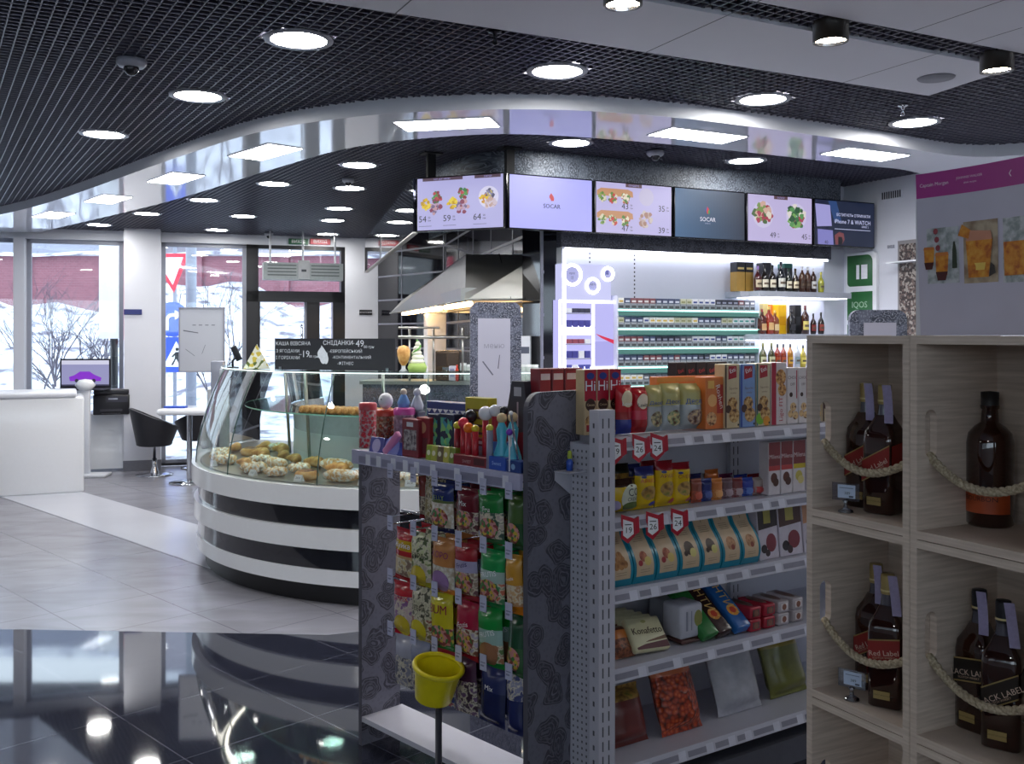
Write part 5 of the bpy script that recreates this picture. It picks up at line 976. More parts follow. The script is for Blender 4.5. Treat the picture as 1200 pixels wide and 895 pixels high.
# -- second shelf
yel = mat('#d8b41c', .25); dkr = mat('#8c1824', .25); nav = mat('#2a2f6c', .25); nutp = ramp_mat('noise', [(.35, '#6a4a20'), (.55, '#b89048'), (.7, '#7a7a30')], 40, .4)
def nut(txt, c, blue): 
    def d(m, w_, h, dp):
        spot(m, 0, h*.4, w_*.36, h*.17, dp, nutp); m.text(txt, 0, h*.68, w_*.2, 0, c, depth=lambda X, Z: dp(X, Z)-.001); spot(m, w_*.22, h*.13, w_*.22, h*.06, dp, mat('#3a3a9c' if blue else '#b02430', .3), off=.0005); spot(m, -w_*.25, h*.86*.9, w_*.1, h*.03, dp, mat('#2c3a7c'), off=.0005)
    return d
def coco(m, w_, h, dp):
    spot(m, w_*.18, h*.45, w_*.36, h*.42, dp, mat('#c8ccb8', .3)); spot(m, -w_*.32, h*.25, w_*.14, h*.16, dp, mat('#a8a0c0', .3)); spot(m, w_*.15, h*.2, w_*.3, h*.14, dp, mat('#4a5a24', .4), off=.001); m.text('CO', w_*.2, h*.62, w_*.26, 0, K_, depth=lambda X, Z: dp(X, Z)-.0025); m.text('CREAM', w_*.2, h*.42, w_*.13, 0, K_, depth=lambda X, Z: dp(X, Z)-.0025)
bagrow('nut_bag', [(714, 750, 563, [(.82, yel), (1, mat('#3c241c', .25))], coco, 'wide yellow snack bag with a pale oval at the left end of the second shelf', 11),
    (750, 772, 548, [(.8, yel), (1, nav)], nut('АРАХІС', mat('#c8442c'), 1), 'yellow nut bag with a dark blue top on the second shelf', 12), (774, 794, 541, [(.8, yel), (1, dkr)], nut('АРАХІС', mat('#8c2a1c'), 0), 'yellow nut bag with a dark red top, left of two', 13),
    (793, 814, 543, [(.86, yel), (1, dkr)], nut('СНЕКИ', mat('#8c2a1c'), 0), 'yellow nut bag with a dark red top, right of two', 14)], ZS[1], 'snack bag', 'yellow nut bags on the second shelf', .05)
bagrow('nut_bag', [(716, 742, 545, [(.8, nutp), (1, mat('#2a2a1c', .3))], None, 'dark bag behind the wide yellow snack bag', 15), (738, 756, 545, [(.7, nutp), (1, nav)], None, 'navy topped bag behind the yellow nut bags, left', 16), (757, 776, 541, [(.7, yel), (1, dkr)], None, 'dark red topped bag behind the yellow nut bags', 17)], ZS[1], 'snack bag', 'bags behind the yellow nut bags', .16)
cols_ = [('#8a4a3c', '#c8583c'), ('#2a3470', '#5060a0'), ('#c87838', '#e0a060'), ('#6a5058', '#a89098'), ('#7c3a3c', '#b8a0a0'), ('#2c409c', '#6080c8'), ('#9a8a84', '#c04a48')]
for i, (c1, c2) in enumerate(cols_):
    a = 814+i*12; s0, s1 = gs(a, .05), gs(a+12.5, .05); tt = .05; h = gz(562-i*.3, a+6, tt)-ZS[1]
    m = pillow(s1-s0, h, .035, [(.5, ramp_mat('noise', [(.4, c1), (.6, c2)], 60, .25)), (1, mat(c1, .25))], dband(0, '', W_, blobc=mat(c2, .3)), 20+i); m.build('sweets_bag', None, gp((s0+s1)/2, tt+.02, ZS[1]+.002), ga, '%s small shiny sweets bag, %s from left in its second shelf row' % (('brown', 'navy', 'orange', 'mauve', 'maroon', 'royal blue', 'pinkish grey')[i], ORD[i]), 'snack bag', 'small sweets bags on the second shelf')
for i, (c1, px, tp) in enumerate((('#26285c', 818, 556), ('#c86a30', 838, 551), ('#5a2040', 855, 556), ('#2a3a90', 872, 557), ('#8c1c28', 888, 556))):
    s0, s1 = gs(px-8, .15), gs(px+8, .15); m = pillow(s1-s0, gz(tp, px, .15)-ZS[1], .04, [(1, mat(c1, .25))], None, 30+i); m.build('sweets_bag', None, gp((s0+s1)/2, .17, ZS[1]+.002), ga, '%s sweets bag in the rear row of the second shelf' % ('dark navy', 'orange', 'plum', 'deep blue', 'dark red')[i], 'snack bag', 'rear sweets bags on the second shelf')
def alen(yl):
    def d(m, w_, h):
        m.rect(.001, w_-.001, h*.55, h-.001, -.0006, mat('#7c3236', .35)); m.text('Milena', w_*.5, h*.72, w_*.36, -.0012, mat('#d8c8c8')); m.rect(.001, w_-.001, h*.46, h*.55, -.0008, mat('#c0a820' if yl else '#b84040')); m.disc(w_*.45, h*.32, w_*.28, -.001, mat('#c0b050' if yl else '#5a3024', .4), rz=h*.1); m.disc(w_*.6, h*.24, w_*.25, -.0014, mat('#d8c880' if yl else '#4a281e', .4), rz=h*.08)
    return d
for i, (a, b, yl) in enumerate(((900.5, 914.5, 0), (915, 929, 0), (929.5, 944, 1), (945, 960, 1))): s0, s1 = gs(a, .03), gs(b, .03); carton('candy_box', s0, s1, ZS[1], gz(517, 922, .03)-ZS[1], .05, '#d0c8cc', alen(yl), ('brown and white candy box beside the small sweets bags', 'second brown and white candy box on the second shelf', 'candy box with a yellow stripe next to the crates', 'candy box with a yellow stripe hidden by the crates')[i], 'candy box', 'brown and white candy boxes')
# -- third shelf: teal gusseted bags
tealb = mat('#12809a', .3); crm = mat('#cdb494', .4)
def tealbag(w_, h, kind):
    m = MB(); d = .06
    def yb(v): return -.012-.03*math.sin(math.pi*min(1, v*1.15+.12)) + .05*v*v
    m.grid(lambda u, v: ((u-.5)*w_, yb(v), v*h), 6, 14, tealb); m.grid(lambda u, v: ((.5-u)*w_, d-.015*v, v*h), 1, 1, tealb)
    for sx in (-1, 1): m.grid(lambda u, v, sx=sx: (sx*w_/2, yb(v)*(1-u)+(d-.015*v)*u, v*h), 4, 14, tealb)
    m.grid(lambda u, v: ((u-.5)*w_, yb(1)*(1-v)+(d-.015)*v, h), 1, 1, tealb); m.grid(lambda u, v: ((u-.5)*w_, yb(0)*(1-v)+d*v, 0.0005), 1, 1, tealb)
    dp = lambda X, Z: yb(min(1, Z/h))-.0012
    m.grid(lambda u, v: (-.40*w_+u*.78*w_, dp(0, (.13+.86*v)*h), (.13+.86*v)*h), 1, 14, crm); o = -.02*w_
    m.text('1', o, h*.88, w_*.22, 0, mat('#5a4638'), depth=lambda X, Z: dp(X, Z)-.001)
    for k in range(4): m.grid(lambda u, v, k=k: (o-.22*w_+.44*w_*u, dp(0, h*(.78-.03*k))-.0008, h*(.78-.03*k)+v*.002), 1, 1, mat('#a08870'))
    m.grid(lambda u, v: (o-.22*w_+.44*w_*u, dp(0, h*.24)-.0008, h*.24+v*.002), 1, 1, mat('#a08870')); m.grid(lambda u, v: (o-.22*w_+.44*w_*u, dp(0, h*.2)-.0008, h*.2+v*.002), 1, 1, mat('#a08870'))
    sp = lambda x, z, r_, c, of: spot(m, o+x*w_, z*h, r_*w_, r_*w_*1.0, dp, c, 14, 2, of)
    if kind == 0: [sp(x, z, .13, ramp_mat('noise', [(.35, '#7a4a24'), (.6, '#b88450')], 60, .6), .001+k*.0004) for k, (x, z) in enumerate(((-.2, .36), (.0, .36), (.16, .38), (-.08, .45), (.06, .46), (.0, .52)))]
    elif kind == 1: sp(-.02, .46, .17, ramp_mat('noise', [(.35, '#8a4030'), (.6, '#c07858')], 50, .6), .001); sp(.14, .38, .15, mat('#d8c070'), .0014); sp(-.2, .36, .1, mat('#9a2c34'), .0018)
    elif kind == 2: sp(.0, .48, .22, mat('#3a2218', .4), .001); sp(.14, .4, .15, mat('#d8cc80'), .0014); sp(-.2, .4, .09, mat('#3a2218'), .0018)
    else: sp(.0, .45, .24, ramp_mat('noise', [(.35, '#8a5a3c'), (.6, '#c89870')], 60, .6), .001); sp(.06, .38, .1, mat('#8a4030'), .0014)
    return m
tn = ('brown nuts', 'dried fruit and yellow slices', 'dark chocolate fruit', 'round nut brittle'); seqt = ((713, 741, 0, 616), (741.5, 768, 1, 613), (768.5, 795, 1, 610), (795.5, 821, 2, 606.5), (821.5, 845, 2, 603), (845.5, 868, 3, 600), (868.5, 890, 3, 598)); cn = {}
for i, (a, b, k, tp) in enumerate(seqt):
    s0, s1 = gs(a, .02), gs(b, .02); h = min(gz(tp, (a+b)/2, .05)-ZS[2], ZS[1]-.03-ZS[2]-.004); m = tealbag(s1-s0-.003, h, k); m.build('snack_bag', None, gp((s0+s1)/2, .05, ZS[2]+.002), ga, 'teal gusseted bag showing %s on cream, %s from the left' % (tn[k], ORD[i]), 'snack bag', 'teal gusseted bags on the third shelf')
def blk(c): 
    def d(m, w_, h): m.face(0, 0, -.0006, [(.002, h*.55), (w_-.002, h*.6), (w_-.002, h-.002), (.002, h-.002)], mat(c, .3)); m.rect(w_*.3, w_*.65, h*.66, h*.92, -.0012, mat('#a89c50')); m.disc(w_*.62, h*.3, w_*.26, -.001, mat('#7c3440'), rz=h*.17); m.disc(w_*.25, h*.2, w_*.15, -.001, mat('#2c2228')); m.disc(w_*.42, h*.12, w_*.12, -.0012, mat('#3c2c30'))
    return d
for i, (a, b, c) in enumerate(((890.5, 914, '#2c2224'), (915, 942, '#4c302c'), (943, 966, '#c08a68'))): s0, s1 = gs(a, .03), gs(b, .03); carton('dried_fruit_pack', s0, s1, ZS[2], .205, .05, '#c4bcc8', blk(c), ('black topped dried fruit pack right of the teal bags', 'brown topped dried fruit pack on the third shelf by the crates', 'tan topped dried fruit pack behind the crate')[i], 'snack pack', 'dried fruit packs on the third shelf', rx=-.1)
# -- fourth shelf
z = ZS[3]
def kpack(txt):
    m = MB(); m.bev(-.08, .08, 0, .03, 0, .125, mat('#cdc8a2', .35), .008)
    if txt: m.text('Konafetto', 0, .07, .034, -.0008, mat('#3a2418')); m.text('Konafetto', .0007, .0702, .034, -.001, mat('#3a2418')); m.disc(0, .105, .012, -.0008, mat('#a8a468'), rz=.006)
    m.face(0, 0, -.0009, [(-.03, .028), (.075, .034), (.075, .048), (-.01, .034)], mat('#6a4a30')); m.face(0, 0, -.0008, [(-.074, .004), (.074, .004), (.074, .03), (-.03, .022), (-.074, .012)], mat('#5a2430')); return m
for i in range(5):
    o = kpack(i == 0).build('sweets_pack', None, gp(gs(764, .05)-.006*i, .035+.036*i, z+.024), ga, 'cream and brown sweets pack leaning on the fourth shelf, %s' % ('foremost, with dark lettering', 'second of the row', 'third of the row', 'fourth of the row', 'rearmost of the row')[i], 'sweets pack', 'cream sweets packs leaning in a row'); o.rotation_euler = (R(-42), R(4), ga)
m = pillow(.11, .12, .06, [(.5, ramp_mat('noise', [(.4, '#5a3020'), (.6, '#9a5a3a')], 90, .4)), (.75, mat('#c8742c', .3)), (1, mat('#5a2a1c', .3))], None, 41); o = m.build('nut_bag', None, gp(gs(731, .07), .07, z+.003), ga, 'brown and orange nut bag lying at the left end of the fourth shelf', 'snack bag'); o.rotation_euler = (R(-38), 0, ga)
m = MB(); m.bev(-.055, .055, 0, .1, 0, .125, mat('#bcbcc8', .3, noise=.15, scale=20), .012); m.disc(.03, .07, .02, -.0008, mat('#8a8a4c'), rz=.03); m.rect(-.03, -.02, .03, .1, -.0008, mat('#8a8c9c')); m.rect(-.005, .0, .03, .1, -.0008, mat('#8a8c9c')); m.build('paper_pack', None, gp(gs(811, .06), .06, z+.02), ga, 'white shrink-wrapped paper pack on the fourth shelf', 'pack')
m = MB(); m.bev(-.05, .05, 0, .09, 0, .015, mat('#5a3a38', .3), .005); m.build('chocolate_bar', None, gp(gs(811, .06), .06, z+.003), ga, 'dark flat chocolate pack under the white paper pack', 'chocolate')
for i, tt in enumerate((.18, .28)): m = MB(); m.bev(-.05, .05, 0, .09, 0, .13, mat('#8f8f98', .35), .01); m.build('paper_pack', None, gp(gs(790, tt), tt, z+.003), ga, ('grey wrapped pack behind the white paper pack, nearer', 'grey wrapped pack behind the white paper pack, farther')[i], 'pack')
for px, c1, c2, tx, lab, ly in ((833, '#2f7a3c', '#2f7a3c', '', 'green slim pack leaning on the fourth shelf', -.42), (849, '#3a2224', '#d89048', 'КОНТИК', 'dark brown long biscuit pack leaning beside the blue one', -.42), (871, '#2c68b0', '#e8a03c', 'КОНТИК', 'blue long biscuit pack leaning on the fourth shelf', -.42)):
    w_, hh = .07, .26; m = MB(); m.bev(-w_/2, w_/2, 0, .04, 0, hh, mat(c1, .25), .006)
    if tx: m.disc(0, hh*.3, w_*.36, -.001, mat(c2, .3)); m.text(tx, 0, hh*.62, .05, -.0015, mat('#e8c070'), rot=-1.571); m.disc(0, hh*.3, w_*.2, -.002, mat('#c83c28')); m.disc(.0, hh*.85, w_*.25, -.001, mat('#c8b468'))
    o = m.build('biscuit_pack', None, gp(gs(px, .03), .02, z+.036), ga, lab, 'biscuit pack', 'long biscuit packs leaning on the fourth shelf'); o.rotation_euler = (R(-52), R(-4), ga)
for r_ in range(2):
    for i in range(4):
        a = 886+i*16.5; m = MB(); m.bev(-.03, .03, 0, .14, 0, .045, mat('#a8283a' if i < 2 else '#b8b0b4', .25), .006); m.rect(-.018, .018, .01, .035, -.0008, mat('#5a4440' if i < 2 else '#d8d0d0')); m.disc(.0, .022, .012, -.0012, mat('#8a5a4a')); m.X = Matrix.Translation((0, .07, .0455)) @ Matrix.Rotation(R(-90), 4, 'X'); m.disc(0, 0, .02, 0, mat('#6a4a44'), rz=.05); m.X = Matrix()
        m.build('chocolate_pack', None, gp(gs(a, .03), .03, z+.003+r_*.047), ga, '%s chocolate pack, %s layer on the fourth shelf, %s from left' % ('dark red' if i < 2 else 'white and red', ('lower', 'upper')[r_], ORD[i]), 'chocolate', 'stacked chocolate packs on the fourth shelf')
# -- base shelf
z = ZS[4]; pea = ramp_mat('spots', [(.0, '#d86a38'), (.5, '#a83a20'), (.8, '#5a2418')], 60, .35, bump=.5)
for px, w_, h, m1, m2, lab, tt in ((735, .2, .2, mat('#6a2c28', .3), nutp, 'dark red nut bag at the left end of the base shelf', .12), (800, .2, .27, pea, mat('#c8704c', .25), 'clear bag of orange peanuts on the base shelf', .1), (868, .24, .28, mat('#a8a8b0', .4, noise=.3, scale=25), mat('#b4b4bc', .4), 'crumpled white cloth-like bag on the base shelf', .12), (925, .22, .25, mat('#6a6a30', .3, noise=.4, scale=30), mat('#8a7a30', .3), 'olive and brown snack bag at the right of the base shelf', .14)):
    m = pillow(w_, h, .12, [(.75, m1), (1, m2)], None, int(px)); o = m.build('snack_bag', None, gp(gs(px, tt), tt, z+.004), ga, lab, 'snack bag'); o.rotation_euler = (R(-20), 0, ga)
# red flag price cards on the upper rails
for px, k, tx in ((722, 0, '39'), (750, 0, '26'), (771, 0, '24'), (737, 1, '19'), (766, 1, '26'), (795, 1, '24')):
    tt = -.016; s_ = gs(px, tt); q = gp(s_, tt, ZS[k]-.028); t = thing('price_flag', 'red bordered %s price card on the %s shelf edge, %s of three' % (tx, ('top', 'second')[k], ('left', 'middle', 'right')[(px > 740)+(px > 768) if k == 0 else (px > 750)+(px > 780)]), 'price card', q, ga-R(20))
    m = MB(); pts = [(-.028, .04), (.02, .024), (.022, -.032), (-.004, -.058), (-.028, -.04)]; m.plate(pts, -.003, 0, mat('#b82438', .3)); m.face(0, 0, -.0035, [(-.022, .024), (.014, .012), (.016, -.026), (-.006, -.042), (-.022, -.03)], W_); m.text(tx, -.003, -.014, .028, -.004, K_); m.rect(-.016, .008, .004, .007, -.004, K_); m.build('card', t)
    m = MB(); m.plate([(.022, .022), (.036, .03), (.038, -.022), (.024, -.03)], .0, .012, mat('#b82438', .3)); m.build('clip', t)
# ================================================================== END UNIT: toys above, hanging sweets bags below
FE = (-.603, 3.94); ED2 = (.685, -.729); EB = (.729, .685); ea = ang(ED2); EL = .935; ZT = 1.187
def es(px, y=0): return ray(px, (FE[0]+EB[0]*y, FE[1]+EB[1]*y), ED2)
def ep(x, y, z): return (FE[0]+ED2[0]*x+EB[0]*y, FE[1]+ED2[1]*x+EB[1]*y, z)
def ez(py, px, y=0): return zt(py, hit(px, (FE[0]+EB[0]*y, FE[1]+EB[1]*y), ED2)[1])
pais_end = paisley('#777683', '#6c6b78', '#45444f', 10, .4)
u = thing('end_display_unit', 'end display unit with grey paisley side panels, hooks and a toy shelf', 'shelving', (FE[0], FE[1], 0), ea)
m = MB(); r = .06; zt_ = 1.46; pts = [(0, 0), (.203, 0), (.203, 1.285), (.272, 1.285), (.272, zt_)]+[(r+r*math.cos(R(a)), zt_-r+r*math.sin(R(a))) for a in range(90, 181, 15)]
X0 = m.X; m.X = Matrix(((0, -1, 0, 0), (1, 0, 0, 0), (0, 0, 1, 0), (0, 0, 0, 1))); m.plate(pts, -EL-.022, -EL, pais_end, mat('#55545f')); m.build('side_panel', u)
m = MB(); m.X = Matrix(((0, -1, 0, 0), (1, 0, 0, 0), (0, 0, 1, 0), (0, 0, 0, 1))); m.plate([(0, 0), (.19, 0), (.19, 1.14), (0, 1.14)], 0, .022, pais_end, mat('#55545f')); m.build('side_panel', u)
m = MB(); m.box(-.04, EL-.001, 0, .22, ZT-.02, ZT, shw); shf = m.build('shelf', u)
m = MB(); m.box(-.05, EL-.001, -.014, -.001, ZT-.052, ZT+.003, mat('#b2b1cc', .25)); rnd = random.Random(4); x = 0
while x < EL-.12: a = .03+rnd.random()*.08; m.rect(x, x+a, ZT-.046, ZT-.018, -.0148, mat('#83829a', .3)); m.rect(x+a, x+a+.03, ZT-.05, ZT-.008, -.0155, tagm); x += a+.034
m.build('price_rail', shf)
# perforated board beyond the near panel, with a little bracket
m = MB(); m.box(EL+.0225, EL+.115, .205, .215, 0, 1.28, shw); z = .02
while z < 1.26:
    for x in (.036, .056, .076, .096): m.rect(EL+x-.003, EL+x+.003, z, z+.008, .2045, slot)
    z += .022
m.build('perforated_board', u)
m = MB(); m.X = Matrix.Translation((EL+.028, 0, 0)) @ Matrix(((0, -1, 0, 0), (1, 0, 0, 0), (0, 0, 1, 0), (0, 0, 0, 1))); m.plate([(.12, 1.19), (.204, 1.19), (.204, 1.10), (.12, 1.16)], -.002, 0, shw); m.X = Matrix(); m.box(EL+.026, EL+.1, .12, .204, 1.188, 1.192, shw); m.build('bracket', u)
m = MB(); m.lathe([(0, 0), (.012, 0), (.012, .03), (.006, .04)], mat('#2a50b0', .3), 12); m.lathe([(.007, .04), (.009, .045), (.007, .065), (0, .068)], mat('#a8b83c', .3), 12); m.build('toy_bottle', None, ep(EL+.06, .16, 1.193), ea, 'tiny blue and lime candy bottle on the white bracket', 'candy')
HR = [1.125, .925, .722, .52]
for z in HR:
    m = MB(); m.tube([(.0, .2, z), (EL, .2, z)], .006, grey_frame, 8); m.build('cross_bar', u)
cols_px = [457, 484, 509, 537, 566, 596]
hx = [es(px, -.02) for px in cols_px]
h0 = None
for r_, z in enumerate(HR):
    for x in hx:
        if h0 is None:
            m = MB(); m.tube([(0, .2, 0), (0, .0, 0), (0, -.018, .004)], .0028, chrome, 6); m.tube([(0, .2, .03), (0, -.016, .03)], .0022, chrome, 6); h0 = m.build('hook', u, (x, 0, z)); m = MB(); m.box(-.0165, .0165, -.0205, -.018, -.022, .034, mat('#bfc0da', .25)); m.rect(-.012, .012, .004, .008, -.021, mat('#7c7c98')); m.rect(-.012, .006, -.008, -.002, -.021, mat('#7c7c98')); hc = m.build('price_tag', h0)
        else: o = h0.copy(); C.objects.link(o); o.location = (x, 0, z); c = hc.copy(); C.objects.link(c); c.parent = o
def mix2(a, b, s=45): return ramp_mat('noise', [(.42, a), (.5, '#d8d0b8'), (.58, b)], s, .3)
def B(bands, txt='', tc=None, blob_=None, sz_=.2, tz=.66, bz=.3, rot=0):
    def d(m, w_, h, dp):
        if blob_: spot(m, 0, h*bz, w_*.36, h*.2, dp, blob_)
        if txt: m.text(txt, 0, h*tz, w_*sz_, 0, tc or W_, depth=lambda X, Z: dp(X, Z)-.001, rot=rot)
    return bands, d
jel = ramp_mat('cells', [(0, '#8a3a3c'), (.25, '#c8a83c'), (.5, '#3c7a3c'), (.75, '#c88a8a')], 90, .35); wht = ramp_mat('noise', [(.4, '#b8a890'), (.6, '#e0dcd4')], 60, .35)
g_ = lambda c: mat(c, .24)
designs = [
 [('brown and red', B([(.1, g_('#7c1c24')), (.5, mix2('#6a5040', '#4a3a30')), (1, g_('#7a2c20'))])), ('dark olive', B([(1, mix2('#5a5030', '#8a7a40'))])), ('navy topped cream', B([(.12, g_('#1c2048')), (.58, wht), (.66, g_('#5c6a3c')), (1, g_('#22306c'))], 'JELLY', g_('#8ca050'), jel, .2, .7)), ('maroon', B([(.5, mix2('#5a2028', '#8a6070')), (1, g_('#6a1c28'))], 'Mix', W_, jel)), ('green', B([(.12, g_('#1f6a34')), (.6, mix2('#3c5a4c', '#b8a8a0')), (1, g_('#1f7a38'))], 'Fru', W_, jel)), ('dark green and yellow', B([(.5, g_('#24502c')), (1, g_('#3c5a24'))], '', None, jel))],
 [('red and yellow', B([(.1, g_('#a82024')), (.45, mix2('#8a7060', '#c8b080')), (.5, g_('#c8a070')), (.62, g_('#b0282c')), (.8, g_('#c8a020')), (1, g_('#b01c28'))], 'Жуйка', W_, None, .22, .7)), ('white and green', B([(.1, g_('#a8a02c')), (.45, mix2('#b8a8a0', '#7c8a50')), (1, mix2('#4a5a30', '#c8cc9c'))], 'ЗЕБРА', K_, g_('#c8b02c'), .2, .58, .2)), ('orange and cream', B([(.08, g_('#c87420')), (.5, wht), (1, g_('#c08048'))], 'КОРО', g_('#8a3a6c'), g_('#9a78a8'), .24, .7, .22)), ('red and lilac', B([(.1, g_('#9a1c28')), (.5, mix2('#6a4448', '#a08878')), (.72, g_('#a8a0c0')), (1, g_('#9c1c28'))], 'Frutis', g_('#3c3060'), jel, .2, .62, rot=.25)), ('green and white', B([(.1, g_('#148048')), (.45, mix2('#4a8a60', '#c86a50')), (.66, g_('#a8c0b8')), (1, g_('#149048'))], 'FRUTIS', W_, jel, .2, .58, rot=.25)), ('orange', B([(.15, g_('#d0781c')), (.5, mix2('#b88a60', '#d0a878')), (1, g_('#c8902c'))], 'Frutis', W_, None, .2, .6, rot=.25))],
 [('bright red and white', B([(.1, g_('#c8202c')), (.75, mix2('#c8b0b0', '#8a6090')), (1, g_('#b8202c'))], 'JUMPIX', g_('#c8303c'), g_('#c8b030'), .2, .7, .2)), ('olive and cream', B([(.06, g_('#c8b878')), (.45, mix2('#7a6a40', '#8a3c34')), (1, mix2('#4a4a38', '#b8b498'))], 'ЗЕБРА', K_, g_('#c8b828'), .2, .62, .22)), ('bright yellow', B([(.1, g_('#2a7a34')), (.42, jel), (1, g_('#c8bc20'))], 'BUM', g_('#8a1c40'), jel, .36, .72, .25)), ('crimson', B([(.1, g_('#a01c30')), (.55, mix2('#7a4030', '#b0a0b8')), (1, g_('#a81c3c'))], 'Frutis', W_, jel, .2, .6, rot=.25)), ('green', B([(.08, g_('#148038')), (.4, mix2('#a06a48', '#5a7a40')), (.64, g_('#9ab8b0')), (1, g_('#128a38'))], 'FRUTIS', W_, g_('#9a6a4c'), .2, .57, .24, rot=.25)), ('dark green and yellow', B([(.5, g_('#2c5a30')), (1, g_('#18482c'))], '', None, jel))],
 [('silver', B([(.6, mix2('#8a8a9c', '#5a5a70')), (1, g_('#a8a8b8'))])), ('grey blue', B([(.6, mix2('#6a6a88', '#40405c')), (1, g_('#8c90a8'))])), ('red and blue', B([(.5, mix2('#3a4a90', '#8c2c3c')), (1, g_('#a8202c'))])), ('dark plum', B([(.6, mix2('#3c2438', '#6a4a70')), (1, g_('#4a2440'))])), ('dark navy', B([(.6, g_('#1c2450')), (1, g_('#2c3464'))], 'Mix', W_)), ('navy and white', B([(.6, g_('#20285a')), (1, mix2('#8a8ca8', '#3c4478'))]))]]
for r_, z in enumerate(HR):
    for c_, x in enumerate(hx):
        nm, (bands, dc) = designs[r_][c_]; h = (.195, .2, .205, .2)[r_]; w_ = .128 if c_ < 5 else .085; xx = x+.012 if c_ < 5 else min(x+.01, EL-w_/2-.004)
        if r_ == 0: h = .18 if c_ != 3 else .165
        me_o = None
        for d_ in range(3):
            if r_ == 0 and c_ == 0 and d_ < 2: continue
            if c_ == 0: xx = x+.055
            if r_ == 0 and c_ == 1 and d_ < 1: continue
            q = ep(xx, .012+d_*.06, z-h-.012); lab = '%s sweets bag, %s on %s hook, %s row below the toys' % (nm, ('foremost', 'second', 'rearmost')[d_], ORD[c_], ORD[r_])
            if me_o is None: me_o = pillow(w_, h, .045, bands, dc, r_*7+c_, fin=.045).build('sweets_bag', None, q, ea, lab, 'sweets bag', 'hanging sweets bags below the toy shelf'); me_o.rotation_euler = (0, R((-6, 5, -2, 3, -4, 2)[(r_+c_) % 6])*.6, ea+R((4, -5, 3, -3, 5, 0)[(c_+r_*2) % 6])*.5)
            else: o = me_o.copy(); C.objects.link(o); o.location = q; tag(o, lab, 'sweets bag', 'hanging sweets bags below the toy shelf')
# base shelf of the end unit with its odds and ends
m = MB(); m.box(.0, EL, 0, .2, .1, .12, shw); m.build('base_shelf', u)
yb_ = mat('#d8c818', .3); t = thing('yellow_basket', 'small bright yellow tilted plastic basket at the foot of the sweets display', 'basket', ep(es(514, -.09), -.09, 0), ea)
zy = ez(781, 514, -.09); m = MB(); m.X = Matrix.Translation((0, 0, zy)) @ Matrix.Rotation(R(14), 4, 'Y'); q_ = .085
m.grid(lambda a, b: ((q_-.02+.02*b)*math.cos(2*math.pi*a), (q_-.02+.02*b)*math.sin(2*math.pi*a), -.12+.12*b), 40, 4, yb_); m.lathe([(0, -.12), (q_-.02, -.12)], yb_, 40); m.build('basket', t)
m = MB(); m.X = Matrix.Translation((0, 0, zy)) @ Matrix.Rotation(R(14), 4, 'Y'); m.tube([(q_*math.cos(2*math.pi*i/40), q_*math.sin(2*math.pi*i/40), 0) for i in range(40)], .009, yb_, 8, closed=True); m.build('rim', t)
m = MB(); m.lathe([(0, 0), (.07, 0), (.07, .01), (.012, .02), (.012, zy-.12), (0, zy-.12)], mat('#3a3a44', .5), 24); m.build('pedestal', t)
# ---- toys and novelty sweets (plain, generic pieces)
def tub_of(px, y, r, h, lidc, body, lab):
    t = thing('sweets_tub', lab, 'sweets tub', ep(es(px, y), y, ZT+.002), ea); m = MB(); m.lathe([(0, 0), (r, 0), (r, h*.85), (r*.9, h*.88)], body, 20); m.build('tub', t); m = MB(); m.lathe([(r*1.04, h*.84), (r*1.04, h*.97), (r*.9, h), (0, h)], mat(lidc, .3), 20); m.build('lid', t); return t
redc = ramp_mat('spots', [(.0, '#e04a4a'), (.4, '#a8283c'), (.75, '#b8a8a8')], 70, .15, bump=.5); brc = ramp_mat('spots', [(.0, '#c86040'), (.4, '#6a2c20'), (.75, '#a88870')], 60, .15, bump=.4)
h1 = ez(472, 430, .08)-ZT; tub_of(431, .08, .036, h1, '#a83440', redc, 'tall clear tub of red sweets at the far left of the toy shelf')
tub_of(452, .09, .038, ez(480, 452, .09)-ZT, '#b83a2c', brc, 'clear tub with an orange red lid and brown sweets')
m = MB(); m.ball((0, 0, .032), .03, mat('#dcdce2', .3), 16, 10, (1, 1, 1.1)); m.disc(-.01, .04, .004, -.0305, K_, 8); m.disc(.01, .04, .004, -.0305, K_, 8); m.build('toy_ball', None, ep(es(452, .09), .09, ez(480, 452, .09)+.004), ea, 'white egg shaped toy sitting on the orange red tub lid', 'toy')
tub_of(474, .12, .042, ez(478, 474, .12)-ZT, '#c84a9c', ramp_mat('noise', [(.4, '#a88a9c'), (.6, '#7c5a6c')], 50, .3), 'sweets tub with a flat pink lid')
def flask(px, y, z, c1, c2, h, lab):
    t = thing('toy_dispenser', lab, 'toy', ep(es(px, y), y, z), ea); m = MB(); m.lathe([(0, 0), (.022, 0), (.026, h*.25), (.014, h*.6), (.01, h*.68)], mat(c1, .3), 16); m.build('body', t); m = MB(); m.ball((0, 0, h*.82), h*.18, mat(c2, .3), 12, 8); m.build('top', t)
flask(473, .12, ez(478, 474, .12)+.003, '#6f9ad8', '#d8c8b8', .075, 'light blue cone toy standing on the pink lid'); flask(489, .17, ZT+.16, '#c8ccd8', '#b8b8c4', .09, 'grey white toy dispenser behind the maroon boxes')
m = MB(); m.bev(-.03, .03, -.02, .02, 0, .158, mat('#5a5a6c', .4), .003, 1); m.build('toy_box', None, ep(es(489, .17), .17, ZT+.001), ea, 'plain grey blue box under the grey white toy dispenser', 'box')
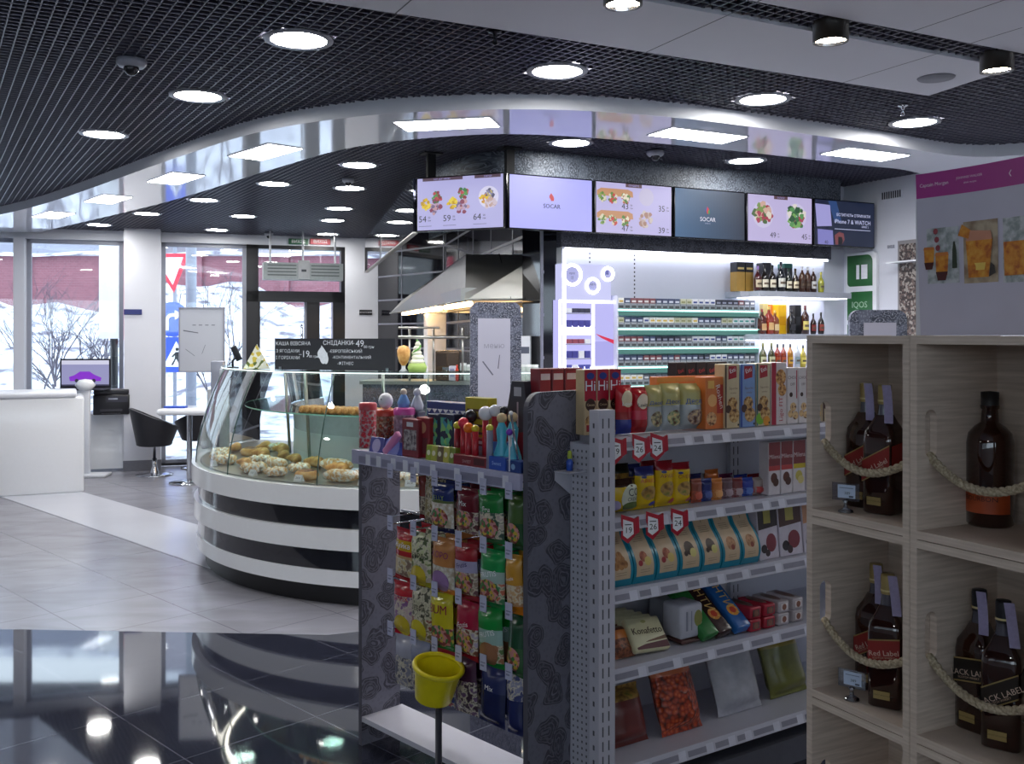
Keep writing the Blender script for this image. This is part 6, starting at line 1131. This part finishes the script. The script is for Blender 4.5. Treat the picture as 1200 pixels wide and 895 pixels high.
def tbox(px0, px1, top, y, c, lab, deco=None, tilt=0, z=None, d=.045, turn=0):
    x0, x1 = es(px0, y), es(px1, y); z = z or ZT+.002; h = ez(top, (px0+px1)/2, y)-z; w_ = x1-x0; m = MB(); m.bev(-w_/2, w_/2, 0, d, 0, h, c if not isinstance(c, str) else mat(c, .3), .002, 1)
    if deco: deco(m, w_, h)
    o = m.build('toy_box', None, ep((x0+x1)/2, y, z), ea+turn, lab, 'box'); o.rotation_euler = (tilt, 0, ea+turn); return o
def win(c1, c2, s=60): return lambda m, w_, h: (m.rect(-w_*.4, w_*.4, h*.18, h*.72, -.0006, ramp_mat('noise', [(.4, c1), (.6, c2)], s, .2)), m.rect(-w_*.2, w_*.2, h*.8, h*.92, -.0006, mat('#d0d0d8')))
tbox(432, 448, 512, .0, '#4a4a90', 'low blue violet packet at the left end of the toy shelf front', lambda m, w_, h: m.disc(0, h*.45, w_*.3, -.001, mat('#a8a0c8')), -.2); tbox(445, 470, 517, .005, '#3a4aa8', 'low bright blue packet on the toy shelf front', lambda m, w_, h: m.disc(0, h*.5, w_*.35, -.001, mat('#8a90d0')), -.3)
m = MB(); m.bev(-.014, .014, 0, .02, 0, .12, mat('#c87aa8', .3), .004); o = m.build('sweets_tube', None, ep(es(449, .0), -.0, ZT+.004), ea, 'pink slanting tube of sweets before the pink lidded tub', 'sweets tube'); o.rotation_euler = (0, R(48), ea)
tbox(471, 490, 491, .01, '#7a2430', 'maroon toy box with a silver window, left of two', win('#5c5058', '#a8a0a0')); tbox(488, 503, 489, .03, '#8c1c28', 'bright maroon toy box with a tan disc', lambda m, w_, h: (m.disc(0, h*.75, w_*.28, -.001, mat('#c89070')), m.rect(-w_*.35, w_*.35, h*.1, h*.5, -.0008, mat('#6a2c34'))))
grc = ramp_mat('cells', [(0, '#1c2444'), (.35, '#5cb08c'), (.6, '#3c8ca8'), (.8, '#8ac070')], 55, .3)
for i, (a, b) in enumerate(((501, 514), (514.5, 532))): tbox(a, b, 485, .05, '#1c2040', 'dark navy box with a green and cyan pattern, %s of two' % ('left', 'right')[i], lambda m, w_, h: (m.rect(-w_*.38, w_*.38, h*.2, h*.92, -.0006, grc), m.rect(-w_/2+.001, w_/2-.001, .002, h*.16, -.0007, mat('#a8b82c'))))
def bunt(m, w_, h):
    for k in range(7): x = -w_/2+w_*(k+.5)/7; m.face(x, h*.86, -.001, [(-w_/15, 0), (0, -.016), (w_/15, 0)], W_)
tbox(500, 546, 471, .13, '#3a4480', 'wide blue box with a row of white pennants at the back of the toy shelf', bunt)
for i, (px, c) in enumerate(((502, '#8c9c30'), (508, '#a8a840'), (515, '#6c5a3c'), (522, '#b8b04c'), (529, '#7a8a30'))): tbox(px-3.5, px+3, 521+i*.8, .0, c, '%s small packet in the low row before the navy boxes' % ORD[i], lambda m, w_, h: m.disc(0, h*.5, w_*.3, -.001, mat('#d8d4b8')), -.1, d=.03)
m = MB(); o = tbox(545, 572, 466, .12, '#b0a428', 'yellow box with dark stripes standing tall behind the ball topped sweets', lambda m, w_, h: [m.rect(-w_*.4, w_*.3, h*(.3+.12*k), h*(.34+.12*k), -.001, mat('#5a3a30')) for k in range(5)])
def lolly(px, y, py, c, r, lab, ssc='#d8d8d8'):
    z1 = ez(py, px, y); t = thing('ball_top_sweet', lab, 'sweet', ep(es(px, y), y, ZT+.002), ea); m = MB(); m.lathe([(0, 0), (.013, 0), (.011, z1-ZT-r*.6), (0, z1-ZT-r*.6)], mat(ssc, .3), 12); m.build('tube', t); m = MB(); m.ball((0, 0, z1-ZT), r, mat(c, .25), 16, 10); m.build('ball', t)
lolly(536, .03, 499, '#d8c83c', .015, 'sweet tube topped by a small yellow ball, left end of the bright balls', '#8c1c28'); lolly(543, .035, 496, '#d8324c', .02, 'sweet tube topped by a pinkish red ball', '#b02c38'); lolly(549, .02, 502, '#e8741c', .019, 'sweet tube topped by an orange ball', '#b02c38'); lolly(557, .02, 503, '#d8c02c', .014, 'sweet tube topped by a yellow ball right of the orange one', '#b82430')
lolly(552, .075, 488, '#22222a', .024, 'sweet tube topped by a black ball', '#3a2024'); lolly(569, .055, 485, '#dcdce4', .026, 'sweet tube topped by a large white ball, left of two', '#b82c38'); lolly(580, .07, 482, '#d4d4de', .022, 'sweet tube topped by a white ball, right of two', '#b0303c'); lolly(574, .01, 502, '#d8cc50', .013, 'sweet tube topped by a tiny yellow ball below the white balls', '#8a8aa0'); lolly(590, .09, 482, '#26262c', .016, 'sweet tube topped by a small black ball near the paisley panel', '#c02c3c')
tbox(531, 572, 534, -.0, '#7c1a26', 'low dark red tray box at the front right of the toy shelf', lambda m, w_, h: (m.text('SWEET', -w_*.1, h*.4, h*.4, -.001, mat('#c8a8a8')), m.rect(w_*.1, w_*.4, h*.2, h*.8, -.0008, mat('#4a1820')))); tbox(545, 575, 514, .075, '#7c2030', 'dark red box with a pale window behind the low tray', win('#8890c0', '#b8a8b8'))
tbox(572, 592, 535, -.0, '#2a52b0', 'low bright blue packet at the toy shelf front', lambda m, w_, h: m.text('Sweet', 0, h*.5, h*.4, -.001, mat('#a8c8f0'))); tbox(593, 610, 540, -.0, '#1f3c80', 'dark blue packet beside the near paisley panel', lambda m, w_, h: m.disc(0, h*.5, h*.25, -.001, mat('#8ab0d8'))); tbox(573, 592, 518, .05, '#3a6ac0', 'mid blue box behind the low blue packet')
cy = mat('#4ab4cc', .3)
for i, (px, y, py) in enumerate(((588, .045, 488), (601, .05, 487))):
    z1 = ez(py, px, y)-ZT; t = thing('cyan_sweet_wand', 'cyan flared sweets wand, %s of two by the near paisley panel' % ('left', 'right')[i], 'sweet', ep(es(px, y), y, ZT+.002), ea); m = MB(); m.lathe([(0, 0), (.035, 0), (.03, z1*.25), (.015, z1*.5), (.02, z1*.75), (.008, z1*.9)], cy, 18); m.build('body', t); m = MB(); m.ball((0, 0, z1*.96), .018, mat('#d0b890', .4), 14, 8); m.build('top', t)
m = MB(); m.ball((0, 0, .012), .012, mat('#6a2cb0', .3), 14, 8); m.tube([(0, 0, 0), (0, 0, -.12)], .003, white_mat, 6); t = m.build('lollipop', None, ep(es(597, .0), .0, ZT+.135), ea, 'purple ball lollipop in front of the cyan wands', 'lollipop'); t.location[2] = ZT+.125
m = MB(); m.ball((0, 0, .012), .012, mat('#cfe0ee', .3), 14, 8, (1.2, .5, 1.2)); m.tube([(0, 0, 0), (0, 0, -.1)], .003, white_mat, 6); m.build('lollipop', None, ep(es(590, .0), -.0+.035, ZT+.115), ea, 'pale blue flat lollipop in front of the cyan wands', 'lollipop')
x0, x1 = es(597, .17), es(626, .17); zb_ = ZT+.002; hh = ez(447, 612, .17)-zb_; m = MB(); w_ = x1-x0
m.plate([(-w_*.55, 0), (w_*.42, 0), (w_*.42, hh*.5), (w_*.25, hh), (-w_*.25, hh), (-w_*.55, hh*.45)], 0, .035, mat('#3c3c44', .35)); m.face(0, 0, -.001, [(-w_*.5, .01), (w_*.4, .01), (w_*.4, hh*.4), (-w_*.5, hh*.35)], mat('#7c1c2c')); m.rect(-w_*.15, w_*.15, hh*.82, hh*.93, -.001, mat('#b0b0b8')); m.rect(-.004, .004, hh*.45, hh*.75, -.001, mat('#b8a8b0'))
m.build('toy_box', None, ep((x0+x1)/2-.02, .17, zb_), ea, 'tapered charcoal and red box at the back, against the paisley panel top', 'box')
m = MB(); m.tube([(0, 0, 0), (.0, 0, .2)], .004, chrome, 6); m.ball((0, 0, .2), .008, W_, 8, 6); o = m.build('toy_wand', None, ep(EL-.05, .03, ZT+.003), ea, 'thin silver wand leaning on the near paisley panel', 'toy'); o.rotation_euler = (0, R(-12), ea)
# ================================================================== WOODEN CRATES
CP = (.69, 2.30); CD = (.4586, -.8888); CN = (.8888, .4586); ca_ = ang(CD); CH = .42; CW = round(ray(1066, CP, CD), 4); CDp = .26; TH = .018
wood = bpy.data.materials.new('limed wood'); wood.use_nodes = True; t = wood.node_tree; N = t.nodes.new; L_ = t.links.new
tc = N('ShaderNodeTexCoord'); mp = N('ShaderNodeMapping'); mp.inputs['Scale'].default_value = (3, 3, 60); nz = N('ShaderNodeTexNoise'); nz.inputs['Scale'].default_value = 2.2; nz.inputs['Detail'].default_value = 6
L_(tc.outputs['Object'], mp.inputs[0]); L_(mp.outputs[0], nz.inputs[0]); cr = N('ShaderNodeValToRGB'); cr.color_ramp.elements[0].position = .35; cr.color_ramp.elements[0].color = lin('#bfae9f'); cr.color_ramp.elements[1].position = .68; cr.color_ramp.elements[1].color = lin('#d8c8ba')
L_(nz.outputs['Fac'], cr.inputs[0]); L_(cr.outputs[0], t.nodes['Principled BSDF'].inputs['Base Color']); t.nodes['Principled BSDF'].inputs['Roughness'].default_value = .5
rope_m = ramp_mat('noise', [(.3, '#8f8069'), (.7, '#c9bba0')], 180, .8, bump=.4)
SY, SZ, SR, SHH = .042, .216, .0175, .05        # slot centre (depth, height), radius, half height
def side_board(m, x0, x1):
    out = []; n = 32
    for i in range(n):
        a = 2*math.pi*i/n; c, s_ = math.cos(a), math.sin(a); out.append((SY+SR*c, SZ+SR*s_+(SHH-SR)*(1 if s_ > 0 else -1)))
    Y0, Y1, Z0, Z1 = 0, CDp, 0, CH; rect = []
    for y, z in out:
        dy, dz = y-SY, z-SZ; ks = []
        if dy > 1e-6: ks.append((Y1-SY)/dy)
        if dy < -1e-6: ks.append((Y0-SY)/dy)
        if dz > 1e-6: ks.append((Z1-SZ)/dz)
        if dz < -1e-6: ks.append((Z0-SZ)/dz)
        k = min(ks); rect.append([SY+dy*k, SZ+dz*k])
    for cy_, cz_ in ((Y0, Z0), (Y1, Z0), (Y1, Z1), (Y0, Z1)):
        j = min(range(n), key=lambda i: (rect[i][0]-cy_)**2+(rect[i][1]-cz_)**2); rect[j] = [cy_, cz_]
    vs = [(x, y, z) for x in (x0, x1) for pts in (out, rect) for y, z in pts]; fs = []
    for i in range(n):
        j = (i+1) % n; fs += [(i, j, n+j, n+i), (2*n+j, 2*n+i, 3*n+i, 3*n+j), (i, 2*n+i, 2*n+j, j), (n+j, 3*n+j, 3*n+i, n+i)]
    m.add(vs, fs, wood)
parts = []
cr0 = thing('wooden_crate', 'x', 'crate', (CP[0], CP[1], 0), ca_)
g = .0008
m = MB(); side_board(m, g, TH); m.build('side_board', cr0); m = MB(); side_board(m, CW-TH, CW-g); m.build('side_board', cr0)
m = MB(); m.box(TH, CW-TH, 0, CDp, CH-TH, CH-.001, wood); m.build('top_board', cr0); m = MB(); m.box(TH, CW-TH, 0, CDp, .001, TH, wood); m.build('bottom_board', cr0); m = MB(); m.box(TH, CW-TH, CDp-.01, CDp, TH, CH-TH, wood); m.build('back_board', cr0)
m = MB(); path = []; n = 70
for i in range(n+1):
    s_ = i/n; x = TH*.7+(CW-TH*1.4)*s_; sag = .072*(1-(2*s_-1)**2); z = SZ-.047-sag*.75; path.append(Vector((x, SY+.004-.03*math.sin(math.pi*s_)*.4, z)))
for k in range(3):
    P = []
    for i, p in enumerate(path):
        t_ = (path[min(i+1, n)]-path[max(i-1, 0)]).normalized(); up = Vector((0, 1, 0)); b = t_.cross(up).normalized(); a = 2*math.pi*(k/3+i/n*CW/.045); P.append(p+up*.0045*math.cos(a)+b*.0045*math.sin(a))
    m.tube(P, .0052, rope_m, 8)
for e in (0, n): m.ball(tuple(path[e]), .009, rope_m, 10, 6)
m.build('rope_handle', cr0)
nmr = ('top', 'second', 'third', 'bottom'); nmc = ('left column beside the snack shelving', 'middle column', 'column at the right edge')
first = True
for c_ in range(3):
    for r_ in range(4):
        q = on(CP, CD, c_*CW); z = H-.0005-(r_+1)*CH if r_ < 3 else .0; lab = 'pale rope handled crate, %s in the %s' % (nmr[r_], nmc[c_])
        z = 1.65-CH*(r_+1)
        if r_ == 3: z = 1.65-CH*4
        if first: cr0.location = (q[0], q[1], z); tag(cr0, lab, 'crate', 'wooden rope handled crates'); first = False
        else: copy_thing(cr0, (q[0], q[1], z), ca_, lab, 'wooden rope handled crates')
def cp(x, y, z): q = on(CP, CD, x, CN, y); return (q[0], q[1], z)
amber = mat('#2a0f08', .03, noise=.1, coat=.8); rl = mat('#8c2420', .4); gold = mat('#a8925c', .35, .4); stamp = mat('#9c93b8', .5, noise=.25, scale=120); tint = mat('#4c4c58', .05, coat=.6)
def whisky(x, y, z, rz, lab, lc='#8c2420', txt='Red Label', slant=True, wide=.037, cap='#a8925c'):
    t = thing('whisky_bottle', lab, 'bottle', cp(x, y, z), rz, 'square whisky bottles in the crates'); r = wide; m = MB()
    m.lathe([(0, .002), (r*.9, .0), (r, .004), (r, .165), (r*.93, .185), (r*.62, .205), (r*.42, .222)], amber, 40, sq=7); m.lathe([(r*.42, .222), (r*.36, .245), (r*.34, .255)], tint, 24); m.build('glass_body', t)
    m = MB(); m.lathe([(r*.40, .246), (r*.41, .285), (r*.38, .29), (0, .29)], mat(cap, .35, .4), 20); m.lathe([(r*.43, .252), (r*.43, .256)], mat('#d8c890', .4), 20); m.build('cap', t)
    m = MB(); y_ = -r-.0008; lm = mat(lc, .4); k = .028 if slant else 0
    m.add([(-r*.92, y_, .098-k), (r*.92, y_, .108), (r*.92, y_, .155), (-r*.92, y_, .145-k)], [(0, 1, 2, 3)], lm)
    for dz in (0, .047): m.add([(-r*.92, y_-.0004, .098-k+dz), (r*.92, y_-.0004, .108+dz), (r*.92, y_-.0004, .111+dz), (-r*.92, y_-.0004, .101-k+dz)], [(0, 1, 2, 3)], gold)
    m.text(txt, 0, .122-k/2, .0165, y_-.0006, mat('#e0c8b8', .4), rot=math.atan2(.01+k, 2*r*.92)); m.text('SCOTCH WHISKY', 0, .112-k/2, .006, y_-.0006, mat('#d8b8a0', .4), rot=math.atan2(.01+k, 2*r*.92))
    m.rect(-r*.6, r*.35, .02, .038, y_, gold); m.text('PRODUCT OF SCOTLAND', -r*.1, .029, .004, y_-.0006, K_)
    x_ = r+.0008; m.add([(x_, -r*.92, .108), (x_, r*.92, .118), (x_, r*.92, .165), (x_, -r*.92, .155)], [(0, 1, 2, 3)], lm); m.add([(-x_, r*.92, .06), (-x_, -r*.92, .07), (-x_, -r*.92, .117), (-x_, r*.92, .107)], [(0, 1, 2, 3)], lm); m.build('label', t)
    m = MB(); m.grid(lambda u, v: (r*(.1+.5*u+(.35*v)), -r*(.46-.15*u)-.0015-.011*v*v, .290-v*.085), 3, 6, stamp); m.build('tax_stamp', t); return t
def zf(r_): return 1.65-CH*(r_+1)+TH+.0005
br_ = ca_+R(18)
whisky(.0576, .1335, zf(0), ca_+R(10), 'red label whisky bottle standing left in the top left crate'); whisky(.137, .105, zf(0), ca_+R(10), 'red label whisky bottle standing right in the top left crate')
def loc_of(px, Y): q = pt(px, Y); dx, dy = q[0]-CP[0], q[1]-CP[1]; return dx*CD[0]+dy*CD[1], dx*CN[0]+dy*CN[1]
x, y = loc_of(1026.8, 2.29); whisky(x, y, zf(1), ca_+R(8), 'red label whisky bottle standing left in the second crate of the left column'); x, y = loc_of(1040.5, 2.19); whisky(x, y, zf(1), ca_+R(28), 'red label whisky bottle standing right in the second crate of the left column', slant=False)
x, y = loc_of(1144, 2.05); whisky(x, y+.01, zf(1), ca_+R(5), 'dark label whisky bottle standing left in the second crate of the middle column', '#1c1410', 'BLACK LABEL', False, cap='#2a2a30'); x, y = loc_of(1163, 1.97); whisky(x+.01, y+.02, zf(1), ca_+R(25), 'dark label whisky bottle standing right in the second crate of the middle column', '#241a14', 'BLACK LABEL', True, cap='#2a2a30')
# round shouldered bourbon with an orange label
x, y = loc_of(1160, 2.08); t = thing('bourbon_bottle', 'dark flask shaped bottle with orange label in the top crate of the middle column', 'bottle', cp(x, y, zf(0)), ca_+R(12)); m = MB()
m.lathe([(0, .0), (.042, .0), (.047, .006), (.047, .175), (.043, .195), (.03, .21), (.018, .218), (.016, .245), (.019, .248), (.019, .254)], amber, 36); m.build('glass_body', t); m = MB(); m.lathe([(.0175, .252), (.018, .282), (0, .284)], mat('#1c1a1c', .5), 20); m.build('cap', t)
m = MB(); om = mat('#b04a20', .45); m.grid(lambda u, v: (.0476*math.sin((u-.5)*2.7), -.0476*math.cos((u-.5)*2.7), .03+.052*v), 24, 1, om); m.grid(lambda u, v: (.0480*math.sin((u-.5)*2.7), -.0480*math.cos((u-.5)*2.7), .074+.002*v), 24, 1, mat('#5a2010')); m.text('BOURBON', 0, .06, .014, 0, mat('#3a1c10'), depth=lambda X, Z: -math.sqrt(max(0, .0486**2-X*X))); m.build('label', t)
# price stands
def pstand(x, y, z, lab):
    t = thing('price_stand', lab, 'price tag', cp(x, y, z), ca_+R(24), 'clear price stands in the crates'); m = MB(); m.lathe([(0, 0), (.018, 0), (.016, .004), (.005, .01), (.004, .02), (.007, .026), (0, .03)], glass('#d8d8e0', .6), 16); m.build('foot', t)
    m = MB(); m.box(-.031, .031, 0, .002, .026, .066, glass('#e4e4f0', .5)); m.build('clear_plate', t); m = MB(); m.box(-.018, .022, -.001, -.0002, .032, .062, mat('#bccae0', .5)); m.rect(-.014, .018, .054, .056, -.0014, mat('#7c88a0')); m.text('389', .004, .043, .009, -.0014, mat('#3c4458')); m.rect(.008, .018, .034, .038, -.0014, mat('#4c5468')); m.build('paper_tag', t)
pstand(.092, .03, zf(0), 'clear price stand with a pale blue tag in the top left crate'); pstand(.11, .03, zf(1), 'clear price stand in the second crate of the left column')
# poster on the crates
pl0 = pt(1073, 2.29); s_ = ray(1215, pl0, CD); t = thing('drinks_poster', 'tall rum and whisky poster with a magenta header standing on the crates', 'poster', (pl0[0], pl0[1], 1.6505), ca_); PW, PH = s_, .374
def pz(X, Z): return .012*math.sin(math.pi*X/PW)-.0015
m = MB(); paper = mat('#c2bfd0', .4, noise=.06, scale=12); bend = lambda m_, x0, x1, z0, z1, mt, off: m_.grid(lambda u, v: (x0+(x1-x0)*u+.014*(1-(z0+(z1-z0)*v)/PH)*(1-(x0+(x1-x0)*u)/PW), .012*math.sin(math.pi*(x0+(x1-x0)*u)/PW)-off, z0+(z1-z0)*v), 16, 8, mt)
bend(m, 0, PW, 0, PH-.057, paper, 0); bend(m, 0, PW, PH-.057, PH, mat('#a8388c', .35, noise=.04), 0); m.grid(lambda u, v: (PW*(1-u), .012*math.sin(math.pi*(1-u))+.0012, PH*v), 16, 1, white_mat); tm = mat('#e6cfe2', .4)
dpf = lambda X, Z: .012*math.sin(math.pi*X/PW)-.0012
m.text('Captain Morgan', .047, PH-.028, .0112, 0, tm, depth=dpf); m.text('Captain Morgan', .0474, PH-.0281, .0112, 0, tm, depth=lambda X, Z: dpf(X, Z)-.0003); m.text('JOHNNIE WALKER', .135, PH-.022, .0078, 0, tm, depth=dpf); m.text('drink recipes', .137, PH-.034, .0062, 0, tm, depth=dpf); m.text('‹', .238, PH-.028, .03, 0, tm, depth=dpf)
pc1 = ramp_mat('noise', [(.35, '#8a9494'), (.6, '#c0c4c8')], 60, .4); pc2 = ramp_mat('noise', [(.35, '#8a7460'), (.6, '#b8a890')], 30, .4); bend(m, .024, .105, .118, .245, pc1, .0010); bend(m, .117, .205, .115, .252, pc2, .0010); bend(m, .218, .30, .112, .25, pc1, .0010)
oj = ramp_mat('noise', [(.3, '#a8501c'), (.5, '#cf8424'), (.75, '#dca440')], 60, .3); dkr_ = mat('#4a1a1c', .3)
def fc(pts, mt, off):
    pts = [(x, .115+(z-.115)*.8) for x, z in pts]; m.add([(x, dpf(x, z)-off, z) for x, z in pts], [tuple(range(len(pts)))], mt)
for gx, gz_, s in ((.036, .172, 1), (.068, .142, 1.25)): fc([(gx-.011*s, gz_), (gx-.013*s, gz_+.045*s), (gx+.013*s, gz_+.045*s), (gx+.011*s, gz_)], oj, .0012); fc([(gx-.008*s, gz_-.012*s), (gx+.008*s, gz_-.012*s), (gx+.012*s, gz_+.008*s), (gx-.012*s, gz_+.008*s)], dkr_, .0016); fc([(gx-.014*s, gz_+.044*s), (gx+.014*s, gz_+.044*s), (gx+.012*s, gz_+.052*s), (gx-.012*s, gz_+.052*s)], mat('#c87838'), .0018)
fc([(.094, .16), (.106, .16), (.104, .21), (.1, .235), (.096, .235), (.094, .21)], mat('#2c3a2a', .3), .0014)
for k in range(3): fc([(.052+.006*math.cos(2*math.pi*i/8)+.003*k, .268-.024*k+.009*math.sin(2*math.pi*i/8)) for i in range(8)], mat('#8c3a44'), .0015)
fc([(.135, .13), (.185, .13), (.195, .235), (.127, .235)], oj, .0014); fc([(.128, .232), (.194, .232), (.19, .255), (.132, .262)], mat('#c88a70', .3), .0017); fc([(.108, .25), (.135, .238), (.14, .262), (.118, .28)], oj, .0019); fc([(.15, .15), (.175, .15), (.178, .17), (.146, .17)], mat('#e8c860', .3), .0018); fc([(.186, .13), (.203, .14), (.2, .16), (.19, .17)], mat('#2a2424'), .0018)
fc([(.225, .13), (.28, .13), (.29, .22), (.222, .22)], oj, .0014)
m.build('sheet', t); m = MB(); m.box(.0, PW, .014, .017, 0, .02, glass('#e0e0e8', .4)); m.build('clear_foot', t)
